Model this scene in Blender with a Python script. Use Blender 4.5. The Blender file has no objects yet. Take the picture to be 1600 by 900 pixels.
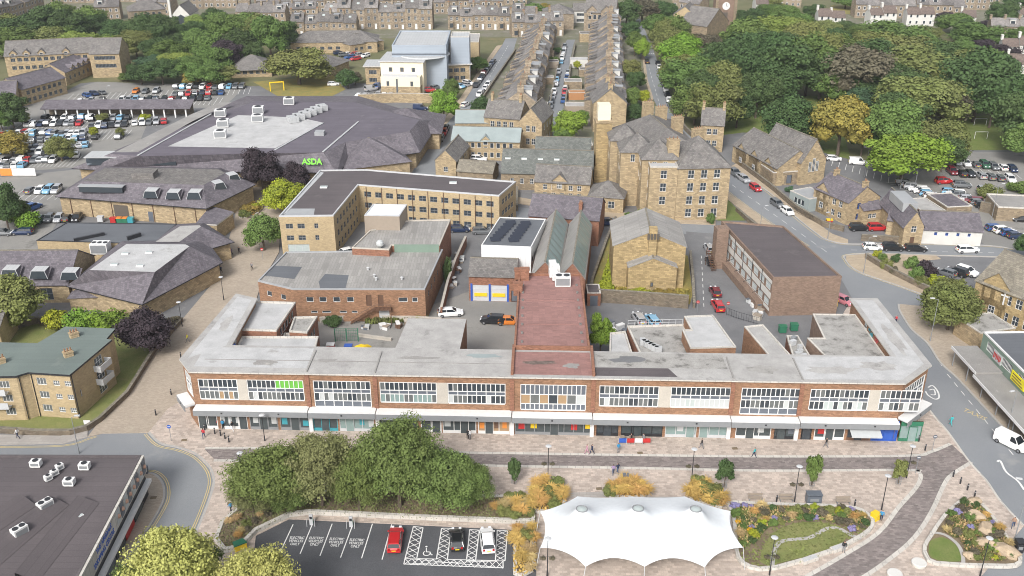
import bpy, bmesh, math, random
from mathutils import Vector, Matrix, geometry
R = math.radians
random.seed(7)
sc = bpy.context.scene
COL = sc.collection
# ---------------------------------------------------------------- camera
cam_d = bpy.data.cameras.new('camera'); cam = bpy.data.objects.new('camera', cam_d); COL.objects.link(cam)
cam.location = (0, 0, 80.0); cam.rotation_euler = (R(90 - 25.0), 0, 0)
cam_d.sensor_width = 36.0; cam_d.lens = 1530.0 / 1600.0 * 36.0
cam_d.clip_start = 1.0; cam_d.clip_end = 6000.0
sc.camera = cam
# ---------------------------------------------------------------- sky, sun, exposure (bright overcast)
SUN_EL, SUN_AZ = R(40), R(200)          # azimuth clockwise from +Y: behind the camera, a little to its left
w = bpy.data.worlds.new('World'); sc.world = w; w.use_nodes = True
wn = w.node_tree; wn.nodes.clear()
sky = wn.nodes.new('ShaderNodeTexSky'); sky.sky_type = 'NISHITA'; sky.sun_disc = False
sky.sun_elevation = SUN_EL; sky.sun_rotation = SUN_AZ; sky.dust_density = 4.0; sky.air_density = 1.0; sky.ozone_density = 1.0
hs = wn.nodes.new('ShaderNodeHueSaturation'); hs.inputs['Saturation'].default_value = 0.30
bg = wn.nodes.new('ShaderNodeBackground'); bg.inputs['Strength'].default_value = 0.105
wo = wn.nodes.new('ShaderNodeOutputWorld')
wn.links.new(sky.outputs[0], hs.inputs['Color']); wn.links.new(hs.outputs[0], bg.inputs['Color']); wn.links.new(bg.outputs[0], wo.inputs['Surface'])
sun_d = bpy.data.lights.new('sun', 'SUN'); sun = bpy.data.objects.new('sun', sun_d); COL.objects.link(sun)
sun_d.energy = 1.5; sun_d.angle = R(16); sun_d.color = (1.0, 0.975, 0.94)
sdir = Vector((math.sin(SUN_AZ) * math.cos(SUN_EL), math.cos(SUN_AZ) * math.cos(SUN_EL), math.sin(SUN_EL)))
sun.rotation_euler = sdir.to_track_quat('Z', 'Y').to_euler()
sc.view_settings.view_transform = 'Standard'; sc.view_settings.look = 'None'
sc.view_settings.gamma = 1.0; sc.view_settings.use_curve_mapping = False
sc.view_settings.exposure = 0.92
sc.cycles.max_bounces = 5; sc.cycles.diffuse_bounces = 3; sc.cycles.glossy_bounces = 2; sc.cycles.transmission_bounces = 2
sc.cycles.transparent_max_bounces = 4; sc.cycles.volume_bounces = 0; sc.cycles.caustics_reflective = False; sc.cycles.caustics_refractive = False
sc.cycles.filter_width = 1.0
try: sc.cycles.use_denoising = True
except Exception: pass

# ---------------------------------------------------------------- materials
MATS = {}
def mk(name, c1, c2=None, s=0.6, rough=0.85, pat=None, pw=0.6, ph=0.25, mort=0.6, var=0.25, stain=None, ss=0.15, st=0.6, sw=0.08, fine=0.15, bump=0.0, orand=0.0, spec=0.3, metal=0.0, squash=0.5, stretch=None, hue=0.0):
 m = bpy.data.materials.new(name); m.use_nodes = True; nt = m.node_tree; N = nt.nodes; L = nt.links
 b = N['Principled BSDF']; b.inputs['Roughness'].default_value = rough; b.inputs['Metallic'].default_value = metal
 b.inputs['Specular IOR Level'].default_value = spec
 tc = N.new('ShaderNodeTexCoord')
 if c2 is None: c2 = tuple(x * 0.78 for x in c1)
 def noise(sc_, det=5, src='Object', rgh=0.6):
  n = N.new('ShaderNodeTexNoise'); n.inputs['Scale'].default_value = sc_; n.inputs['Detail'].default_value = det; n.inputs['Roughness'].default_value = rgh
  if stretch:
   mp = N.new('ShaderNodeMapping'); mp.inputs['Scale'].default_value = stretch; L.new(tc.outputs[src], mp.inputs[0]); L.new(mp.outputs[0], n.inputs['Vector'])
  else: L.new(tc.outputs[src], n.inputs['Vector'])
  return n.outputs['Fac']
 def ramp(fac, a, b_):
  r = N.new('ShaderNodeMapRange'); r.inputs['From Min'].default_value = a; r.inputs['From Max'].default_value = b_; r.clamp = True
  L.new(fac, r.inputs['Value']); return r.outputs[0]
 def mix(fac, a, b_, mode='MIX'):
  x = N.new('ShaderNodeMix'); x.data_type = 'RGBA'; x.blend_type = mode
  for sock, val in ((x.inputs[0], fac), (x.inputs[6], a), (x.inputs[7], b_)):
   if isinstance(val, (int, float)): sock.default_value = val
   elif isinstance(val, tuple): sock.default_value = (*val, 1)
   else: L.new(val, sock)
  return x.outputs[2]
 col = mix(ramp(noise(s), 0.32, 0.68), c1, c2)
 h = None
 if pat:
  br = N.new('ShaderNodeTexBrick'); br.inputs['Scale'].default_value = 1.0
  br.inputs['Brick Width'].default_value = pw; br.inputs['Row Height'].default_value = ph
  br.inputs['Mortar Size'].default_value = min(pw, ph) * 0.06; br.inputs['Mortar Smooth'].default_value = 0.2
  br.inputs['Color1'].default_value = (1, 1, 1, 1); br.inputs['Color2'].default_value = (1 - var,) * 3 + (1,)
  br.inputs['Mortar'].default_value = (mort,) * 3 + (1,); br.inputs['Bias'].default_value = 0.0
  br.offset = squash
  L.new(tc.outputs['UV'], br.inputs['Vector'])
  col = mix(1.0, col, br.outputs['Color'], 'MULTIPLY'); h = br.outputs['Fac']
 if fine:
  f = ramp(noise(9.0, 3), 0.25, 0.75)
  g = N.new('ShaderNodeMapRange'); g.inputs['To Min'].default_value = 1 - fine; g.inputs['To Max'].default_value = 1 + fine; L.new(f, g.inputs['Value'])
  cb = N.new('ShaderNodeCombineColor'); [L.new(g.outputs[0], cb.inputs[i]) for i in range(3)]
  col = mix(1.0, col, cb.outputs[0], 'MULTIPLY')
 if stain is not None:
  col = mix(ramp(noise(ss, 7, rgh=0.68), st, st + sw), col, stain)
 if orand:
  oi = N.new('ShaderNodeObjectInfo')
  hsn = N.new('ShaderNodeHueSaturation')
  a = N.new('ShaderNodeMapRange'); a.inputs['To Min'].default_value = 1 - orand; a.inputs['To Max'].default_value = 1 + orand; L.new(oi.outputs['Random'], a.inputs['Value'])
  L.new(a.outputs[0], hsn.inputs['Value'])
  if hue:
   ml = N.new('ShaderNodeMath'); ml.operation = 'MULTIPLY'; ml.inputs[1].default_value = 7.31; L.new(oi.outputs['Random'], ml.inputs[0])
   fr = N.new('ShaderNodeMath'); fr.operation = 'FRACT'; L.new(ml.outputs[0], fr.inputs[0])
   hh = N.new('ShaderNodeMapRange'); hh.inputs['To Min'].default_value = 0.5 - hue; hh.inputs['To Max'].default_value = 0.5 + hue; L.new(fr.outputs[0], hh.inputs['Value'])
   L.new(hh.outputs[0], hsn.inputs['Hue'])
  L.new(col, hsn.inputs['Color']); col = hsn.outputs[0]
 L.new(col, b.inputs['Base Color'])
 if bump:
  bp = N.new('ShaderNodeBump'); bp.inputs['Strength'].default_value = 0.6; bp.inputs['Distance'].default_value = bump
  if h is not None:
   inv = N.new('ShaderNodeMath'); inv.operation = 'SUBTRACT'; inv.inputs[0].default_value = 1.0; L.new(h, inv.inputs[1]); L.new(inv.outputs[0], bp.inputs['Height'])
  else: L.new(noise(3.0, 6), bp.inputs['Height'])
  L.new(bp.outputs[0], b.inputs['Normal'])
 MATS[name] = m
 return m
def paint(name, c, rough=0.35, coat=0.0, metal=0.0, spec=0.5):
 m = bpy.data.materials.new(name); m.use_nodes = True; nt = m.node_tree; b = nt.nodes['Principled BSDF']
 n = nt.nodes.new('ShaderNodeTexNoise'); n.inputs['Scale'].default_value = 1.7; n.inputs['Detail'].default_value = 4
 tc = nt.nodes.new('ShaderNodeTexCoord'); nt.links.new(tc.outputs['Object'], n.inputs['Vector'])
 x = nt.nodes.new('ShaderNodeMix'); x.data_type = 'RGBA'; nt.links.new(n.outputs['Fac'], x.inputs[0])
 x.inputs[6].default_value = (*[v * 0.9 for v in c], 1); x.inputs[7].default_value = (*[min(1, v * 1.08) for v in c], 1)
 nt.links.new(x.outputs[2], b.inputs['Base Color'])
 b.inputs['Roughness'].default_value = rough; b.inputs['Coat Weight'].default_value = coat; b.inputs['Metallic'].default_value = metal
 b.inputs['Specular IOR Level'].default_value = spec
 MATS[name] = m; return m
M = MATS
# ground and paving
mk('grass', (.115, .125, .055), (.17, .16, .09), s=0.12, fine=0.3, stain=(0.26, 0.20, 0.11), ss=0.05, st=0.58, sw=0.15)
mk('lawn', (0.15, 0.18, 0.055), (0.22, 0.22, 0.085), s=0.35, fine=0.3, stain=(0.27, 0.23, 0.12), ss=0.2, st=0.6, sw=0.15)
mk('lawn_bright', (.12, .17, .04), (.17, .19, .065), s=0.5, fine=0.3)
mk('dry_grass', (0.30, 0.23, 0.07), (0.20, 0.20, 0.07), s=0.4, fine=0.35)
mk('soil', (0.14, 0.11, 0.075), (0.22, 0.17, 0.11), s=0.5, fine=0.35)
mk('asphalt', (.15, .152, .158), (.195, .195, .2), s=0.2, fine=0.18, stain=(0.26, 0.255, 0.25), ss=0.25, st=0.6, sw=0.12)
mk('asphalt_road', (0.20, 0.212, 0.228), (0.245, 0.255, 0.265), s=0.06, fine=0.10, stain=(0.30, 0.30, 0.295), ss=0.11, st=0.6, sw=0.14)
mk('asphalt_dark', (.075, .078, .085), (.10, .102, .11), s=0.15, fine=0.2, stain=(0.16, 0.155, 0.15), ss=0.2, st=0.66, sw=0.1)
mk('yard', (0.22, 0.215, 0.205), (0.28, 0.27, 0.25), s=0.12, fine=0.15, stain=(0.16, 0.155, 0.145), ss=0.12, st=0.56, sw=0.1)
mk('yard_earth', (.20, .185, .155), (.14, .15, .085), s=.15, fine=.3, stain=(.27, .25, .22), ss=.2, st=.55, sw=.1)
mk('slab_pink', (.60, .505, .435), (.49, .415, .36), s=0.25, pat=1, pw=0.6, ph=0.42, mort=0.75, var=0.34, fine=0.14, stain=(.40, .335, .29), ss=0.3, st=0.58, sw=0.2, bump=0.004)
mk('setts', (.30, .255, .24), (.24, .21, .2), s=0.3, pat=1, pw=0.6, ph=0.3, mort=0.7, var=0.4, fine=0.18, bump=0.005)
mk('brick_paving', (.45, .38, .305), (.385, .325, .26), s=0.15, pat=1, pw=0.45, ph=0.22, mort=0.8, var=0.18, fine=0.14, stain=(0.45, 0.39, 0.31), ss=0.15, st=0.56, sw=0.2)
mk('pavement_tan', (.47, .385, .28), (.41, .335, .25), s=0.25, pat=1, pw=0.9, ph=0.6, mort=0.8, var=0.15, fine=0.1)
mk('pavement_grey', (0.36, 0.335, 0.31), (0.42, 0.39, 0.36), s=0.25, pat=1, pw=0.9, ph=0.6, mort=0.8, var=0.15, fine=0.1)
mk('kerb_pale', (.60, .57, .52), (.50, .475, .435), s=0.5, pat=1, pw=1.1, ph=3.0, mort=0.7, var=0.12, fine=0.1)
mk('kerb_grey', (0.42, 0.40, 0.375), (0.36, 0.345, 0.33), s=0.5, fine=0.15)
mk('line_white', (0.72, 0.72, 0.70), (0.6, 0.6, 0.59), s=1.2, fine=0.15, stain=(0.4, 0.4, 0.4), ss=1.2, st=0.66, sw=0.1)
mk('line_yellow', (0.62, 0.48, 0.20), (0.5, 0.42, 0.25), s=0.9, fine=0.15)
# walls
ST = dict(pat=1, pw=0.7, ph=0.3, mort=0.55, var=0.4, bump=0.015)
mk('stone_buff', (.52, .405, .25), (.41, .32, .205), s=0.5, stain=(0.30, 0.24, 0.17), ss=0.35, st=0.63, sw=0.18, **ST, fine=0.2)
mk('stone_gold', (.52, .39, .205), (.41, .31, .165), s=0.35, stain=(0.33, 0.26, 0.17), ss=0.25, st=0.64, sw=0.2, **ST, fine=0.2)
mk('stone_old', (.37, .29, .195), (.28, .225, .16), s=0.5, stain=(0.19, 0.155, 0.12), ss=0.35, st=0.6, sw=0.2, **ST, fine=0.2)
mk('stone_far', (.40, .325, .235), (.30, .245, .185), s=0.5, orand=0.16, stain=(0.22, 0.18, 0.14), ss=0.35, st=0.6, sw=0.2, **ST, fine=0.2)
mk('stone_wall', (0.27, 0.22, 0.16), (0.19, 0.16, 0.125), s=0.7, pat=1, pw=0.5, ph=0.22, mort=0.5, var=0.4, fine=0.2, bump=0.015)
mk('brick_red', (.345, .17, .11), (.27, .135, .09), s=0.5, pat=1, pw=0.45, ph=0.15, mort=0.8, var=0.38, fine=0.22, stain=(0.26, 0.16, 0.115), ss=0.4, st=0.62, sw=0.16, bump=0.006)
mk('brick_orange', (.37, .215, .13), (.28, .16, .10), s=0.5, pat=1, pw=0.45, ph=0.15, mort=0.85, var=0.38, fine=0.22, stain=(0.29, 0.17, 0.115), ss=0.5, st=0.62, sw=0.18, bump=0.006)
mk('brick_brown', (.29, .205, .155), (.235, .165, .128), s=0.5, pat=1, pw=0.45, ph=0.15, mort=0.85, var=0.32, fine=0.2, bump=0.006)
mk('brick_buff', (.50, .39, .235), (.42, .33, .205), s=0.5, pat=1, pw=0.45, ph=0.15, mort=0.85, var=0.22, fine=0.18, stain=(0.36, 0.27, 0.175), ss=0.3, st=0.62, sw=0.2, bump=0.006)
mk('render_white', (.62, .61, .58), (.55, .54, .51), s=0.4, fine=0.05, stain=(0.52, 0.49, 0.44), ss=0.35, st=0.66, sw=0.2)
mk('render_cream', (0.80, 0.72, 0.55), (0.74, 0.67, 0.52), s=0.3, fine=0.04, stain=(0.6, 0.54, 0.42), ss=0.3, st=0.7, sw=0.2)
mk('concrete', (0.50, 0.46, 0.40), (0.42, 0.39, 0.345), s=0.5, fine=0.12, stain=(0.32, 0.30, 0.27), ss=0.5, st=0.62, sw=0.2)
mk('clad_blue', (.36, .405, .46), (.33, .375, .43), s=0.2, pat=1, pw=40.0, ph=0.5, mort=0.85, var=0.03, fine=0.03, rough=0.5)
mk('clad_white', (0.72, 0.73, 0.73), (0.66, 0.67, 0.68), s=0.2, pat=1, pw=1.0, ph=40.0, mort=0.85, var=0.04, fine=0.04, rough=0.5)
mk('clad_green', (0.20, 0.27, 0.22), (0.17, 0.23, 0.19), s=0.3, fine=0.06)
# roofs
SL = dict(pat=1, pw=0.5, ph=0.42, mort=0.55, var=0.38, fine=0.22, bump=0.018)
mk('slate_grey', (.25, .235, .22), (.18, .17, .165), s=0.45, stain=(0.30, 0.285, 0.255), ss=0.35, st=0.6, sw=0.2, **SL)
mk('slate_far', (.27, .25, .235), (.185, .175, .17), s=0.4, orand=0.3, stain=(0.35, 0.32, 0.285), ss=0.3, st=0.58, sw=0.2, **SL)
mk('slate_purple', (.205, .186, .207), (.148, .134, .152), s=0.3, stain=(0.27, 0.25, 0.245), ss=0.25, st=0.62, sw=0.2, stretch=None, **SL)
mk('slate_green', (0.20, 0.21, 0.195), (0.15, 0.16, 0.15), s=0.4, stain=(0.27, 0.265, 0.23), ss=0.35, st=0.62, sw=0.2, **SL)
mk('stone_tile', (0.30, 0.27, 0.215), (0.225, 0.205, 0.17), s=0.5, pat=1, pw=0.6, ph=0.45, mort=0.55, var=0.35, fine=0.18, bump=0.02)
mk('tile_brown', (0.22, 0.17, 0.145), (0.17, 0.135, 0.12), s=0.4, **SL)
mk('felt_pale', (.42, .41, .395), (.32, .31, .30), s=0.45, fine=0.2, stain=(.21, .205, .195), ss=0.3, st=0.58, sw=0.14)
mk('felt_white', (.49, .49, .49), (.385, .385, .385), s=0.4, fine=0.18, stain=(.27, .26, .245), ss=0.33, st=0.6, sw=0.13)
mk('felt_dirty', (.38, .37, .35), (.27, .26, .245), s=0.5, fine=0.24, stain=(.13, .125, .115), ss=0.5, st=0.55, sw=0.12)
mk('felt_grey', (.31, .30, .285), (.24, .23, .22), s=0.2, fine=0.2, stain=(0.42, 0.40, 0.375), ss=0.35, st=0.6, sw=0.1)
mk('felt_dark', (0.125, 0.108, 0.112), (0.098, 0.086, 0.09), s=0.12, fine=0.14, pat=1, pw=60.0, ph=1.0, mort=0.86, var=0.08, stain=(0.17, 0.15, 0.15), ss=0.12, st=0.6, sw=0.15)
mk('felt_purple', (.155, .14, .165), (.12, .108, .13), s=.2, fine=.18, pat=1, pw=60.0, ph=1.2, mort=.8, var=.12, stain=(.21, .195, .21), ss=.2, st=.6, sw=.2)
mk('felt_slatey', (0.14, 0.15, 0.165), (0.115, 0.122, 0.135), s=0.12, fine=0.12, pat=1, pw=60.0, ph=1.0, mort=0.88, var=0.06)
mk('felt_green', (0.165, 0.20, 0.185), (0.135, 0.165, 0.155), s=0.12, fine=0.10, pat=1, pw=60.0, ph=1.0, mort=0.9, var=0.06, stain=(0.22, 0.245, 0.225), ss=0.12, st=0.6, sw=0.15)
mk('corrugated', (.37, .355, .335), (.285, .275, .26), s=0.15, pat=1, pw=0.55, ph=3.0, mort=0.72, var=0.22, fine=0.2, stain=(0.27, 0.265, 0.26), ss=0.3, st=0.6, sw=0.12, squash=0.0)
mk('red_sheet', (.35, .195, .175), (.275, .155, .14), s=0.35, pat=1, pw=1.0, ph=0.5, mort=0.84, var=0.2, fine=0.2, stain=(0.25, 0.145, 0.125), ss=0.3, st=0.58, sw=0.15, squash=0.0)
mk('lead', (0.36, 0.37, 0.38), (0.30, 0.31, 0.32), s=0.3, fine=0.06, rough=0.6)
mk('metal_pale', (.47, .48, .485), (.42, .43, .435), s=0.3, fine=0.04, rough=0.5, pat=1, pw=1.0, ph=60.0, mort=0.85, var=0.03)
mk('patina', (.30, .345, .345), (.25, .29, .29), s=0.3, fine=0.06)
# small stuff
paint('white_paint', (0.70, 0.70, 0.69), 0.5)
paint('black_paint', (0.025, 0.026, 0.03), 0.45)
paint('grey_paint', (0.23, 0.24, 0.25), 0.5)
paint('grey_light', (0.50, 0.51, 0.52), 0.5)
paint('panel_slate', (0.115, 0.13, 0.155), 0.4)
paint('panel_green', (0.14, 0.42, 0.06), 0.5)
paint('blue_paint', (0.03, 0.10, 0.42), 0.45)
paint('teal_paint', (0.05, 0.30, 0.36), 0.45)
paint('green_paint', (0.03, 0.16, 0.09), 0.45)
paint('red_paint', (0.45, 0.03, 0.03), 0.4)
paint('yellow_paint', (0.75, 0.52, 0.02), 0.45)
paint('orange_paint', (0.70, 0.25, 0.05), 0.45)
paint('fence_orange', (.40, .20, .09), 0.7)
paint('purple_paint', (0.16, 0.04, 0.20), 0.45)
paint('brown_paint', (0.13, 0.075, 0.05), 0.5)
paint('lime_sign', (0.16, 0.62, 0.02), 0.4)
paint('yellow_sign', (0.80, 0.72, 0.02), 0.4)
paint('wood', (0.30, 0.25, 0.20), 0.7)
paint('interior', (0.10, 0.085, 0.07), 0.8)
paint('interior_warm', (0.34, 0.23, 0.13), 0.8)
paint('blind', (0.46, 0.48, 0.48), 0.7)
paint('rubber', (0.02, 0.02, 0.022), 0.7)
paint('chrome', (0.45, 0.46, 0.48), 0.3, metal=0.8)
paint('lamp_red', (0.35, 0.01, 0.01), 0.25)
paint('lamp_clear', (0.75, 0.77, 0.8), 0.15)
paint('plate_yellow', (0.75, 0.55, 0.03), 0.4)
paint('bark', (0.11, 0.085, 0.065), 0.9)
paint('fabric_white', (0.70, 0.73, 0.75), 0.6)
paint('skin', (0.50, 0.30, 0.22), 0.6)
paint('hair', (0.05, 0.035, 0.025), 0.7)
paint('shoe', (0.03, 0.03, 0.03), 0.6)
def glassmat(name, c, rough=0.08):
 m = paint(name, c, rough, spec=0.6); return m
glassmat('glass', (0.045, 0.055, 0.065)); glassmat('glass_mid', (0.13, 0.14, 0.14), 0.12); glassmat('glass_shop', (0.06, 0.075, 0.08), 0.1)
glassmat('glass_car', (0.02, 0.025, 0.03), 0.06); glassmat('solar', (0.03, 0.035, 0.05), 0.12); glassmat('glass_pale', (0.42, 0.47, 0.46), 0.12); glassmat('glass_green', (0.22, 0.30, 0.29), 0.15)

# ---------------------------------------------------------------- mesh helpers
def area2(p): return sum(p[i][0] * p[(i + 1) % len(p)][1] - p[(i + 1) % len(p)][0] * p[i][1] for i in range(len(p)))
def ccw(p): return list(p) if area2(p) > 0 else list(p)[::-1]
class MB:
 def __init__(s): s.v = []; s.f = []; s.m = []
 def face(s, pts, mi=0):
  i = len(s.v); s.v += [tuple(p) for p in pts]; s.f.append(tuple(range(i, i + len(pts)))); s.m.append(mi); return s
 def box(s, x0, y0, z0, x1, y1, z1, mi=0, bottom=True):
  p = [(x0, y0), (x1, y0), (x1, y1), (x0, y1)]; return s.prism(p, z0, z1, mi, bottom=bottom)
 def prism(s, poly, z0, z1, mi=0, top=None, bottom=False):
  p = ccw(poly); n = len(p)
  for i in range(n):
   a, b = p[i], p[(i + 1) % n]; s.face([(a[0], a[1], z0), (b[0], b[1], z0), (b[0], b[1], z1), (a[0], a[1], z1)], mi)
  s.face([(a[0], a[1], z1) for a in p], mi if top is None else top)
  if bottom: s.face([(a[0], a[1], z0) for a in p[::-1]], mi)
  return s
 def obox(s, c, ang, lx, ly, z0, z1, mi=0):
  ca, sa = math.cos(ang), math.sin(ang)
  p = [(c[0] + x * ca - y * sa, c[1] + x * sa + y * ca) for x, y in ((-lx / 2, -ly / 2), (lx / 2, -ly / 2), (lx / 2, ly / 2), (-lx / 2, ly / 2))]
  return s.prism(p, z0, z1, mi, bottom=True)
 def cyl(s, x, y, z0, z1, r0, r1=None, n=8, mi=0, cap=True):
  r1 = r0 if r1 is None else r1
  a = [(math.cos(2 * math.pi * i / n), math.sin(2 * math.pi * i / n)) for i in range(n)]
  for i in range(n):
   j = (i + 1) % n
   s.face([(x + r0 * a[i][0], y + r0 * a[i][1], z0), (x + r0 * a[j][0], y + r0 * a[j][1], z0), (x + r1 * a[j][0], y + r1 * a[j][1], z1), (x + r1 * a[i][0], y + r1 * a[i][1], z1)], mi)
  if cap: s.face([(x + r1 * q[0], y + r1 * q[1], z1) for q in a], mi)
  return s
 def tube(s, a, b, r0, r1=None, n=6, mi=0):
  r1 = r0 if r1 is None else r1; a = Vector(a); b = Vector(b); d = (b - a)
  if d.length < 1e-6: return s
  d.normalize(); u = d.orthogonal().normalized(); w_ = d.cross(u)
  A = [a + (u * math.cos(2 * math.pi * i / n) + w_ * math.sin(2 * math.pi * i / n)) * r0 for i in range(n)]
  B_ = [b + (u * math.cos(2 * math.pi * i / n) + w_ * math.sin(2 * math.pi * i / n)) * r1 for i in range(n)]
  for i in range(n): j = (i + 1) % n; s.face([A[i], A[j], B_[j], B_[i]], mi)
  s.face(B_, mi); s.face(A[::-1], mi); return s
 def ball(s, c, r, n=8, k=5, mi=0, sz=1.0):
  for i in range(k):
   t0, t1 = math.pi * i / k, math.pi * (i + 1) / k
   for j in range(n):
    p0, p1 = 2 * math.pi * j / n, 2 * math.pi * (j + 1) / n
    q = lambda t, p: (c[0] + r * math.sin(t) * math.cos(p), c[1] + r * math.sin(t) * math.sin(p), c[2] + r * sz * math.cos(t))
    s.face([q(t0, p0), q(t1, p0), q(t1, p1), q(t0, p1)] if 0 < i < k - 1 else ([q(t0, p0), q(t1, p0), q(t1, p1)] if i == 0 else [q(t0, p0), q(t1, p0), q(t0, p1)]), mi)
  return s
 def mesh(s, name, mats, smooth=False, uv=True):
  me = bpy.data.meshes.new(name); me.from_pydata(s.v, [], s.f)
  for m in (mats if isinstance(mats, (list, tuple)) else [mats]): me.materials.append(M[m] if isinstance(m, str) else m)
  if any(s.m): me.polygons.foreach_set('material_index', s.m)
  if smooth:
   bm = bmesh.new(); bm.from_mesh(me); bmesh.ops.remove_doubles(bm, verts=bm.verts, dist=1e-4); bm.to_mesh(me); bm.free()
   me.polygons.foreach_set('use_smooth', [True] * len(me.polygons))
  elif uv:
   l = me.uv_layers.new(name='uv'); out = []
   for f in s.f:
    a, b, c_ = (Vector(s.v[f[0]]), Vector(s.v[f[1]]), Vector(s.v[f[2]]))
    n = (b - a).cross(c_ - a)
    if n.length < 1e-9 and len(f) > 3: n = (c_ - a).cross(Vector(s.v[f[3]]) - a)
    if n.length < 1e-9: n = Vector((0, 0, 1))
    n.normalize()
    if abs(n.z) > 0.995: t = Vector((1, 0, 0)); b2 = Vector((0, 1, 0))
    else: t = Vector((-n.y, n.x, 0)).normalized(); b2 = n.cross(t)
    for i in f:
     p = s.v[i]; out += [p[0] * t.x + p[1] * t.y, p[0] * b2.x + p[1] * b2.y + p[2] * b2.z]
   l.data.foreach_set('uv', out)
  me.update(); return me
 def build(s, name, mats, parent=None, smooth=False, loc=None, rz=0.0):
  o = bpy.data.objects.new(name, s.mesh(name, mats, smooth)); COL.objects.link(o)
  if parent is not None: o.parent = parent
  if loc: o.location = loc
  if rz: o.rotation_euler = (0, 0, rz)
  return o
def tag(o, label=None, cat=None, group=None, kind=None):
 if label: o['label'] = label
 if cat: o['category'] = cat
 if group: o['group'] = group
 if kind: o['kind'] = kind
 return o
def thing(name, label, cat, loc=(0, 0, 0), rz=0.0, group=None):
 o = bpy.data.objects.new(name, None); COL.objects.link(o); o.empty_display_size = 0.5
 o.location = loc if len(loc) == 3 else (loc[0], loc[1], 0); o.rotation_euler = (0, 0, rz)
 return tag(o, label, cat, group)
KIDS = {}
def copy_tree(o, parent=None):
 c = o.copy(); COL.objects.link(c)
 if parent is not None: c.parent = parent
 for ch in list(o.children): copy_tree(ch, c)
 return c
def place(name, me, parent, loc=(0, 0, 0), rz=0.0):
 o = bpy.data.objects.new(name, me); COL.objects.link(o); o.parent = parent; o.location = loc; o.rotation_euler = (0, 0, rz); return o
def ribbon(pts, w, z, name, mat, parent=None, h=0.0, off=0.0, mb=None, mi=0, closed=False):
 """a strip of width w that follows pts (offset sideways by off), flat or with height h"""
 n = len(pts); P = [Vector(p[:2]) for p in pts]; Lft = []; Rgt = []
 for i in range(n):
  a = P[i - 1] if (i > 0 or closed) else P[i]; b = P[(i + 1) % n] if (i < n - 1 or closed) else P[i]
  d1 = (P[i] - a); d2 = (b - P[i])
  d1 = d1.normalized() if d1.length > 1e-6 else d2.normalized(); d2 = d2.normalized() if d2.length > 1e-6 else d1
  nn = Vector((-(d1 + d2).y, (d1 + d2).x))
  nn = nn.normalized() if nn.length > 1e-6 else Vector((-d1.y, d1.x))
  k = 1.0 / max(0.5, nn.dot(Vector((-d1.y, d1.x))))
  Lft.append(P[i] + nn * (off + w / 2) * k); Rgt.append(P[i] + nn * (off - w / 2) * k)
 own = mb is None; mb = mb or MB()
 for i in range(n if closed else n - 1):
  j = (i + 1) % n; a, b, c_, d = Rgt[i], Rgt[j], Lft[j], Lft[i]
  mb.face([(*a, z + h), (*b, z + h), (*c_, z + h), (*d, z + h)], mi)
  if h:
   mb.face([(*a, z), (*b, z), (*b, z + h), (*a, z + h)], mi); mb.face([(*c_, z), (*d, z), (*d, z + h), (*c_, z + h)], mi)
 if h and not closed:
  mb.face([(*Lft[0], z), (*Rgt[0], z), (*Rgt[0], z + h), (*Lft[0], z + h)], mi); mb.face([(*Rgt[-1], z), (*Lft[-1], z), (*Lft[-1], z + h), (*Rgt[-1], z + h)], mi)
 return mb.build(name, mat, parent) if own else mb
def smoothline(pts, k=4):
 """Catmull-Rom through pts"""
 out = []; n = len(pts)
 for i in range(n - 1):
  p0, p1, p2, p3 = (Vector(pts[max(0, i - 1)]), Vector(pts[i]), Vector(pts[i + 1]), Vector(pts[min(n - 1, i + 2)]))
  for j in range(k):
   t = j / k
   q = 0.5 * ((2 * p1) + (-p0 + p2) * t + (2 * p0 - 5 * p1 + 4 * p2 - p3) * t * t + (-p0 + 3 * p1 - 3 * p2 + p3) * t ** 3)
   out.append((q.x, q.y))
 out.append(tuple(pts[-1][:2])); return out
def sheet(name, poly, z, mat, kind='structure', h=0.0, parent=None, label=None, cat=None):
 mb = MB()
 if h: mb.prism(poly, z - h, z, 0)
 else: mb.face([(p[0], p[1], z) for p in ccw(poly)])
 o = mb.build(name, mat, parent)
 if parent is None: tag(o, label, cat, None, kind)
 return o
ORD = ['first', 'second', 'third', 'fourth', 'fifth', 'sixth', 'seventh', 'eighth', 'ninth', 'tenth', 'eleventh', 'twelfth', 'thirteenth', 'fourteenth', 'fifteenth', 'sixteenth', 'seventeenth', 'eighteenth', 'nineteenth', 'twentieth', 'twenty-first', 'twenty-second', 'twenty-third', 'twenty-fourth', 'twenty-fifth', 'twenty-sixth', 'twenty-seventh', 'twenty-eighth', 'twenty-ninth', 'thirtieth']

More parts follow.
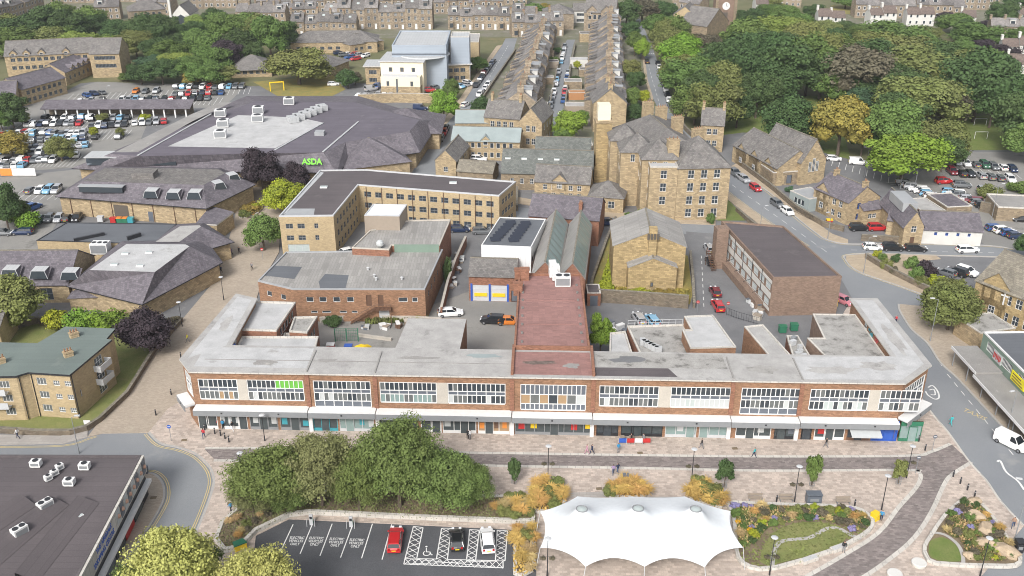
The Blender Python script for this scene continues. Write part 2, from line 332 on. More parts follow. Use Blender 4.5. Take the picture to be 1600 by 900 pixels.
# ---------------------------------------------------------------- buildings
WCACHE = {}
def win_meshes(w_, h_, style):
 """frame mesh and pane mesh of a window that faces -Y, sitting in a 0.14 deep reveal; origin at the foot of its centre on the wall face"""
 key = (round(w_, 2), round(h_, 2), style)
 if key in WCACHE: return WCACHE[key]
 st = dict(white=('white_paint', 'glass', 1, 1), cross=('white_paint', 'glass', 2, 2), cross3=('white_paint', 'glass', 2, 3), tri=('white_paint', 'glass_mid', 3, 1), triw=('white_paint', 'glass_mid', 3, 2), dark=('grey_paint', 'glass', 2, 2), plain=('grey_light', 'glass', 1, 1), slate=('grey_paint', 'glass', 3, 1),
     ribbon=('grey_light', 'glass_green', 8, 2), blue=('blue_paint', 'glass', 2, 2), strip=('black_paint', 'glass', 9, 1), whitestrip=('white_paint', 'glass', 9, 1), door=('brown_paint', 'brown_paint', 1, 1), doorw=('white_paint', 'white_paint', 1, 1), doorb=('blue_paint', 'blue_paint', 1, 1), garage=('grey_light', 'grey_light', 1, 4), doord=('black_paint', 'panel_slate', 1, 1), pale=('grey_light', 'glass_pale', 3, 1), black=('black_paint', 'glass', 2, 1))[style]
 fr, gl, nx, nz = st; b = 0.07; y = 0.13
 f = MB()
 f.box(-w_ / 2, y - 0.06, 0, w_ / 2, y, b); f.box(-w_ / 2, y - 0.06, h_ - b, w_ / 2, y, h_)
 f.box(-w_ / 2, y - 0.06, b, -w_ / 2 + b, y, h_ - b); f.box(w_ / 2 - b, y - 0.06, b, w_ / 2, y, h_ - b)
 for i in range(1, nx): x = -w_ / 2 + w_ * i / nx; f.box(x - b * 0.45, y - 0.055, b, x + b * 0.45, y, h_ - b)
 for i in range(1, nz): z = h_ * i / nz; f.box(-w_ / 2 + b, y - 0.05, z - b * 0.4, w_ / 2 - b, y, z + b * 0.4)
 g = MB().face([(-w_ / 2, y - 0.01, 0), (w_ / 2, y - 0.01, 0), (w_ / 2, y - 0.01, h_), (-w_ / 2, y - 0.01, h_)])
 s_ = MB().box(-w_ / 2 - 0.12, -0.09, -0.16, w_ / 2 + 0.12, 0.0, 0.0)
 WCACHE[key] = (f.mesh('window_frame', fr), g.mesh('pane', gl), s_.mesh('sill', 'concrete')); return WCACHE[key]
class B:
 """a building on a polygon footprint (world metres, counter-clockwise seen from above); edge i runs p[i] -> p[i+1]"""
 def __init__(s, name, label, poly, h, wall, cat='building', z0=0.0, group=None):
  s.p = ccw(poly); s.h = h; s.z0 = z0; s.wall = wall; s.o = s.p[0]
  s.t = thing(name, label, cat, (s.o[0], s.o[1], z0), 0, group); s.W = {}; s.G = []; s.extra = MB(); s.tops = {}
 def L(s, p): return (p[0] - s.o[0], p[1] - s.o[1])
 def edge(s, i):
  a = Vector(s.L(s.p[i])); b = Vector(s.L(s.p[(i + 1) % len(s.p)])); return a, (b - a).normalized(), (b - a).length
 def win(s, i, t, z, w_, h_, style='white', pane=True, name='window', sill=False):
  a, d, l = s.edge(i)
  if t < 0: t += l
  s.W.setdefault(i, []).append((t - w_ / 2, t + w_ / 2, z, z + h_))
  f, g, sl = win_meshes(w_, h_, style); q = a + d * t; rz = math.atan2(d.y, d.x)
  o = place(name, f, s.t, (q.x, q.y, z), rz)
  place('pane' if not style.startswith('door') and style != 'garage' else 'panel', g, o)
  if sill: place('sill', sl, o)
 def wins(s, i, n, rows, w_, h_, style='white', m0=1.5, m1=None, **k):
  l = s.edge(i)[2]; m1 = m0 if m1 is None else m1
  for z in rows:
   for q in range(n):
    s.win(i, m0 + (l - m0 - m1) * ((q + 0.5) / n), z, w_, h_, style, **k)
 def walls(s, gables=()):
  """walls with real openings; gables: list of (edge, apex height above eaves, position 0..1)"""
  mb = MB(); gd = {g[0]: g for g in gables}
  for i in range(len(s.p)):
   a, d, l = s.edge(i); ws = s.W.get(i, []); H = s.tops.get(i, s.h)
   xs = sorted({0, l} | {min(max(x, 0), l) for q in ws for x in q[:2]}); zs = sorted({0, H} | {min(max(z, 0), H) for q in ws for z in q[2:]})
   pt = lambda x, z, e=0: (a.x + d.x * x - d.y * e, a.y + d.y * x + d.x * e, z)
   for xi in range(len(xs) - 1):
    for zi in range(len(zs) - 1):
     cx, cz = (xs[xi] + xs[xi + 1]) / 2, (zs[zi] + zs[zi + 1]) / 2
     if any(q[0] < cx < q[1] and q[2] < cz < q[3] for q in ws): continue
     if xs[xi + 1] - xs[xi] < 1e-4 or zs[zi + 1] - zs[zi] < 1e-4: continue
     mb.face([pt(xs[xi], zs[zi]), pt(xs[xi + 1], zs[zi]), pt(xs[xi + 1], zs[zi + 1]), pt(xs[xi], zs[zi + 1])])
   for x0, x1, z0, z1 in ws:
    e = 0.14
    mb.face([pt(x0, z0), pt(x0, z0, e), pt(x0, z1, e), pt(x0, z1)][::-1]); mb.face([pt(x1, z0), pt(x1, z0, e), pt(x1, z1, e), pt(x1, z1)])
    mb.face([pt(x0, z1), pt(x0, z1, e), pt(x1, z1, e), pt(x1, z1)][::-1]); mb.face([pt(x0, z0), pt(x1, z0), pt(x1, z0, e), pt(x0, z0, e)])
   if i in gd:
    g = gd[i]; mb.face([pt(0, H), pt(l, H), pt(l * g[2], H + g[1])])
  for v, f, m in ((s.extra.v, s.extra.f, s.extra.m),):
   for ff in f: mb.face([v[k] for k in ff])
  return mb.build('wall', s.wall, s.t)
 def flat(s, mat, par=0.35, pw=0.3, over=0.0, cap=None, name='roof', inset=None):
  """flat roof sheet with a parapet (par>0) or an oversailing slab (over>0)"""
  P = [s.L(q) for q in s.p]; mb = MB()
  if over:
   Q = offset_poly(P, over); mb.prism(Q, s.h - 0.05, s.h + 0.25, 1, top=0, bottom=True)
   return mb.build(name, [mat, cap or 'white_paint'], s.t)
  mb.face([(x, y, s.h - 0.02) for x, y in P]); r = mb.build(name, mat, s.t)
  if par:
   ribbon([(*q,) for q in P], pw, s.h - 0.03, 'parapet', cap or s.wall, s.t, h=par, off=pw / 2 - 0.02, closed=True)
  return r
 def pitched(s, mat, rise, kind='gable', along=0, over=0.35, ridge=True, hipf=1.0, name='roof', gmat=None, verge=0.15):
  """roof over a 4-corner footprint; along=0: ridge parallel to edge 0, 1: parallel to edge 1"""
  P = [Vector(s.L(q)) for q in s.p]
  if along == 1: P = P[1:] + P[:1]
  ex = (P[1] - P[0]).normalized(); H = s.h
  D = (P[3] - P[0]).length; slope = rise / (D / 2)
  drop = over * slope
  mb = MB()
  m0 = (P[0] + P[3]) / 2; m1 = (P[1] + P[2]) / 2; ey = ((P[3] - P[0])).normalized()
  th = 0.14
  if kind == 'gable':
   a0, a1 = P[0] - ex * verge - ey * over, P[1] + ex * verge - ey * over
   b0, b1 = P[3] - ex * verge + ey * over, P[2] + ex * verge + ey * over
   r0, r1 = m0 - ex * verge, m1 + ex * verge
   for A0, A1, flip in ((a0, a1, 0), (b0, b1, 1)):
    top = [(*A0, H - drop + th), (*A1, H - drop + th), (*r1, H + rise + th), (*r0, H + rise + th)]
    bot = [(*A0, H - drop), (*A1, H - drop), (*r1, H + rise), (*r0, H + rise)]
    f = lambda q: q[::-1] if flip else q
    mb.face(f(top)); mb.face(f(bot[::-1]))
    for i in range(4): j = (i + 1) % 4; mb.face(f([bot[i], bot[j], top[j], top[i]]))
   e0, e1 = (1, 3) if along == 0 else (2, 0)
   gables = [(e0, rise, 0.5), (e1, rise, 0.5)]
  else:
   k = min(D / 2 * hipf, (P[1] - P[0]).length / 2 - 0.05)
   a = [P[0] - ex * over - ey * over, P[1] + ex * over - ey * over, P[2] + ex * over + ey * over, P[3] - ex * over + ey * over]
   r0, r1 = m0 + ex * k, m1 - ex * k
   A = [(*q, H - drop) for q in a]; r0 = (*r0, H + rise); r1 = (*r1, H + rise)
   mb.face([A[0], A[1], r1, r0]); mb.face([A[1], A[2], r1]); mb.face([A[2], A[3], r0, r1]); mb.face([A[3], A[0], r0]); mb.face(A[::-1])
   gables = []
  o = mb.build(name, mat, s.t)
  if ridge:
   rr = [(r0[0], r0[1]), (r1[0], r1[1])]
   ribbon(rr, 0.32, H + rise + (th if kind == 'gable' else 0) - 0.06, 'ridge_tiles', gmat or 'stone_tile', o, h=0.14)
  return gables
 def chimney(s, x, y, z, hh, w_=0.9, d_=0.6, pots=2, mat=None, rz=0.0, cap=True):
  """x, y in world metres"""
  lx, ly = s.L((x, y)); c = MB().obox((0, 0), 0, w_, d_, 0, hh)
  c.obox((0, 0), 0, w_ + 0.16, d_ + 0.16, hh - 0.22, hh - 0.06)
  o = c.build('chimney', mat or s.wall, s.t, loc=(lx, ly, z), rz=rz)
  for i in range(pots):
   p = MB().cyl(-w_ / 2 + w_ * (i + 0.5) / pots, 0, hh, hh + 0.55, 0.13, 0.10, 6); p.build('chimney_pot', 'brick_orange', o)
  return o
 def box(s, name, x, y, z0, z1, lx, ly, rz, mat):
  q = s.L((x, y)); return MB().obox((0, 0), 0, lx, ly, 0, z1 - z0).build(name, mat, s.t, loc=(q[0], q[1], z0), rz=rz)
def offset_poly(P, d):
 n = len(P); P = [Vector(q[:2]) for q in P]; out = []
 for i in range(n):
  d1 = (P[i] - P[i - 1]).normalized(); d2 = (P[(i + 1) % n] - P[i]).normalized()
  n1 = Vector((d1.y, -d1.x)); n2 = Vector((d2.y, -d2.x)); m_ = (n1 + n2).normalized(); k = 1 / max(0.4, m_.dot(n1))
  q = P[i] + m_ * d * k; out.append((q.x, q.y))
 return out
def rect(a, b, d):
 """rectangle with front edge a->b and depth d to the left of it (away from the viewer for a left-to-right edge)"""
 a = Vector(a[:2]); b = Vector(b[:2]); e = (b - a).normalized(); n = Vector((-e.y, e.x)) * d
 return [tuple(a), tuple(b), tuple(b + n), tuple(a + n)]
def rect3(a, b, c_):
 a_ = Vector(a[:2]); b_ = Vector(b[:2]); e = (b_ - a_).normalized(); n = Vector((-e.y, e.x)); return rect(a, b, (Vector(c_[:2]) - a_).dot(n))
def dist(a, b): return math.hypot(a[0] - b[0], a[1] - b[1])
def lerp(a, b, t): return tuple(a[i] + (b[i] - a[i]) * t for i in range(2))

# ================================================================ ground, roads, pavements
sheet('ground', [(-3000, -200), (3000, -200), (3000, 6000), (-3000, 6000)], 0.0, 'grass')
sheet('town_tarmac', [(-72.38, 64.52), (72.38, 64.52), (126.39, 187.3), (141.67, 261.65), (122.89, 267.77), (97.43, 246.29), (87.3, 263.46), (65.95, 280.8), (53.5, 274.15), (32.76, 261.65), (10.84, 267.77), (-18.84, 280.8), (-35.01, 332.05), (-73.66, 351.31), (-92.45, 343.37), (-151.08, 343.37), (-152.46, 310.5), (-163.8, 284.23), (-148.74, 213.79)], 0.02, 'asphalt')
RZ = 0.04
# left road, curving below the paved street
sheet('road', [(-92.58, 118.99), (-73.6, 118.01), (-64.54, 118.33), (-61.77, 119.98), (-60.01, 120.98), (-53.31, 121.15), (-50.71, 118.33), (-47.59, 117.2), (-44.61, 115.46), (-41.94, 112.39), (-40.59, 109.44), (-40.12, 106.19), (-39.87, 100.61), (-39.87, 94.17), (-39.79, 87.56), (-39.51, 79.71), (-76.25, 79.71)], RZ, 'asphalt_road')
# right road with its junction
sheet('road', [(45.41, 80.64), (65.06, 99.98), (64.41, 104.82), (64.5, 109.44), (64.05, 113.91), (64.08, 121.31), (63.7, 127.64), (64.32, 143.66), (63.85, 160.47), (64.99, 176.97), (62.89, 192.5), (57.84, 206.8), (52.64, 227.16), (48.72, 246.29), (46.12, 274.15), (46.62, 318.81), (48.17, 346.31), (52.44, 390.35), (56.04, 438.1), (58.05, 470.5), (61.06, 470.5), (59.24, 445.8), (57.38, 402.98), (54.1, 351.31), (49.87, 304.9), (50.88, 280.8), (53.69, 259.86), (57.12, 246.29), (62.66, 227.16), (64.68, 210.87), (66.72, 199.81), (68.02, 196.1), (71.8, 193.57), (83.55, 193.92), (100.48, 192.85), (106.04, 190.74), (131.07, 183.97), (127.29, 177.58), (103.97, 186.29), (88.08, 187.3), (74.84, 188.32), (69.45, 187.3), (68.73, 184.96), (68.75, 181.69), (69.93, 178.52), (72.46, 175.44), (75.17, 172.44), (78.09, 168.67), (85.49, 163.13), (84.4, 157.88), (77.17, 163.13), (72.22, 164.22), (71.4, 161.26), (70.87, 154.12), (71.68, 148.86), (71.22, 142.13), (71.98, 136.28), (72.68, 123.71), (72.98, 120.64), (73.89, 111.2), (73.96, 87.56), (62.88, 80.64)], RZ, 'asphalt_road')
sheet('road', [(-26.18, 238.93), (-23.27, 269.66), (-17.11, 302.56), (-11.51, 351.31), (-3.97, 409.58), (-2.73, 423.4), (2.18, 423.4), (0.51, 396.57), (-6.82, 346.31), (-13.09, 302.56), (-17.53, 267.77), (-18, 238.93)], RZ + .004, 'asphalt_road')
sheet('road', [(6.77, 263.46), (9.74, 272.85), (11.94, 298.73), (16.57, 351.31), (21.71, 409.58), (23.33, 420.57), (26.85, 420.57), (25.41, 409.58), (21.86, 372.7), (17.51, 323.11), (13.96, 272.85), (12.83, 263.46)], RZ + .004, 'asphalt_road')
sheet('road', [(-26.48, 242.04), (-18.2, 242.04), (-6.07, 218.98), (19.08, 210.45), (38.13, 205.61), (45.61, 204.82), (45, 195.73), (38.14, 199.43), (18.65, 204.82), (-14.87, 213.79)], RZ + .008, 'asphalt_road')
sheet('road', [(38.39, 200.95), (45.16, 199.43), (42.58, 187.3), (38.32, 159.95), (32.13, 159.95), (35.13, 174.53)], RZ + .012, 'asphalt')
sheet('road', [(-76.23, 310.5), (-61.26, 332.05), (-37.22, 355.41), (-35.9, 341.43), (-57.73, 317.11), (-71.34, 297.22)], RZ, 'asphalt')
# car park in front of the square (dark, freshly laid)
sheet('car_park', [(-28.56, 101.26), (-26.2, 101.77), (-20.54, 101.38), (-12.27, 100.74), (0, 99.98), (3.07, 98.97), (2.65, 80.64), (-34.93, 80.64), (-33.65, 87.56), (-31.26, 93.02), (-32.06, 97.99)], RZ + .016, 'asphalt_dark')
sheet('yard', [(-32.36, 144.76), (-35.03, 157.88), (-28.12, 160.47), (-18.74, 160.47), (-4.98, 173.03), (0.75, 174.53), (0.62, 137.3), (-31.03, 137.3)], RZ, 'yard')
sheet('yard', [(13.19, 139.37), (14.11, 157.88), (23.81, 163.67), (45.09, 157.88), (52.84, 156.61), (51.71, 137.3), (13.03, 137.3)], RZ, 'asphalt')
sheet('car_park', [(-167.61, 284.23), (-146.57, 343.37), (-92.45, 343.37), (-92.07, 308.08), (-114.04, 306.48), (-104.65, 264.68), (-114.23, 246.29), (-144.26, 239.44)], RZ, 'yard')
sheet('car_park', [(98.98, 234.4), (119.7, 259.86), (140.82, 259.86), (151.77, 247.37), (127.73, 187.3), (107.74, 190.04), (101.04, 193.21), (96.68, 213.79)], RZ, 'yard')
sheet('car_park', [(-141.63, 234.4), (-109.19, 246.29), (-106.53, 227.16), (-99.2, 189.01), (-117.08, 187.3)], RZ, 'yard')
sheet('backyards', [(-18.84, 280.8), (-9.21, 351.31), (0, 420.57), (0, 426.27), (-109.85, 420.57), (-122.17, 453.76), (-133.01, 524.06), (66.51, 524.06), (54.58, 423.4), (46.66, 341.43), (45.22, 280.8), (32.76, 261.65), (10.84, 267.77)], RZ - .008, 'yard_earth')
sheet('backyards', [(133.21, 441.15), (179.57, 524.06), (299.28, 524.06), (238.25, 409.58), (201.19, 409.58), (188.87, 445.8)], RZ - .008, 'yard_earth')
sheet('backyards', [(-250.16, 453.76), (-247.94, 528.32), (-134.02, 528.32), (-130.79, 488.41), (-192.89, 463.67)], RZ - .008, 'yard_earth')
# raised pavements: a real kerb step
PV = 0.14
sheet('plaza_paving', [(-53.31, 121.15), (-50.71, 118.33), (-47.59, 117.2), (-44.61, 115.46), (-41.94, 112.39), (-40.59, 109.44), (-40.12, 106.19), (-39.87, 100.61), (-39.87, 94.17), (-39.79, 87.56), (-34.93, 80.64), (-33.65, 87.56), (-31.26, 93.02), (-32.06, 97.99), (-28.56, 101.26), (3.07, 98.97), (2.65, 80.64), (45.41, 80.64), (65.06, 99.98), (64.41, 104.82), (64.5, 109.44), (64.05, 113.91), (64.08, 121.31), (63.7, 127.64), (64.32, 143.66), (63.85, 160.47), (62.5, 163.67), (43.96, 131.37), (9.77, 127.64), (-48.05, 135.28), (-52.56, 127.64)], PV, 'slab_pink', h=0.14)
sheet('paved_street', [(-61.77, 119.98), (-60.01, 120.98), (-53.31, 121.15), (-52.56, 127.64), (-48.05, 135.28), (-48.14, 165.87), (-48.94, 174.53), (-48.8, 189.01), (-50.58, 197.94), (-52.8, 213.79), (-51.32, 233.41), (-65.42, 235.39), (-64.97, 218.98), (-62.01, 201.71), (-59.87, 187.3), (-58.35, 174.53), (-59.54, 157.88), (-60.62, 145.43), (-59.95, 131.37), (-61.65, 124.06)], PV + .006, 'brick_paving', h=0.12)
sheet('pavement', [(-93.76, 120.98), (-74.85, 120.64), (-65.82, 120.31), (-62.63, 122.16), (-61.77, 119.98), (-64.54, 118.33), (-73.6, 118.01), (-92.58, 118.99)], PV, 'pavement_grey', h=0.14)
sheet('pavement', [(-51.15, 111.05), (-49.44, 111.2), (-47.73, 109.73), (-46.43, 107.31), (-45.8, 104.55), (-45.95, 99.98), (-46.36, 95.81), (-47.01, 89.68), (-46.81, 80.64), (-55.89, 80.64), (-69, 108.3)], PV, 'brick_paving', h=0.14)
sheet('pavement', [(72.22, 164.22), (77.17, 163.13), (84.4, 157.88), (90.04, 143.66), (91.62, 117.36), (73.96, 87.56), (73.89, 111.2), (72.98, 120.64), (72.68, 123.71), (71.98, 136.28), (71.22, 142.13), (71.68, 148.86), (70.87, 154.12), (71.4, 161.26)], PV, 'brick_paving', h=0.14)
sheet('pavement', [(68.73, 184.96), (69.45, 187.3), (74.84, 188.32), (88.08, 187.3), (88.47, 185.62), (81.26, 183.97), (81.47, 177.58), (86, 170.11), (85.49, 163.13), (78.09, 168.67), (75.17, 172.44), (72.46, 175.44), (69.93, 178.52), (68.75, 181.69)], PV, 'pavement_tan', h=0.14)
sheet('pavement', [(52.64, 227.16), (57.84, 206.8), (62.89, 192.5), (61.06, 190.74), (55.75, 204.03), (50.71, 225.3), (47.04, 246.29), (44.65, 274.15), (46.12, 274.15), (48.72, 246.29)], PV, 'pavement_tan', h=0.14)
sheet('pavement', [(57.12, 246.29), (62.66, 227.16), (64.68, 210.87), (66.72, 199.81), (68.02, 196.1), (71.8, 193.57), (72.58, 196.1), (70.12, 199.43), (67.8, 210.45), (65.01, 227.16), (59.48, 249.57)], PV, 'pavement_tan', h=0.14)
sheet('pavement', [(0.93, 223.46), (19.37, 214.22), (39.14, 209.23), (46.13, 207.6), (45.61, 204.82), (38.13, 205.61), (19.08, 210.45), (0.91, 218.98)], PV, 'pavement_tan', h=0.14)
sheet('pavement', [(-28.47, 238.93), (-25.46, 269.66), (-19.33, 302.56), (-13.35, 351.31), (-6.32, 406.92), (-3.97, 409.58), (-11.51, 351.31), (-17.11, 302.56), (-23.27, 269.66), (-26.18, 238.93)], PV, 'pavement_tan', h=0.14)
sheet('pavement', [(45.66, 316.27), (46.62, 318.81), (48.17, 346.31), (52.44, 390.35), (51.28, 389.12), (47.27, 346.31)], PV, 'pavement_tan', h=0.14)
# lawns
RZL = RZ + .016
for nm, pl, mt in (('lawn', [(-102.71, 155.36), (-88.8, 159.95), (-79.83, 156.61), (-61.28, 157.88), (-59.31, 157.12), (-60.62, 145.43), (-60.09, 131.75), (-62.13, 124.06), (-64.69, 120.98), (-75.33, 121.65), (-84.93, 121.99)], 'lawn'),
       ('lawn', [(15.04, 165.87), (15.31, 174.53), (20.05, 196.1), (22.57, 197.94), (36.59, 187.3), (34.41, 168.67), (33.19, 164.22), (16.25, 165.87)], 'dry_grass'),
       ('lawn', [(46.42, 207.6), (51.57, 222.55), (52.5, 215.93), (52.95, 207.6)], 'lawn_bright'),
       ('park_grass', [(55.35, 274.15), (63.58, 314.6), (76.86, 323.11), (106.75, 323.11), (91.12, 252.92), (81.95, 263.46), (71.6, 280.8)], 'lawn_bright'),
       ('park_grass', [(120.42, 261.65), (134.83, 294.98), (148.29, 298.73), (141.67, 261.65)], 'lawn_bright'),
       ('park_grass', [(-211.78, 378.42), (-122.58, 402.98), (-80.15, 372.7), (-73.66, 339.52), (-88.61, 336.68), (-146.57, 343.37), (-183.61, 323.11)], 'grass'),
       ('lawn', [(-91.33, 343.37), (-64.79, 353.35), (-56.88, 332.05), (-62.54, 314.6), (-72.96, 314.6)], 'dry_grass'),
       ('park_grass', [(152.59, 488.41), (189.5, 470.5), (202.88, 497.85), (162.59, 511.65)], 'dry_grass')):
 RZL += .004; sheet(nm, pl, RZL, mt)
# sett carriageway across the square, and the branch to the lower right
band_top = smoothline([(-43.84, 116.88), (-27.37, 116.72), (-6.35, 115.77), (0, 115.62), (18.06, 115.15), (36.05, 114.84), (55.66, 114.99), (59.45, 115.93), (63.2, 118.01)])
band_bot = smoothline([(-41.78, 114.37), (-26.9, 114.06), (-6.24, 113.3), (0, 113), (17.75, 112.54), (35.36, 111.94), (54.6, 112.09), (56.18, 111.35), (55.83, 109.73), (54.14, 107.31), (50.62, 103.48), (46.21, 98.35), (40.96, 94.4), (34.28, 89.9), (27.76, 86.01)])
band_in = smoothline([(64.05, 113.91), (60.2, 111.05), (58.13, 108.72), (54.12, 102.82), (50, 97.74), (45.59, 93.82), (40.79, 90.23), (33.46, 85.5)])
sheet('sett_carriageway', band_top + band_in[:1] + band_in + band_bot[::-1], PV + .004, 'setts')
for ln, off in ((band_top, 0.25), (band_bot, -0.25), (band_in, 0.25)):
 tag(ribbon(ln, 0.55, PV + .008, 'channel_kerb', 'kerb_pale', off=off), kind='structure')
# kerbs and painted lines
kerb_l = smoothline([(-61.62, 120.31), (-60.6, 121.31), (-60.01, 120.98)]); kerb_r = smoothline([(-53.31, 121.15), (-50.71, 118.33), (-47.59, 117.2), (-44.61, 115.46), (-41.94, 112.39), (-40.59, 109.44), (-40.12, 106.19), (-39.87, 100.61), (-39.87, 94.17), (-39.79, 87.56)])
tag(ribbon(kerb_r, 0.3, 0.0, 'kerb', 'kerb_grey', h=PV + .01, off=0.12), kind='structure')
isl = smoothline([(-51.15, 111.05), (-49.44, 111.2), (-47.73, 109.73), (-46.43, 107.31), (-45.8, 104.55), (-45.95, 99.98), (-46.36, 95.81), (-47.01, 89.68)])
tag(ribbon(isl, 0.3, 0.0, 'kerb', 'kerb_grey', h=PV + .012, off=-0.1), kind='structure')
rk_l = smoothline([(65.06, 99.98), (64.41, 104.82), (64.5, 109.44), (64.05, 113.91), (64.08, 121.31), (63.7, 127.64), (64.32, 143.66)])
tag(ribbon(rk_l, 0.3, 0.0, 'kerb', 'kerb_pale', h=PV + .01, off=0.1), kind='structure')
rk_r = smoothline([(72.22, 164.22), (71.4, 161.26), (70.87, 154.12), (71.68, 148.86), (71.22, 142.13), (71.98, 136.28), (72.68, 123.71), (72.98, 120.64), (73.89, 111.2)])
tag(ribbon(rk_r, 0.35, 0.0, 'kerb', 'kerb_grey', h=PV + .012, off=-0.1), kind='structure')
up_r = smoothline([(57.12, 246.29), (62.66, 227.16), (64.68, 210.87), (66.72, 199.81), (68.02, 196.1), (71.8, 193.57), (83.55, 193.92), (100.48, 192.85), (106.04, 190.74)])
lw_r = smoothline([(103.97, 186.29), (88.08, 187.3), (74.84, 188.32), (69.45, 187.3), (68.73, 184.96), (68.75, 181.69), (69.93, 178.52), (72.46, 175.44), (75.17, 172.44), (78.09, 168.67)])
for p_, off in ((up_r, 0.1), (lw_r, -0.1)): tag(ribbon(p_, 0.3, 0.0, 'kerb', 'kerb_grey', h=PV + .014, off=off), kind='structure')
LN = RZ + .03
def line(pts, w_=0.12, off=0.0, mat='line_white', name='road_marking', z=LN): return tag(ribbon(pts, w_, z, name, mat, off=off), kind='structure')
for p_, s_ in ((kerb_r, -1), (isl, 1), (smoothline([(-73.6, 118.01), (-64.54, 118.33), (-61.77, 119.98), (-60.81, 120.64)]), -1)):
 for o_ in (0.35, 0.62): line(p_, 0.11, s_ * o_, 'line_yellow')
for p_, s_ in ((up_r, -1), (lw_r, -1), (smoothline([(62.89, 192.5), (57.84, 206.8), (52.64, 227.16), (48.72, 246.29), (46.12, 274.15)]), -1), (rk_r, 1)):
 line(p_, 0.12, s_ * 0.45, 'line_yellow')
def dashes(a, b, n, w_=0.12, f=0.5, mat='line_white'):
 mb = MB()
 for i in range(n): ribbon([lerp(a, b, i / n), lerp(a, b, (i + f) / n)], w_, LN, '', mat, mb=mb)
 tag(mb.build('road_marking', mat), kind='structure')
dashes((54.58, 423.4), (45.79, 280.8), 22); dashes((-16.6, 274.15), (-1.32, 409.58), 30); dashes((51.78, 244.68), (66.52, 187.3), 14); dashes((71.48, 190.39), (104.41, 188.66), 14)
dashes((52.84, 391.58), (56.65, 391.58), 5, 1.2, 0.5)
dashes((39.38, 187.3), (35.38, 161.79), 9, 0.12)
dashes((70.75, 138.33), (70.91, 114.22), 9, 0.12)
# worn taxi lettering, box marks and kerb-side bay line on the right road
line(smoothline([(64.29, 114.06), (64.54, 111.94), (64.44, 108.72), (64.87, 107.17), (64.66, 104.82), (65.16, 102.82), (65.54, 99.98)]), 0.35, -0.9)
line(smoothline([(67.9, 113.91), (68.41, 114.06), (68.05, 111.49), (68.67, 109.44), (68.6, 107.45)]), 0.3)
line([(70.87, 141.27), (71.83, 141.27)], 0.35)
line(smoothline([(65.99, 134.09), (66.93, 134.68), (67.05, 132.91), (66.49, 130.99), (65.65, 130.61), (65.09, 131.75), (65.14, 132.91)]), 0.25)
line(smoothline([(65.89, 133.3), (66.67, 133.5), (66.27, 131.94), (65.57, 131.94)]), 0.2)
# ---- the electric-vehicle bays
bays = [((-27.86, 100.23), (-28.39, 94.75)), ((-25.42, 100.23), (-25.87, 94.63)), ((-22.91, 100.36), (-23.38, 94.28)), ((-20.27, 100.11), (-20.83, 93.93)), ((-17.78, 100.36), (-18.25, 93.82)), ((-15.32, 100.23), (-15.74, 93.59))]
for a, b in bays: line([a, b], 0.13, name='bay_line', z=RZ + .03)
def text(s, loc, size, mat, rz=0.0, rx=0.0, name='lettering', parent=None, depth=0.0, align='CENTER', sx=1.0, kind=None, font_sh=0.0, bold=0.0):
 cu = bpy.data.curves.new(name, 'FONT'); cu.body = s; cu.size = size; cu.align_x = align; cu.align_y = 'CENTER'; cu.extrude = depth; cu.offset = bold
 cu.resolution_u = 3; cu.space_line = 0.9
 t_ = bpy.data.objects.new(name, cu); COL.objects.link(t_); me = bpy.data.meshes.new_from_object(t_.evaluated_get(bpy.context.evaluated_depsgraph_get()))
 bpy.data.objects.remove(t_); bpy.data.curves.remove(cu); me.materials.clear(); me.materials.append(M[mat])
 o = bpy.data.objects.new(name, me); COL.objects.link(o); o.location = loc; o.rotation_euler = (rx, 0, rz); o.scale = (sx, 1, 1)
 if parent: o.parent = parent
 if kind: o['kind'] = kind
 return o
for p in [(-26.85, 97.01), (-24.41, 96.95), (-21.84, 96.77), (-19.31, 96.59)]:
 text('ELECTRIC\nVEHICLES\nONLY', (p[0], p[1], RZ + .032), 0.66, 'line_white', name='bay_lettering', kind='structure', sx=0.64, rz=R(-2), bold=0.012)
# hatched disabled bays
def hatch(poly, n=6, cross=True):
 """outlined strip a,b (one long side), c,d (other long side) with a zigzag of crosses"""
 a, b, c_, d = poly; mb = MB()
 for p, q in ((a, b), (d, c_), (a, d), (b, c_)): ribbon([p, q], 0.13, RZ + .03, '', 0, mb=mb)
 for i in range(n):
  ribbon([lerp(a, b, i / n), lerp(d, c_, (i + 1) / n)], 0.1, RZ + .032, '', 0, mb=mb)
  ribbon([lerp(d, c_, i / n), lerp(a, b, (i + 1) / n)], 0.1, RZ + .034, '', 0, mb=mb)
 tag(mb.build('bay_hatching', 'line_white'), kind='structure')
hatch([(-12.51, 99.85), (-12.97, 93.82), (-11.56, 93.7), (-11.27, 99.6)], 6)
hatch([(-8.91, 99.48), (-9.16, 93.7), (-7.83, 93.59), (-7.7, 99.48)], 6)
hatch([(-5.34, 99.22), (-5.5, 93.36), (-4.41, 93.36), (-4.12, 99.1)], 6)
hatch([(-1.86, 99.1), (-2.01, 93.36), (-0.85, 93.36), (-0.57, 98.97)], 6)
hatch([(-12.97, 93.82), (-13.02, 92.79), (-1.07, 92.11), (-1.08, 93.36)], 1)
mb = MB()
lo0, lo1, hi0, hi1 = (-13.01, 92.67), (-1.07, 92), (-12.97, 93.76), (-1.08, 93.3)
for i in range(14):
 ribbon([lerp(lo0, lo1, i / 14), lerp(hi0, hi1, (i + 1) / 14)], 0.1, RZ + .036, '', 0, mb=mb); ribbon([lerp(hi0, hi1, i / 14), lerp(lo0, lo1, (i + 1) / 14)], 0.1, RZ + .038, '', 0, mb=mb)
tag(mb.build('bay_hatching', 'line_white'), kind='structure')
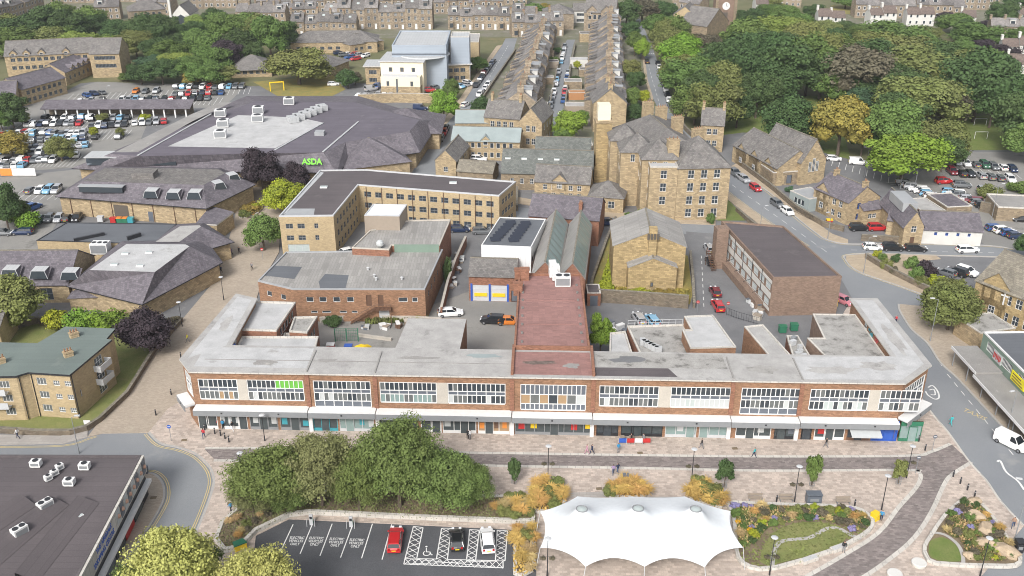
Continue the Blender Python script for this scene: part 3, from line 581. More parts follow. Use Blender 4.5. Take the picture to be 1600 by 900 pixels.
# wheelchair symbol
wc = (-10.42, 94.98); mb = MB()
ring = [(wc[0] + 0.42 * math.cos(t), wc[1] - 0.25 + 0.42 * math.sin(t)) for t in [R(130 + 20 * i) for i in range(13)]]
ribbon(ring, 0.11, RZ + .032, '', 0, mb=mb)
ribbon([(wc[0] - 0.12, wc[1] + 0.75), (wc[0] - 0.06, wc[1] + 0.0), (wc[0] + 0.38, wc[1] - 0.02), (wc[0] + 0.58, wc[1] - 0.55), (wc[0] + 0.75, wc[1] - 0.52)], 0.13, RZ + .033, '', 0, mb=mb)
mb.cyl(wc[0] - 0.13, wc[1] + 0.98, RZ + .03, RZ + .034, 0.14, n=10); tag(mb.build('wheelchair_symbol', 'line_white'), kind='structure')
text('TAXIS', ((70.02, 126.19)[0], (70.02, 126.19)[1], LN), 1.5, 'line_yellow', rz=R(-52), name='road_lettering', kind='structure', sx=0.9)
# drain covers on the paving
for p in [(-47.45, 119.15), (-47.42, 105.64), (11.67, 107.59), (16.21, 109.01), (18.15, 115.93), (31.82, 117.04), (-36.94, 104.42), (-27.06, 117.52)]:
 tag(MB().obox((0, 0), 0.1, 0.8, 0.6, 0, 0.006).build('drain_cover', 'soil', loc=(p[0], p[1], PV + .012)), kind='structure')

# ================================================================ the long shopping parade
FY = lambda x: 120.75 - 0.0328 * x
pp = [(-46.1, FY(-46.1)), (55.0, FY(55.0)), (60.5, 124.0), (60.2, 146.0), (56.2, 146.0), (56.2, 126.2), (-42.5, 129.6), (-42.5, 146.0), (-45.9, 147.6), (-48.4, 125.7)]
par = B('shopping_parade', 'long two-storey brick shopping parade with white canopy facing the paved square', pp, 9.7, 'brick_orange', 'building')
fe, fd, fl = par.edge(0)
X2T = lambda X: (X + 46.1) / fd.x
def parade_window(edge, t0, t1, rows, z0):
 """rows from the bottom: (height, columns, list of pane materials); frame bars between all panes"""
 a, d, l = par.edge(edge); W_ = t1 - t0; H_ = sum(r[0] for r in rows)
 par.W.setdefault(edge, []).append((t0, t1, z0, z0 + H_))
 q = a + d * t0; rz = math.atan2(d.y, d.x); f = MB(); y0, y1 = 0.03, 0.12; b = 0.055
 f.box(0, -0.04, -0.1, W_, y1, 0.02); f.box(-0.08, -0.03, H_ - 0.02, W_ + 0.08, y1, H_ + 0.08); f.box(-0.08, -0.03, 0.02, 0.02, y1, H_ - 0.02); f.box(W_ - 0.02, -0.03, 0.02, W_ + 0.08, y1, H_ - 0.02)
 z = 0
 for h_, n, ms in rows:
  for i in range(1, n): f.box(W_ * i / n - b, y0, z + b, W_ * i / n + b, y1, z + h_ - b)
  if z: f.box(0.02, y0, z - b, W_ - 0.02, y1, z + b)
  z += h_
 o = f.build('window', 'white_paint', par.t, loc=(q.x, q.y, z0), rz=rz)
 z = 0
 for h_, n, ms in rows:
  for i in range(n):
   mt = ms[i % len(ms)] if len(ms) < n else ms[i]; key = ('pane', round(W_ / n, 3), h_, mt)
   if key not in WCACHE:
    w2 = W_ / n; WCACHE[key] = MB().face([(0, 0, 0), (w2, 0, 0), (w2, 0, h_), (0, 0, h_)]).mesh('pane', mt)
   place('spandrel_panel' if mt in ('panel_slate', 'panel_green') else 'pane', WCACHE[key], o, (W_ * i / n, 0.10 if i % 3 else 0.095, z))
  z += h_
def rnd(n, pool, seed):
 r_ = random.Random(seed); return [r_.choice(pool) for _ in range(n)]
DARK = ['glass', 'glass', 'glass_mid', 'glass']; LOW = ['glass', 'glass_mid', 'blind', 'glass_mid', 'glass', 'glass_mid']; BL = ['blind', 'glass_pale', 'blind', 'blind']
U2X = lambda u: (u - 801.0) / 10.84           # photo columns at window height to metres along the front
def std(u0, u1, n, top, low, seed, tall=False):
 t0, t1 = X2T(U2X(u0)), X2T(U2X(u1)); rows = [(1.32, n, rnd(n, low, seed)), (0.62, max(1, n // 2), ['panel_slate']), (1.32, n, top if len(top) == n else rnd(n, top, seed + 1))]
 z = 5.25
 if tall: rows = [(0.95, n // 2, ['panel_slate'])] + rows; z = 4.32
 parade_window(0, t0, t1, rows, z)
std(311, 371, 8, DARK, ['interior_warm', 'glass_mid', 'interior_warm', 'interior_warm', 'glass_mid'], 3)
std(388, 475, 12, ['glass'] * 6 + ['panel_green'] * 6, LOW, 4)
std(492, 580, 12, DARK, LOW, 5, True)
std(596, 683, 12, DARK, ['glass_green', 'glass_mid', 'glass_green', 'glass_mid'], 6)
std(702, 790, 12, DARK, LOW, 7)
parade_window(0, X2T(U2X(815)), X2T(U2X(915)), [(0.95, 14, ['panel_slate']), (1.55, 7, ['interior_warm', 'glass_mid', 'interior_warm', 'glass', 'interior_warm', 'glass_mid', 'blind']), (1.6, 14, ['panel_slate'])], 4.4)
std(937, 1027, 12, DARK, LOW, 8)
std(1047, 1137, 12, ['glass'] * 12, BL, 9)
std(1155, 1243, 12, DARK, LOW, 10, True)
std(1260, 1348, 12, DARK, ['glass_mid', 'glass_pale', 'blind', 'glass'], 11)
std(1366, 1427, 8, DARK, LOW, 12)
for e_, n_ in ((1, 8), (9, 5)):
 l_ = par.edge(e_)[2]; parade_window(e_, 0.9, l_ - 0.7, [(1.32, n_, rnd(n_, LOW, e_)), (0.62, max(1, n_ // 2), ['panel_slate']), (1.32, n_, rnd(n_, DARK, e_))], 5.25)
for u0, u1 in ((372, 387), (684, 701), (1028, 1046), (1349, 1365)):
 a = fe + fd * X2T(U2X(u0)); MB().box(0, -0.05, -0.1, (u1 - u0) / 10.84, 0.0, 3.36).build('concrete_panel', 'concrete', par.t, loc=(a.x, a.y, 5.25), rz=math.atan2(fd.y, fd.x))
SEC = [-46.1, -29.4, -19.6, 0.0, 11.6, 31.3, 41.0, 55.0]
frz = math.atan2(fd.y, fd.x)
for X in SEC[1:-1]:
 a = fe + fd * X2T(X); MB().box(-0.3, -0.16, 4.2, 0.3, 0.02, 9.62).build('pier', 'brick_red', par.t, loc=(a.x, a.y, 0), rz=frz)
# shopfronts: (u0, u1, frame, glass, fascia, doors at fraction, stall riser material)
U2S = lambda u: (u - 801.6) * 0.09398
shops = [(312, 341, 'white_paint', 'glass_shop', 'grey_paint', 0.2), (346, 388, 'white_paint', 'glass_shop', 'white_paint', 0.85), (392, 436, 'grey_paint', 'glass_shop', 'black_paint', 0.5), (440, 487, 'grey_paint', 'glass_shop', 'panel_slate', 0.5),
   (492, 530, 'teal_paint', 'glass_shop', 'teal_paint', 0.5), (533, 587, 'grey_light', 'glass_green', 'grey_paint', 0.3), (594, 655, 'black_paint', 'glass_shop', 'brown_paint', 0.5), (660, 692, 'white_paint', 'glass_shop', 'white_paint', 0.75),
   (694, 746, 'white_paint', 'glass_shop', 'blue_paint', 0.65), (749, 798, 'white_paint', 'interior_warm', 'green_paint', 0.35), (806, 928, 'grey_paint', 'glass_shop', 'panel_slate', 0.5), (932, 966, 'black_paint', 'glass', 'black_paint', 0.5),
   (970, 1034, 'black_paint', 'glass_shop', 'grey_paint', 0.4), (1038, 1086, 'grey_light', 'glass_green', 'grey_light', 0.8), (1090, 1136, 'grey_light', 'glass_green', 'grey_light', 0.15), (1146, 1200, 'white_paint', 'glass_shop', 'grey_paint', 0.4),
   (1205, 1240, 'black_paint', 'glass_shop', 'black_paint', 0.3), (1246, 1262, 'black_paint', 'glass', 'black_paint', 0.5), (1266, 1312, 'white_paint', 'glass_shop', 'brown_paint', 0.5), (1316, 1350, 'brown_paint', 'glass', 'green_paint', 0.5), (1353, 1392, 'blue_paint', 'blue_paint', 'blue_paint', 2), (1395, 1428, 'green_paint', 'glass_green', 'green_paint', 0.6)]
posters = {3: ['teal_paint', 'blind', 'teal_paint'], 5: ['teal_paint', 'blind', 'teal_paint', 'blind'], 9: ['orange_paint', 'blind', 'brown_paint', 'orange_paint'], 8: ['blind', 'yellow_paint', 'panel_slate'], 10: ['red_paint', 'yellow_paint', 'blind', 'orange_paint', 'red_paint', 'yellow_paint'], 2: ['blind', 'panel_slate', 'blind'], 1: ['blind', 'blind', 'blind', 'blind'], 15: ['blind', 'blind'], 16: ['blind', 'panel_slate'], 4: ['blind', 'teal_paint'], 18: ['red_paint', 'blind'], 13: ['grey_light']}
for i, (u0, u1, fr, gl, fa, df) in enumerate(shops):
 t0, t1 = X2T(U2S(u0)), X2T(U2S(u1)); W_ = t1 - t0; H_ = 3.35
 par.W.setdefault(0, []).append((t0, t1, 0.14, 0.14 + H_)); a = fe + fd * t0
 sf = thing('shopfront', None, None, (a.x, a.y, 0.14), frz); sf.parent = par.t
 f = MB(); rise = 0.45 if df < 1 else 0.1
 f.box(0, -0.02, 0, W_, 0.12, rise); f.box(0, 0, 2.62, W_, 0.12, 2.7)
 n = max(2, round(W_ / 1.5)); dw = 1.1; d0 = W_ * df - dw / 2
 for k in range(n + 1): x = 0.05 + (W_ - 0.1) * k / n; f.box(x - 0.05, 0, rise, x + 0.05, 0.12, 2.62)
 f.build('frame', fr, sf)
 MB().face([(0, 0.08, rise), (W_, 0.08, rise), (W_, 0.08, 2.62), (0, 0.08, 2.62)]).build('pane', gl, sf)
 MB().box(0, -0.14, 2.7, W_, 0.1, H_).build('fascia_sign', fa, sf)
 if df < 1:
  d = MB().box(d0, -0.03, 0.02, d0 + dw, 0.07, 2.4); d.build('door', gl if gl != 'interior_warm' else 'glass_shop', sf)
  MB().box(d0 - 0.07, -0.06, 0, d0, 0.07, 2.48).box(d0 + dw, -0.06, 0, d0 + dw + 0.07, 0.07, 2.48).box(d0, -0.06, 2.4, d0 + dw, 0.07, 2.48).build('door_frame', fr, sf)
 ps = posters.get(i, [])
 r_ = random.Random(i)
 for k, m_ in enumerate(ps):
  x = W_ * (k + 0.5) / len(ps) + r_.uniform(-.2, .2); w2 = min(0.9, W_ / len(ps) * 0.55)
  if df < 1 and d0 - w2 / 2 < x < d0 + dw + w2 / 2: continue
  z_ = r_.uniform(0.7, 1.1); MB().box(x - w2 / 2, 0.05, z_, x + w2 / 2, 0.075, z_ + r_.uniform(0.9, 1.4)).build('poster', m_, sf)
 if i == 19:
  aw = MB(); aw.face([(-0.1, -0.1, 2.75), (W_ + 1.0, -0.1, 2.75), (W_ + 1.0, -2.3, 2.15), (-0.1, -2.3, 2.15)][::-1]); aw.face([(-0.1, -2.3, 2.15), (W_ + 1.0, -2.3, 2.15), (W_ + 1.0, -2.3, 1.9), (-0.1, -2.3, 1.9)][::-1]); aw.build('awning', 'blind', sf)
par.walls()
# canopy, one slab per section, its white top and grey front edge
def canopy_piece(a, b, ztop, depth, name='canopy'):
 a = Vector(a); b = Vector(b); d = (b - a).normalized(); n_ = Vector((d.y, -d.x)); L_ = (b - a).length
 mb = MB().box(0, -depth, ztop - 0.3, L_, -0.02, ztop); o = mb.build(name, 'white_paint', par.t, loc=(a.x, a.y, 0), rz=math.atan2(d.y, d.x))
 MB().box(-0.02, -depth - 0.05, ztop - 1.0, L_ + 0.02, -depth + 0.1, ztop - 0.12).build('fascia', 'grey_paint', o)
 MB().box(0.02, -depth + 0.12, ztop - 0.46, L_ - 0.02, -0.03, ztop - 0.33).build('soffit', 'grey_light', o)
 k = max(1, round(L_ / 9))
 for i in range(k): MB().box(L_ * (i + .5) / k - 0.12, -depth - 0.12, ztop - 0.55, L_ * (i + .5) / k + 0.12, -depth - 0.055, ztop - 0.35).build('spotlight', 'black_paint', o)
zt = [4.32, 4.26, 4.2, 4.05, 4.0, 3.96, 4.05]
for i in range(7):
 a = fe + fd * (X2T(SEC[i]) + 0.06); b = fe + fd * (X2T(SEC[i + 1]) - 0.06); canopy_piece(a, b, zt[i], 1.6)
a_, d_, l_ = par.edge(1); canopy_piece(a_ + d_ * 0.35, a_ + d_ * (l_ - 0.1), 4.12, 1.6)
a_, d_, l_ = par.edge(9); canopy_piece(a_ + d_ * 0.1, a_ + d_ * (l_ - 0.35), 4.4, 1.6)
for X in (-29.4, -19.6, 0.0, 11.6, 31.3, 41.0):
 a = fe + fd * X2T(X); MB().box(-0.28, -0.35, 0.14, 0.28, -0.01, 3.5).build('pillar', 'white_paint', par.t, loc=(a.x, a.y, 0), rz=frz)
# roof of the front range and wings
PL = [par.L(q) for q in pp]
mb = MB(); Q = offset_poly(PL, 0.35); mb.prism(Q, 9.7, 9.92, 1, top=0, bottom=True); mb.build('roof', ['felt_pale', 'kerb_pale'], par.t)
lx = lambda q: par.L(q)
for poly, m_, z_ in (([(-46, 123.5), (-29.6, 122.9), (-29.6, 129), (-46, 129.3)], 'felt_white', 9.925), ([(0.1, 121.2), (11.5, 120.8), (11.5, 127.6), (0.1, 127.9)], 'red_sheet', 9.93), ([(11.8, 120.8), (23.5, 120.4), (22.5, 122.9), (11.8, 123.2)], 'felt_dark', 9.926),
      ([(41.2, 119.8), (55, 119.6), (59.8, 124.2), (59.6, 145.5), (56.6, 145.5), (56.6, 126.4), (41.2, 126.4)], 'felt_white', 9.926), ([(11.9, 123.4), (31, 122.7), (31, 127.0), (11.9, 127.7)], 'felt_dirty', 9.927), ([(-47.6, 126), (-43, 129.8), (-43.0, 145.6), (-45.6, 147)], 'felt_white', 9.924)):
 MB().face([(*lx(q), z_) for q in ccw(poly)]).build('roof_patch', m_, par.t)
for xx in (-29.4, -19.6, 31.3, 41.0): MB().box(-0.1, 0.1, 9.92, 0.1, 6.4, 10.07).build('roof_upstand', 'felt_grey', par.t, loc=(*lx((xx, FY(xx))), 0), rz=frz)
MB().box(1.0, 3.3, 9.9255, 45.5, 3.45, 9.96).build('roof_seam', 'felt_grey', par.t, loc=(*lx((-46.1, FY(-46.1))), 0), rz=frz)
for k, (cx, cy, rx_, ry_, m_) in enumerate(((-36, 124.6, 1.8, .8, 'felt_grey'), (-27, 125.2, 1.5, .6, 'felt_grey'), (-14, 126.0, 3.0, .5, 'felt_grey'), (-10, 123.0, .8, .2, 'felt_dirty'), (-4, 126.6, 2.6, .8, 'patina'), (17, 125.4, 2.6, 1.0, 'asphalt'), (27, 123.6, 2.0, .9, 'felt_dirty'), (36, 122.6, 2.8, 1.3, 'felt_dirty'), (46, 122.4, 4.0, 1.2, 'felt_pale'), (53, 123.6, 3.0, 1.4, 'felt_pale'), (58.2, 132, 1.0, 4.6, 'felt_pale'), (8.6, 123.6, 1.3, .8, 'felt_grey'), (4, 124.6, 2.4, .7, 'tile_brown'), (-45, 137, .8, 3.0, 'felt_pale'))):
 r_ = random.Random(k); n_ = 16; w0 = [r_.uniform(.65, 1.2) for _ in range(n_)]
 MB().face([(cx + rx_ * w0[i] * math.cos(6.283 * i / n_) - pp[0][0], cy + ry_ * w0[i] * math.sin(6.283 * i / n_) - pp[0][1], 9.936 + k * .0006) for i in range(n_)]).build('roof_stain', m_, par.t)
for xx in (0.0, 11.6): MB().box(-0.2, 0.2, 9.93, 0.2, 8.6, 10.4).build('parapet', 'brick_red', par.t, loc=(*lx((xx, FY(xx))), 0), rz=frz)
# dark graffiti on the inner faces of the two wings
for (x, y, c, s1) in ((-42.46, 131.5, 'blue_paint', 1), (-42.46, 132.6, 'white_paint', 1), (56.16, 136.0, 'teal_paint', -1), (56.16, 138.2, 'blind', -1), (56.16, 133.5, 'red_paint', -1)):
 t_ = MB(); r_ = random.Random(int(y * 10))
 pts = [(0, 0, 8.7)]
 for k in range(5): 
  a0 = r_.uniform(-0.8, 0.8); z_ = r_.uniform(8.45, 9.2); t_.box(-0.012, a0 - 0.28, z_ - 0.16, 0.012, a0 + 0.28, z_ + 0.2)
 t_.build('graffiti', c, par.t, loc=(*lx((x + 0.03 * s1, y)), 0))
# ---------------------------------------------------------------- rooms behind the parade
def flatb(name, label, px, h, wall, roof, par_=0.3, cap='kerb_pale', cat='building', wins=(), over=0.0):
 b = B(name, label, px, h, wall, cat)
 for w_ in wins: b.wins(*w_[0:6], **(w_[6] if len(w_) > 6 else {}))
 b.walls(); b.flat(roof, par_, 0.25, over=over, cap=cap); return b
flatb('rear_extension', 'pale flat-roofed brick extension behind the left wing of the parade', [(-43.43, 147.33), (-36.06, 146.85), (-37.05, 136.7), (-44.21, 137.14)], 8.7, 'brick_red', 'felt_white', wins=((1, 5, [6.9], 1.1, 1.3, 'white'),))
flatb('rear_extension', 'low stained flat roof tucked in the left corner behind the parade', [(-42.4, 129.7), (-30.0, 129.3), (-30.4, 136.2), (-42.4, 136.2)], 7.9, 'brick_red', 'felt_white')
flatb('rear_extension', 'small brick stair block with dark stained roof behind the parade', [(-35.82, 143.98), (-32.07, 144.21), (-32.68, 138.54), (-35.63, 138.98)], 7.4, 'brick_red', 'felt_dirty', wins=((1, 2, [5.2], 1.0, 1.3, 'white'),))
flatb('rear_extension', 'lower brick block with puddled roof beside the green wire gates', [(-36.71, 139.84), (-32.95, 139.62), (-33.46, 134.89), (-36.11, 135.1)], 6.6, 'brick_red', 'felt_dirty', wins=((1, 2, [3.6, 0.6], 0.9, 1.4, 'white'),))
gb = flatb('rear_extension', 'large plain grey flat-roofed block behind the middle of the parade', [(-17.9, 127.9), (-8.0, 127.6), (-7.3, 140.2), (-16.7, 140.4)], 9.2, 'brick_orange', 'felt_pale', 0.0)
flatb('rear_extension', 'single-storey grey felt roof with white vents beside the pink-roofed hall', [(-3.4, 128.4), (-0.2, 128.3), (-0.2, 139.0), (-3.4, 139.2)], 3.6, 'brick_red', 'felt_grey')
flatb('rear_extension', 'low pale roof beside the bushy tree behind the parade', [(15.82, 140.22), (18.37, 140.89), (18.74, 132.17), (14.95, 131.76)], 6.4, 'brick_red', 'felt_white')
rb = flatb('rear_extension', 'flat-roofed extension with railing and white ducts behind the parade', [(18.72, 141.54), (27.98, 142.22), (28.39, 134.15), (27.13, 130.69), (19.91, 130.69), (19.5, 133.95)], 7.0, 'brick_red', 'felt_dirty')
flatb('rear_extension', 'tall white-roofed brick block behind the right half of the parade', [(27.82, 141.46), (32.56, 141.92), (34.05, 131.07), (27.07, 130.66), (26.77, 136.76), (28.18, 136.76)], 8.9, 'brick_orange', 'felt_white', 0.2)
flatb('rear_extension', 'narrow pale-roofed brick wing running back from the parade', [(37.08, 139.02), (40.2, 139.69), (42.44, 127.19), (38.91, 128.36)], 8.3, 'brick_orange', 'felt_pale', 0.2)
flatb('rear_extension', 'broad grey stained flat roof inside the right wing of the parade', [(47.5, 126.9), (56.1, 126.6), (56.1, 143.2), (49.2, 143.4), (48.6, 135.0), (46.0, 135.0)], 8.4, 'brick_brown', 'felt_dirty', 0.15)
ac = flatb('rear_extension', 'sunken brick block crowded with ducts inside the right wing', [(42.6, 128.0), (45.8, 127.8), (45.6, 138.4), (43.8, 138.4)], 6.9, 'brick_red', 'felt_dirty')
for k in range(7):
 ac.box('air_unit', 44.4 + random.uniform(-.6, .6), 129.5 + k * 1.2, 6.95, 6.95 + random.uniform(.5, 1.1), random.uniform(.6, 1.2), random.uniform(.5, .9), random.uniform(0, 1), random.choice(['grey_light', 'grey_paint', 'metal_pale']))
for k in range(6):
 rb.box('duct', *lerp((20.5, 135.6), (22.6, 133.0), k / 5), 7.05, 7.05 + 0.9, 0.9, 1.1, 0.3 * k, 'metal_pale')
mb = MB()
A0, A1 = rb.L((18.82, 141.54)), rb.L((27.74, 141.99))
for k in range(9): q = lerp(A0, A1, k / 8); mb.tube((*q, 7.2), (*q, 8.2), 0.035)
for z_ in (7.7, 8.2): mb.tube((*A0, z_), (*A1, z_), 0.035)
mb.build('railing', 'grey_light', rb.t)
for k in range(3):
 gbx = MB().box(-0.45, -0.45, 0, 0.45, 0.45, 0.55).box(-0.3, -0.3, 0.55, 0.3, 0.3, 0.7); gbx.build('roof_vent', 'white_paint', gb.t, loc=(*gb.L((-1.0, 130.5 + 2.6 * k)), 3.62))
# the pink-roofed hall behind the centre of the parade
hall = B('market_hall', 'long hall with weathered pink sheet roof behind the parade centre', [(0.3, 128.6), (11.6, 128.3), (12.0, 155.0), (1.2, 155.2)], 10.1, 'brick_red')
hall.walls(); hall.flat('red_sheet', 0.45, 0.3, cap='brick_red')
for k in range(8):
 for xx in (1.5, 10.6): hall.box('roof_vent', xx + k * 0.05, 130.5 + k * 2.9, 10.08, 10.38, 0.35, 0.35, 0, 'slate_grey')
for yy in (136.5, 145.0): hall.box('roof_ridge_seam', 6.2, yy, 10.08, 10.16, 10.4, 0.15, 0, 'red_sheet')
def ac_unit(parent_b, x, y, z, l=2.2, w_=1.6, h=1.5, rz=0, fans=2):
 q = parent_b.L((x, y)); o = MB().box(-l / 2, -w_ / 2, 0.12, l / 2, w_ / 2, h).box(-l / 2 + .1, -w_ / 2 + .1, 0, l / 2 - .1, w_ / 2 - .1, 0.12).build('air_conditioner', 'white_paint', parent_b.t, loc=(*q, z), rz=rz)
 for k in range(fans):
  x0 = -l / 2 + l * (k + 0.5) / fans; MB().cyl(x0, 0, h, h + 0.08, min(l / fans, w_) * 0.4, n=12).build('fan', 'black_paint', o)
 MB().box(-l / 2 + .15, -w_ / 2 - 0.02, 0.3, l / 2 - .15, -w_ / 2, h - .2).build('grille', 'grey_paint', o)
 return o
ac_unit(hall, 8.6, 151.2, 10.1, 2.6, 2.0, 1.8)
for k in range(4): hall.box('duct', 7.6 - 0.5 * (k % 2), 153.2 + k * 1.3, 10.1 + 0.2, 11.3 + 0.2 * k, 1.5 - .1 * k, 1.5, 0.1, 'white_paint')
for (x, y, h_) in ((1.0, 148.5, 2.2), (2.2, 153.5, 2.6), (1.2, 155.0, 1.8)): hall.chimney(x, y, 9.6, h_, 1.5, 1.2, 0, 'brick_red')

# ================================================================ buildings in the middle ground
def loft_roof(b, eaves, ze, top, zt, mat, topmat, over=0.0):
 """sloping sides between an eaves polygon and a flat-top polygon with as many corners"""
 E_ = [b.L(q) for q in eaves]; T_ = [b.L(q) for q in top]; n = len(E_); mb = MB()
 for i in range(n):
  j = (i + 1) % n; mb.face([(*E_[i], ze), (*E_[j], ze), (*T_[j], zt), (*T_[i], zt)])
 mb.face([(*q, ze - 0.02) for q in E_[::-1]]); o = mb.build('roof', mat, b.t)
 MB().face([(*q, zt + 0.01) for q in T_]).build('roof_deck', topmat, b.t)
 for i in range(n):
  j = (i + 1) % n; ribbon([E_[i], E_[j]], 0.14, ze - 0.16, 'gutter', 'black_paint', o, h=0.14, off=0.0)
 return o
def mansard(name, label, eaves, ze, top, zt, wall, mat, topmat, inset=0.7, wins=()):
 b = B(name, label, offset_poly(ccw(eaves), -inset), ze, wall)
 for w_ in wins: b.wins(*w_[:6], **(w_[6] if len(w_) > 6 else {}))
 b.walls(); E_ = ccw(eaves); T_ = ccw(top); loft_roof(b, E_, ze, T_, zt, mat, topmat); return b
def pitched(name, label, poly, h, wall, roof, rise, kind='gable', along=0, wins=(), over=0.35, chim=(), group=None, cat='building', hipf=1.0):
 b = B(name, label, poly, h, wall, cat, group=group)
 for w_ in wins: b.wins(*w_[:6], **(w_[6] if len(w_) > 6 else {}))
 g = b.pitched(roof, rise, kind, along, over, hipf=hipf); b.walls(g)
 for c_ in chim:       # (fraction along the ridge, fraction across, stack height above ridge)
  P = b.p if along == 0 else b.p[1:] + b.p[:1]
  a = lerp(P[0], P[1], c_[0]); d = lerp(P[3], P[2], c_[0]); q = lerp(a, d, c_[1]); rz = math.atan2(P[1][1] - P[0][1], P[1][0] - P[0][0])
  b.chimney(q[0], q[1], h + rise * (1 - abs(c_[1] - .5) * 2) - 0.5, c_[2] + 0.5, 0.7, 1.3, 2, rz=rz)
 return b
def skylight(b, x, y, z, l=1.2, w_=0.9, rz=0, mat='glass_pale'):
 o = MB().box(-l / 2, -w_ / 2, -0.1, l / 2, w_ / 2, 0.22).build('skylight', 'white_paint', b.t, loc=(*b.L((x, y)), z), rz=rz)
 MB().box(-l / 2 + .08, -w_ / 2 + .08, 0.225, l / 2 - .08, w_ / 2 - .08, 0.26).build('pane', mat, o)
def gable_dormer(b, x, y, z, rz, w_=2.4, hh=2.0, dep=3.0, mat=None, roof='slate_grey', style='white'):
 """a gabled dormer or cross gable facing local -Y; x, y world"""
 lx_, ly_ = b.L((x, y)); rise = w_ * 0.45
 o = MB().face([(-w_ / 2, 0, 0), (w_ / 2, 0, 0), (w_ / 2, 0, hh), (0, 0, hh + rise), (-w_ / 2, 0, hh)]).face([(-w_ / 2, dep, 0), (-w_ / 2, 0, 0), (-w_ / 2, 0, hh), (-w_ / 2, dep, hh)]).face([(w_ / 2, 0, 0), (w_ / 2, dep, 0), (w_ / 2, dep, hh), (w_ / 2, 0, hh)]).build('gable', mat or b.wall, b.t, loc=(lx_, ly_, z), rz=rz)
 k = 0.2; e = MB()
 for s_ in (-1, 1):
  q = [(s_ * (w_ / 2 + k), -k, hh - k * 0.9 + 0.06), (0, -k, hh + rise + 0.06), (0, dep, hh + rise + 0.06), (s_ * (w_ / 2 + k), dep, hh - k * 0.9 + 0.06)]; e.face(q if s_ < 0 else q[::-1]); e.face([(a_, b_, c_ - 0.1) for a_, b_, c_ in (q[::-1] if s_ < 0 else q)])
  e.face([q[0], q[1], (q[1][0], q[1][1], q[1][2] - .1), (q[0][0], q[0][1], q[0][2] - .1)])
 e.build('gable_roof', roof, o)
 f, g, sl = win_meshes(min(1.2, w_ * 0.5), min(1.4, hh * 0.65), style)
 wo = place('window', f, o, (0, -0.16, hh * 0.25)); 
 wo.data = f; pl = place('pane', g, wo)
 return o

# ---- L-shaped office block of buff brick
off = B('office_block', 'L-shaped buff brick office block with dark flat roof behind the brick workshops', [(-47.6, 187.46), (-36.54, 187.83), (-34.16, 207.01), (-2.76, 199.85), (0.86, 209.2), (-33.93, 217.9), (-44.56, 217.43)], 8.6, 'brick_buff')
for z_ in (6.0, 3.4):
 for t_ in (1.9, 4.3, 7.4): off.win(0, t_ , z_, 1.5 if t_ < 7 else 0.8, 1.1, 'dark')
off.win(0, 3.4, 0.3, 4.4, 2.2, 'pale')
off.wins(1, 7, [6.0, 3.4, 0.8], 1.2, 1.3, 'dark'); off.wins(2, 12, [6.1, 3.5, 0.9], 1.65, 1.25, 'dark', m0=0.8); off.wins(3, 4, [6.1, 3.5, 0.9], 1.5, 1.2, 'dark')
off.walls(); off.flat('felt_dark', 0.3, 0.3, cap='grey_light')
for i in range(9):
 a, d, l = off.edge(2); q = a + d * (l * (i + 0.5) / 9.0) ; MB().tube((q.x + d.y * .12, q.y - d.x * .12, 0), (q.x + d.y * .12, q.y - d.x * .12, 8.5), 0.07).build('drainpipe', 'brown_paint', off.t)
for u in [(-41.62, 205.71), (-13.19, 208.76)]: skylight(off, *u, 8.65, 1.6, 1.0)
a1, d1, l1 = off.edge(5); MB().face([(*off.L(q), 8.62) for q in ccw([(-47.02, 187.83), (-40.61, 187.83), (-41.16, 192.33), (-46.11, 192.33)])]).build('roof_patch', 'lead', off.t)
MB().face([(*off.L(q), 8.615) for q in ccw([(-47.23, 188.2), (-46.57, 190.06), (-43.42, 216.02), (-44.47, 216.96)])]).build('roof_patch', 'metal_pale', off.t)
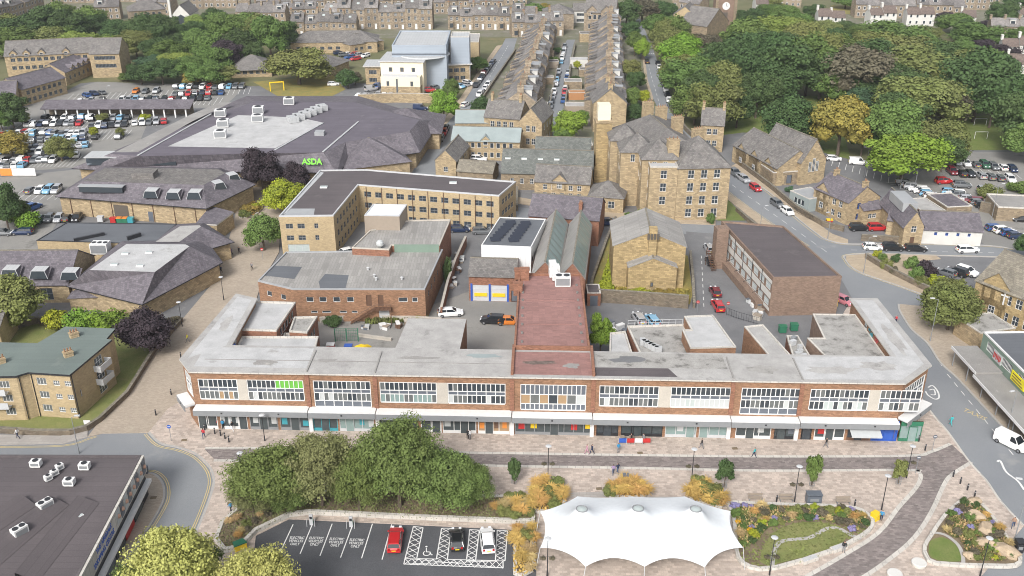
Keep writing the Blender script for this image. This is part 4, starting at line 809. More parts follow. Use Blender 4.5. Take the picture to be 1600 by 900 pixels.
# ---- brick workshops with corrugated roof
wk = B('brick_workshop', 'wide two-storey red brick workshop with grey corrugated roof', [(-45.89, 160.79), (-43.6, 174.12), (-13.42, 175.4), (-15.44, 157.24), (-38.82, 157.24)], 6.3, 'brick_orange')
a, d, l = wk.edge(4) if False else wk.edge(0)
for e_ in range(5):
 A, D_, L_ = wk.edge(e_)
 if abs(D_.x) > 0.9 and D_.x > 0 and L_ > 15:
  for i, t_ in enumerate((1.0, 2.9, 4.9, 6.9)): wk.win(e_, 1.6 + t_ * 1.22, 3.9, 1.25, 1.0, 'white')
  for t_, w_ in ((2.2, 1.2), (4.4, 1.6), (7.4, 1.3), (9.4, 1.0)): wk.win(e_, t_ + 1.2, 1.7, w_, 0.5, 'white')
  wk.win(e_, L_ * 0.57, 3.1, 1.0, 2.2, 'door', name='door'); wk.win(e_, L_ * 0.66, 3.1, 1.0, 2.2, 'door', name='door'); wk.win(e_, L_ * 0.68, 0.2, 1.9, 2.3, 'garage', name='door')
  wk.win(e_, L_ * 0.83, 3.9, 1.6, 0.9, 'white'); wk.win(e_, L_ * 0.92, 3.9, 1.0, 0.9, 'white')
  s_ = MB()
  for k in range(14): s_.box(L_ * 0.62 - 0.33 * k - 0.3, -1.3, 2.95 - 0.21 * k - 0.06, L_ * 0.62 - 0.33 * k, -0.1, 2.95 - 0.21 * k)
  s_.box(L_ * 0.62, -1.4, 2.9, L_ * 0.74, -0.1, 3.0)
  s_.tube((L_ * 0.62, -1.3, 4.0), (L_ * 0.62 - 4.6, -1.3, 1.1), 0.05); s_.tube((L_ * 0.62, -1.35, 4.0), (L_ * 0.74, -1.35, 4.0), 0.05)
  for k in range(5): x_ = L_ * 0.62 + L_ * 0.03 * k; s_.tube((x_, -1.35, 3.0), (x_, -1.35, 4.0), 0.04)
  s_.tube((L_ * .74, -1.3, 0), (L_ * .74, -1.3, 3), 0.07)
  s_.build('fire_escape', 'brown_paint', wk.t, loc=(A.x, A.y, 0), rz=math.atan2(D_.y, D_.x))
 elif abs(D_.x) > 0.6 and L_ < 12: wk.wins(e_, 2, [3.9], 1.1, 1.0, 'white', m0=0.8)
 elif D_.y > 0: wk.wins(e_, 5, [3.6], 0.9, 1.2, 'dark')
wk.walls(); wk.flat('corrugated', 0.28, 0.25, cap='lead')
for poly, m_ in (([(-45.73, 163.6), (-44.59, 167.98), (-39.2, 167.38), (-39.53, 161.9)], 'felt_slatey'), ([(-34.91, 160.79), (-34.34, 164.17), (-29.9, 163.6), (-29.63, 158.05), (-34.19, 158.05)], 'felt_slatey')): MB().face([(*wk.L(q), 6.3) for q in ccw(poly)]).build('roof_patch', m_, wk.t)
for p in [(-24.58, 161.34), (-19.97, 161.62), (-26.69, 165.91), (-25.1, 162.75)]: MB().cyl(0, 0, 0, 0.5, 0.2, 0.2, 8).cyl(0, 0, .5, .65, .32, .1, 8).build('roof_vent', 'metal_pale', wk.t, loc=(*wk.L(p), 6.3))
w2 = B('brick_workshop', 'higher corrugated-roofed brick workshop with green glazed edge behind the wide one', [(-30.66, 173.25), (-28.4, 182.2), (-21.01, 187.88), (-12.62, 188.25), (-13.94, 174.53), (-23.2, 174.53), (-23.44, 172.3)], 7.6, 'brick_red')
w2.wins(1, 5, [5.0], 0.9, 1.2, 'dark'); w2.walls(); w2.flat('corrugated', 0.25, 0.25, cap='concrete')
A, B__ = w2.L((-22.7, 174.53)), w2.L((-14.07, 174.53)); d = (Vector(B__) - Vector(A)); o = MB().box(0, -0.15, 6.2, d.length, -0.02, 7.9).build('green_fascia', 'clad_green', w2.t, loc=(*A, 0), rz=math.atan2(d.y, d.x))
st_ = flatb('stair_tower', 'small boarded stair tower with bright white roof on the workshop', [(-29.46, 182.93), (-22.41, 182.57), (-21.52, 189.2), (-28.53, 189.58)], 10.6, 'wood', 'fabric_white', 0.12, cap='grey_light')
MB().ball((0, 0, 0.9), 0.75, 10, 5).cyl(0, 0, -0.2, 0.4, 0.1).build('satellite_dish', 'blind', w2.t, loc=(*w2.L((-25.26, 173.25)), 7.7))
# ---- white rendered building with solar roof, and the sheds round it
sol = B('white_workshop', 'white clad workshop with solar panels on its dark roof', [(-5.84, 172.12), (3.63, 171.17), (6.88, 186.01), (-2.48, 187.1)], 8.6, 'clad_white')
sol.wins(1, 6, [5.2], 1.4, 1.0, 'strip', m0=0.5); sol.walls(); sol.flat('felt_slatey', 0.2, 0.2, cap='white_paint')
for i in range(2):
 for k in range(7):
  a = lerp((-3.44, 174.2), (0, 184.41), (k + 0.5) / 7); b_ = lerp((0.12, 173.88), (2.96, 184.05), (k + 0.5) / 7); q = (a, b_)[i]
  MB().face([(-1.0, -.75, 0.1), (1.0, -.75, 0.1), (1.0, .75, 0.45), (-1.0, .75, 0.45)]).face([(1.0, -.75, 0.1), (1.0, .75, 0.1), (1.0, .75, 0.45)]).face([(-1, .75, 0), (1, .75, 0), (1, .75, .45), (-1, .75, .45)][::-1]).build('solar_panel', 'solar', sol.t, loc=(*sol.L(q), 8.6), rz=0.12)
gar = B('brick_garage', 'red brick garage with two grey and yellow shutter doors', rect((-8.06, 165.87), (0.72, 165.31), 9.0), 5.2, 'brick_red')
for t_ in (2.2, 5.6): gar.win(0, t_, 0.05, 3.0, 3.3, 'garage', name='shutter_door')
gar.win(0, 8.6, 0.05, 1.3, 2.3, 'doord', name='door'); g_ = gar.pitched('slate_grey', 1.6, 'gable', 0); gar.walls(g_)
for t_ in (2.2, 5.6):
 a, d, l = gar.edge(0); q = a + d * t_; MB().box(-1.2, -0.03, 1.0, 1.2, 0.05, 1.7).build('warning_stripe', 'yellow_paint', gar.t, loc=(q.x, q.y, 0), rz=math.atan2(d.y, d.x))
for t_ in (0.5, 3.9, 7.3):
 a, d, l = gar.edge(0); q = a + d * t_; MB().box(-.18, -.06, 0, .18, -.01, 3.6).build('door_post', 'blue_paint', gar.t, loc=(q.x, q.y, 0), rz=math.atan2(d.y, d.x))
pitched('slate_shed', 'long brick shed with purple slate roof and a red brick stack', rect3((3.54, 195.44), (18.28, 192.41), (4.56, 206.28)), 6.0, 'brick_red', 'slate_purple', 3.0, wins=((0, 6, [3.4], 1.6, 1.3, 'white'),), chim=((0.72, 0.2, 1.6),))
for nm, a, b_ in (('left of two ridged workshop sheds with glazed slopes beside the solar roof', [(3.5, 162.81), (8.5, 162.24)], 0), ('right of two ridged workshop sheds with glazed slopes above the pink-roofed hall', [(8.62, 162.24), (13.24, 161.68)], 1)):
 pq = a; bb = pitched('north_light_shed', nm, rect(pq[0], pq[1], 27.0), 6.4, 'brick_red', 'corrugated', 3.0, along=1, over=0.1, group='ridged workshop sheds')
 P = bb.p; c0 = lerp(P[0], P[1], .52); c1 = lerp(P[3], P[2], .52); e0, e1 = lerp(P[0], P[1], .97), lerp(P[3], P[2], .97); gl = MB()
 for k in range(9):
  t0, t1 = (k + 0.06) / 9, (k + 0.94) / 9; q = [lerp(c0, c1, t0), lerp(e0, e1, t0), lerp(e0, e1, t1), lerp(c0, c1, t1)]; zz = (9.62, 6.86, 6.86, 9.62)
  pn = MB().face([(*bb.L(q[i]), zz[i]) for i in range(4)]); pn.build('roof_light', 'glass_green', bb.t)
# ---- stone gabled warehouse on the grass
wh = pitched('stone_warehouse', 'tall buff stone warehouse with corrugated gable roof on a grass plot', rect3((19.35, 172.12), (32.99, 171.49), (20.94, 184.93)), 8.6, 'stone_gold', 'corrugated', 2.9, along=1, over=0.25)
fr = pitched('stone_warehouse_porch', 'lower stone gable built against the front of the warehouse', rect((22.05, 169.53), (31.24, 169.53), 7.2), 5.2, 'stone_gold', 'corrugated', 1.9, along=1, over=0.15, wins=((0, 1, [1.2], 0.5, 0.9, 'doord'),))
a = wh.L(lerp(wh.p[0], wh.p[1], .53)); d_ = wh.edge(0)[1]
MB().obox((0, 0), 0, 1.5, 1.3, 0, 12.6).build('flue', 'stone_gold', wh.t, loc=(a[0], a[1] - .2, 0), rz=math.atan2(d_.y, d_.x))
for k in range(4): MB().box(-.22, -.1, 0, .22, .1, 1.1).build('vent_slot', 'interior', wh.t, loc=(a[0] - .9 + .6 * k, a[1] - 0.95, 10.4))
# ---- brown brick office with ribbon windows

bo = B('ribbon_window_office', 'brown brick office with dark flat roof and white ribbon windows down one side', [(46.73, 159.49), (59.15, 160.04), (54.92, 184.81), (42.91, 187.67)], 7.4, 'brick_brown')
bo.wins(3, 9, [4.7, 1.6], 2.3, 1.4, 'ribbon', m0=0.3); bo.walls(); bo.flat('felt_dark', 0.35, 0.3, cap='brick_brown')
a, d, l = bo.edge(3); rz_ = math.atan2(d.y, d.x)
for z_ in (3.3, 6.25, 0.9): MB().box(0.2, -0.06, z_, l - 0.2, -0.005, z_ + (1.2 if z_ == 3.3 else .6)).build('white_band', 'render_white', bo.t, loc=(a.x, a.y, 0), rz=rz_)
MB().box(0.0, -1.5, 0, l * 0.9, -0.1, 1.5).build('side_annex', 'brick_brown', bo.t, loc=(a.x, a.y, 0), rz=rz_)
for k in range(5): x_ = l * (0.15 + k * .17); MB().tube((x_, -0.12, 3.1), (x_, -0.12, 7.3), 0.06).tube((x_, -0.12, 3.1), (x_ + 1.0, -2.0, 3.1), .06).build('drainpipe', 'black_paint', bo.t, loc=(a.x, a.y, 0), rz=rz_)
s_ = MB()
for k in range(12): s_.box(l * .16 + 0.3 * k, -4.2, 3.0 - .24 * k, l * .16 + .3 * k + .28, -3.1, 3.06 - .24 * k)
for y_ in (-4.2, -3.1): s_.tube((l * .16, y_, 4.0), (l * .16 + 3.6, y_, 1.1), 0.05); s_.tube((l * .16, y_, 0), (l * .16, y_, 4), .06)
s_.build('fire_escape', 'brown_paint', bo.t, loc=(a.x, a.y, 0), rz=rz_)
MB().obox((0, 0), 0, 2.2, 2.4, 0, 8.6).build('stair_tower', 'brick_brown', bo.t, loc=(*bo.L((41.75, 181.78)), 0), rz=rz_)
# ---- victorian school or institute, several stone blocks
V = dict(sill=True)
vf = pitched('victorian_block', 'four-storey stone block with hipped slate roof and white cross windows', rect((36.85, 207.6), (48.61, 208.41), 15.0), 12.6, 'stone_buff', 'slate_grey', 5.0, 'hip', wins=((0, 3, [10.0, 7.0, 3.9, 0.9], 1.4, 1.9, 'cross', V), (1, 4, [10.0, 7.0, 3.9], 1.3, 1.9, 'cross', V), (3, 3, [10.0, 7.0], 1.3, 1.9, 'cross', V)), over=0.4, hipf=0.9)
vf.chimney(*(36.21, 213.08), 11.0, 6.5, 2.6, 1.8, 3, rz=0.1)
vs = flatb('victorian_stair_block', 'narrow stone stair block with white flat roof beside the four-storey block', rect((30.61, 207.6), (36.79, 207.6), 8.0), 12.6, 'stone_buff', 'felt_white', 0.3, wins=((0, 1, [10.0, 7.0, 3.9], 1.4, 1.9, 'cross'), (3, 2, [10.0, 7.0, 3.9], 1.0, 1.9, 'cross')))
vw = pitched('victorian_wing_range', 'long stone range of the institute with rows of windows above the lane', [(30.45, 215.64), (44.2, 220.59), (41.16, 248.64), (25.48, 240.76)], 12.4, 'stone_buff', 'slate_grey', 4.2, 'hip', along=1, wins=((3, 6, [9.6, 6.4, 3.2], 1.2, 2.0, 'cross'),), over=0.4)
for q, l_, w_, h_, rs, lb in (((29.11, 221.04), 8.0, 7.5, 13.4, 3.2, 'hip-roofed stone pavilion of the institute, middle of three along the lane'), ((33.23, 215.03), 8.0, 8.0, 13.6, 3.4, 'hip-roofed stone pavilion of the institute nearest the four-storey block'), ((27.12, 230.62), 7.0, 7.0, 13.2, 3.0, 'hip-roofed stone pavilion of the institute furthest up the lane')):
 pitched('institute_pavilion', lb, [(q[0] - l_ / 2, q[1] - w_ / 2), (q[0] + l_ / 2, q[1] - w_ / 2), (q[0] + l_ / 2, q[1] + w_ / 2), (q[0] - l_ / 2, q[1] + w_ / 2)], h_, 'stone_buff', 'slate_grey', rs, 'hip', wins=((0, 2, [h_ - 2.6], 1.0, 1.8, 'cross'), (3, 2, [h_ - 2.6, h_ - 6], 1.0, 1.8, 'cross')), group='hip-roofed pavilions of the institute')
for q in [(34.92, 247.73), (37.68, 242.72), (40.27, 233.21), (43.47, 222.75)]: vw.chimney(*q, 12.0, 5.2, 2.6, 1.6, 4, rz=0.4)
# ---- wrapped mill chimney
q0 = (22.54, 236.39); ch = thing('mill_chimney', 'square stone mill chimney with its top wrapped in cream sheeting', 'chimney', (*q0, 0), 0.05)
MB().prism([(-2.1, -2.1), (2.1, -2.1), (2.1, 2.1), (-2.1, 2.1)], 0, 4).prism([(-1.9, -1.9), (1.9, -1.9), (1.9, 1.9), (-1.9, 1.9)], 4, 15.4).build('shaft', 'stone_gold', ch)
MB().prism([(-2.15, -2.15), (2.15, -2.15), (2.15, 2.15), (-2.15, 2.15)], 15.2, 15.8, bottom=True).build('cornice', 'stone_buff', ch)
MB().prism([(-1.55, -1.5), (1.55, -1.5), (1.5, 1.5), (-1.5, 1.5)], 15.8, 19.6).prism([(-1.6, -1.55), (1.6, -1.55), (1.55, 1.55), (-1.55, 1.55)], 17.4, 17.6, bottom=True).build('sheeting', 'render_cream', ch)
# ---- stone lodges and small buildings round the lane
b1 = pitched('stone_lodge', 'long stone lodge with central gable and pale slate roof', rect((5.38, 222.1), (18.43, 219.86), 7.6), 4.6, 'stone_buff', 'slate_grey', 2.9, wins=((0, 5, [2.6, 0.6], 1.0, 1.3, 'cross'),))
gable_dormer(b1, *lerp(b1.p[0], b1.p[1], .45), 2.4, math.atan2(b1.edge(0)[1].y, b1.edge(0)[1].x), 3.4, 2.6, 3.6, roof='slate_grey', style='triw')
gr2 = pitched('stone_hall', 'long low stone hall with greenish slate roof and roof lights', rect((-2.68, 229.05), (19.58, 227.16), 13.0), 4.4, 'stone_old', 'slate_green', 4.0, wins=((0, 8, [1.6], 0.9, 1.4, 'cross'),))
for k in range(4): skylight(gr2, *lerp(lerp(gr2.p[0], gr2.p[3], .3), lerp(gr2.p[1], gr2.p[2], .3), 0.06 + k * .18), 6.8, 1.3, 0.9)
pitched('stone_hall', 'narrow stone hall with green slate roof behind the long low hall', rect((6.05, 246.29), (20.42, 245.21), 8.0), 4.6, 'stone_old', 'slate_green', 2.6)
pitched('stone_lodge', 'small hip-roofed stone lodge with white windows beside the lane', rect((17.7, 213.79), (25.56, 212.11), 8.0), 3.9, 'stone_buff', 'slate_grey', 2.6, 'hip', wins=((0, 2, [1.1], 1.5, 1.7, 'cross'),))
pitched('stone_cottage', 'stone cottage with gabled roof at the bend of the road', rect((-19.4, 237.91), (-14.13, 236.9), 14.0), 4.8, 'stone_buff', 'slate_grey', 2.6, 'gable', along=1, wins=((0, 1, [1.8], 1.1, 1.3, 'cross'), (1, 4, [2.6], 1.0, 1.2, 'white')))
pitched('stone_outbuilding', 'low stone outbuilding with mossy stone roof beside the cottage', rect((-13.89, 235.39), (-4.81, 233.41), 6.5), 2.8, 'stone_old', 'stone_tile', 1.8)
t1 = pitched('stone_office', 'stone office with pale blue-grey roof and small central gable', rect((-16.19, 253.48), (2.05, 251.79), 9.5), 5.4, 'stone_buff', 'patina', 2.4, wins=((0, 9, [3.4, 0.8], 1.0, 1.4, 'white'),), over=0.4)
gable_dormer(t1, *lerp(t1.p[0], t1.p[1], .5), 3.8, 0.0, 2.4, 1.9, 3.0, roof='patina')
pitched('stone_office', 'rear range of the stone office with plain pale blue-grey roof', rect((-16, 269.66), (-6.55, 269.66), 11.0), 5.6, 'stone_buff', 'patina', 2.2, over=0.3)
# ---- gabled stone school along the right road
sch = pitched('stone_school', 'stone school with long slate roof and gothic gables along the right road', rect((58.74, 251.79), (65.59, 231.46), 11.5), 4.6, 'stone_buff', 'slate_grey', 4.0, over=0.3)
E0 = sch.p[0]; a, d, l = sch.edge(0)
for t_ in (.2, .5, .8): gable_dormer(sch, *lerp(sch.p[0], sch.p[1], t_), 0, math.atan2(d.y, d.x), 5.0, 4.0, 5.5, roof='slate_grey', style='cross')
sch2 = pitched('stone_school_hall', 'stone hall with tall gothic end window facing the right road', rect((71.45, 231.94), (78.36, 234.89), 16.0), 6.0, 'stone_buff', 'slate_grey', 5.4, along=1, over=0.3)
a, d, l = sch2.edge(0)
for k, hh in ((-1.1, 2.6), (0, 3.4), (1.1, 2.6)):
 q = a + d * (l / 2 + k); f, g, sl = win_meshes(0.8, hh, 'cross'); o_ = place('window', f, sch2.t, (q.x + d.y * .16, q.y - d.x * .16, 3.2), math.atan2(d.y, d.x)); place('pane', g, o_)
flatb('school_porch', 'low flat-roofed stone porch with dark doorway between the school gables', rect((64.64, 231.46), (71.39, 232.92), 7.0), 3.4, 'stone_old', 'slate_purple', 0.2, wins=((0, 2, [0.4], 1.4, 2.2, 'doord'),))
pitched('stone_house', 'tall stone house with two chimneys beside the dark conifer', rect((51.61, 261.05), (57.74, 259.86), 9.0), 7.6, 'stone_buff', 'slate_grey', 3.4, wins=((0, 2, [4.8, 1.6], 1.2, 1.6, 'cross'),), chim=((0.06, .5, 1.6), (0.94, .5, 1.6)))

# ---- stone villa group and white hall by the junction
vil = pitched('stone_villa', 'stone villa with purple slate roof behind the pavement wall by the junction', rect((69.96, 215.07), (74.87, 204.82), 9.0), 5.4, 'stone_buff', 'slate_purple', 3.0, wins=((0, 4, [3.4, 0.9], 1.1, 1.4, 'cross'), (1, 2, [3.4, 0.9], 1.1, 1.4, 'blue')), chim=((0.15, .5, 1.2), (0.95, .5, 1.2)))
a, d, l = vil.edge(0); gable_dormer(vil, *lerp(vil.p[0], vil.p[1], .25), 0, math.atan2(d.y, d.x), 4.2, 5.6, 4.5, roof='slate_purple', style='cross')
pitched('stone_annex', 'low stone annex with purple slate roof joined to the villa', rect((78.17, 204.82), (83.15, 206.4), 8.0), 3.6, 'stone_buff', 'slate_purple', 2.0, wins=((0, 2, [1.4], 1.0, 1.1, 'cross'),))
flatb('green_annex', 'small pale green flat-roofed annex beside the villa', rect((65.58, 218.98), (68.49, 212.95), 6.0), 3.2, 'patina', 'lead', 0.15, wins=((0, 3, [0.9], 1.0, 1.4, 'white'),))
c2 = pitched('stone_chapel', 'stone gabled building with a long flat dormer beside the white hall', rect((82.76, 192.5), (86.85, 192.5), 15.0), 4.6, 'stone_buff', 'slate_purple', 3.2, along=1, wins=((0, 1, [3.2], 1.1, 1.7, 'cross'), (0, 1, [0.2], 0.9, 2.0, 'door')))
pitched('stone_chapel_wing', 'low stone wing with purple roof between the chapel and parked red car', rect((81.76, 199.43), (84.72, 197.94), 8.0), 3.4, 'stone_buff', 'slate_purple', 2.0, wins=((0, 2, [1.0], 0.8, 1.6, 'cross'),))
c2.box('dormer', *lerp(lerp(c2.p[0], c2.p[1], .55), lerp(c2.p[3], c2.p[2], .55), .55), 6.2, 8.2, 3.2, 8.0, math.atan2(c2.edge(0)[1].y, c2.edge(0)[1].x), 'lead')
wh2 = pitched('white_hall', 'long white rendered hall with dark pitched roof and small high windows', rect((87.47, 193.92), (99.51, 192.5), 9.5), 3.4, 'render_white', 'slate_purple', 2.4, wins=((0, 4, [2.1], 0.6, 0.7, 'blue'),))
wh2.win(0, 1.0, 0.1, 0.8, 1.9, 'doorb', name='door')
flatb('flat_roofed_store', 'cluttered low brick store with pale roof behind the chapel', rect((91.79, 204.82), (97.13, 205.61), 9.0), 3.0, 'brick_red', 'felt_pale', 0.2)
flatb('flat_roofed_store', 'dark flat-roofed store behind the white hall', rect((98.07, 207.6), (104.07, 208.41), 9.0), 3.2, 'stone_old', 'slate_purple', 0.2)
ra = flatb('walled_yard_store', 'long low store with grey roofs at the right edge above the car park', rect((109.53, 207.6), (129.08, 204.82), 9.0), 3.2, 'stone_old', 'felt_grey', 0.3)
def wall_thing(pts, h, label, mat='stone_wall', w_=0.4, name='stone_wall_boundary', cat='wall', cope=True):
 t = thing(name, label, cat, (*pts[0], 0)); L_ = [(p[0] - pts[0][0], p[1] - pts[0][1]) for p in pts]
 ribbon(L_, w_, 0, 'wall_body', mat, t, h=h)
 if cope: ribbon(L_, w_ + 0.12, h, 'coping', 'stone_tile' if mat == 'stone_wall' else 'concrete', t, h=0.1)
 return t
wall_thing([(60.48, 246.29), (63.9, 229.05), (66.19, 213.79), (69.34, 204.03), (73.11, 200.95)], 1.3, 'low stone wall along the pavement in front of the school')
wall_thing([(75.23, 195.73), (82.44, 194.64), (86.71, 193.21)], 1.4, 'low stone wall in front of the chapel car bays')
wall_thing([(73, 185.96), (74.48, 181.37), (76.16, 176.97), (78.96, 170.98), (81.84, 165.87)], 1.2, 'curved stone wall round the roadside garden beds')
wall_thing([(15.96, 165.31), (23.87, 164.22), (32.56, 162.59)], 2.6, 'tall dark stone retaining wall below the warehouse grass')
wall_thing([(36.99, 187.3), (35.39, 174.53), (33.63, 162.59)], 1.2, 'long low wall beside the lane of parked cars')
wall_thing([(108.58, 213.79), (116.06, 207.6), (126.41, 199.81)], 2.4, 'stone boundary wall at the right edge beside the car park')
wall_thing([(-62.49, 121.82), (-61.46, 124.06), (-60.02, 131.56), (-60.48, 145.66), (-59.31, 157.12)], 0.9, 'low mossy stone wall round the lawn of the left flats')
wall_thing([(-79.01, 121.48), (-75.17, 121.31), (-69.24, 120.64), (-64.56, 120.64), (-62.49, 121.82)], 0.9, 'low stone wall along the pavement below the left flats')
wall_thing([(-90.13, 152.9), (-85, 156.61), (-77.18, 152.9)], 1.2, 'stone wall behind the left flats')
# ---- stone church hall and shops at the right edge
chh = pitched('church_hall', 'golden stone church hall with arched windows at the right edge', rect((83.65, 160.47), (90.65, 149.33), 14.0), 6.8, 'stone_gold', 'stone_tile', 4.2, along=0, wins=((0, 5, [4.4, 1.2], 1.2, 1.8, 'cross'),))
a, d, l = chh.edge(0); gable_dormer(chh, *lerp(chh.p[0], chh.p[1], .3), 0, math.atan2(d.y, d.x), 5.0, 7.4, 4.5, roof='stone_tile', mat='stone_gold', style='cross')
cr = MB().box(-.12, -.1, 0, .12, 0, 2.6).box(-.7, -.1, 1.6, .7, 0, 1.85); q = lerp(chh.p[0], chh.p[1], .43); cr.build('cross', 'white_paint', chh.t, loc=(chh.L(q)[0] - .1 * d.y, chh.L(q)[1] - .12, 4.2), rz=math.atan2(d.y, d.x))
flatb('rubbly_store', 'low stone store with rubble-strewn roof beside the right shops', rect((77.22, 152.17), (78.88, 146.11), 7.0), 3.4, 'stone_buff', 'felt_dirty', 0.2)
rs_ = B('right_shops', 'single-storey shops with dark slate roof and high strip windows at the right edge', rect((76.6, 141.06), (77.41, 111.2), 26.0), 6.2, 'clad_green')
rs_.wins(0, 3, [4.1], 3.2, 1.5, 'whitestrip', m0=0.8, m1=14); rs_.walls(); rs_.flat('felt_slatey', 0.25, 0.25, cap='white_paint')
a, d, l = rs_.edge(0); rz_ = math.atan2(d.y, d.x)
for k, (x0, x1, m_, z0, z1) in enumerate(((4.2, 6.8, 'blind', 3.9, 5.5), (10.2, 14.2, 'yellow_sign', 3.6, 5.2), (14.8, 19.0, 'white_paint', 4.0, 5.6))):
 o = MB().box(x0, -.14, z0, x1, -.03, z1).build('sign', m_, rs_.t, loc=(a.x, a.y, 0), rz=rz_)
 if k == 0:
  for j in range(6): MB().box(x0 + .2 + j * .4, -.17, z0 + .3 + .2 * (j % 2), x0 + .45 + j * .4, -.145, z1 - .3).build('lettering', 'red_paint', o)
 if k == 1:
  for j in range(3): MB().box(x0 + .4, -.17, z0 + .25 + j * .45, x1 - .5 - .3 * j, -.145, z0 + .4 + j * .45).build('lettering', 'brown_paint', o)
cn = MB().box(-1.0, -4.2, 3.0, l * .26, -.02, 3.3).build('canopy', 'felt_grey', rs_.t, loc=(a.x, a.y, 0), rz=rz_); MB().box(-1.02, -4.3, 2.9, l * .26, -4.21, 3.35).build('canopy_edge', 'white_paint', cn)
cn = MB().box(l * .26 + .02, -4.6, 2.7, l, -.02, 3.0).build('canopy', 'felt_grey', rs_.t, loc=(a.x, a.y, 0), rz=rz_); MB().box(l * .26 + .02, -4.7, 2.6, l, -4.61, 3.05).build('canopy_edge', 'white_paint', cn)
for k in range(6): MB().cyl(k * 5.0, -4.0, 0.1, 2.7, 0.09).build('canopy_post', 'grey_paint', rs_.t, loc=(a.x, a.y, 0), rz=rz_)
# ---- shopping centre at the bottom left
sc_p = [(-61.39, 73.53), (-46.38, 81.74), (-48.24, 106.22), (-80.14, 106.51)]
sc_p = [(-83.48, 106.51), (-48.28, 106.37), (-47.12, 77.95), (-75.21, 77.95)]
shc = B('shopping_centre', 'shopping centre with dark felt roof and white lettered fascia at the bottom left', sc_p, 6.2, 'black_paint')
shc.walls(); shc.flat('felt_dark', 0.25, 0.3, cap='felt_dark')
for e_ in range(4):
 a, d, l = shc.edge(e_)
 if d.y > 0.6: break
rz_ = math.atan2(d.y, d.x)
fas = MB().box(l * .0, -.35, 3.9, l, -.02, 6.35).build('fascia', 'kerb_pale', shc.t, loc=(a.x, a.y, 0), rz=rz_)
MB().box(0, -.75, 2.3, l, -.05, 2.7).build('lower_fascia', 'white_paint', shc.t, loc=(a.x, a.y, 0), rz=rz_)
for k in range(8): x_ = l - 0.9 - k * 1.45; o_ = MB().box(x_ - .55, -.42, 4.2, x_ + .55, -.36, 6.1).build('picture_panel', ['panel_slate', 'blind'][k % 2], shc.t, loc=(a.x, a.y, 0), rz=rz_); MB().ball((x_, -.42, 5.2), .3, 8, 4).build('pictured_face', 'skin', o_, loc=(0, 0, 0))
for k in range(7): x_ = 1.0 + k * 3.6; MB().box(x_, -.1, .2, x_ + 3.2, -.02, 2.6).build('shop_window', ['glass_shop', 'teal_paint', 'glass_shop', 'panel_slate', 'glass_shop', 'red_paint', 'glass_shop'][k % 7], shc.t, loc=(a.x, a.y, 0), rz=rz_)
SHC = (shc, a.copy(), d.copy(), l, rz_)
dn = Vector((d.y, -d.x)); TXA = (Vector(shc.L((-49.45, 90.48))) - a).dot(d)
for s_, off_, z_ in (('THE AIREDALE', TXA, 5.7), ('SHOPPING CENTRE', TXA - .4, 4.6)):
 q = a + d * off_; o_ = text(s_, (q.x + dn.x * .37, q.y + dn.y * .37, z_), 0.85, 'blue_paint', rz=rz_, rx=R(90), parent=shc.t, depth=0.02, sx=0.9, bold=0.02)
for p in [(-60.94, 104.1), (-54.49, 103.54), (-55.07, 100.16)]: ac_unit(shc, *p, 6.25, 1.3, .9, .9, 0.0, 1)
for p in [(-57.62, 103.4), (-57.75, 102.17), (-58.09, 101.09)]: ac_unit(shc, *p, 6.25, .9, .6, .8, 0.9, 1)
for p in [(-55.93, 95.33), (-56.8, 90.5)]: ac_unit(shc, *p, 6.25, 1.7, 1.0, 1.2, 1.0, 2)
for p in [(-51.82, 93.52)]: skylight(shc, *p, 6.3, 1.9, 1.2, 1.0)
for A_, B_2 in (((-59.41, 97.07), (-62.3, 90.84)), ((-55.64, 96.82), (-59.03, 85.69)), ((-52.22, 96.82), (-53.59, 83.12))):
 t_ = MB(); q0_ = shc.L(A_); q1_ = shc.L(B_2); dd = (Vector(q1_) - Vector(q0_)); ang = math.atan2(dd.y, dd.x); nn = Vector((-dd.y, dd.x)).normalized()
 m_ = [(Vector(q0_) + nn * s_, Vector(q1_) + nn * s_) for s_ in (-0.35, 2.2)]
 t_.face([(*m_[0][0], 7.15), (*m_[0][1], 7.15), (*m_[1][1], 6.22), (*m_[1][0], 6.22)][::-1]); t_.face([(*m_[0][0], 6.2), (*m_[0][1], 6.2), (*m_[0][1], 7.15), (*m_[0][0], 7.15)]); t_.face([(*m_[0][0], 6.2), (*m_[0][0], 7.15), (*m_[1][0], 6.22)])
 t_.build('roof_monitor', 'felt_dark', shc.t)
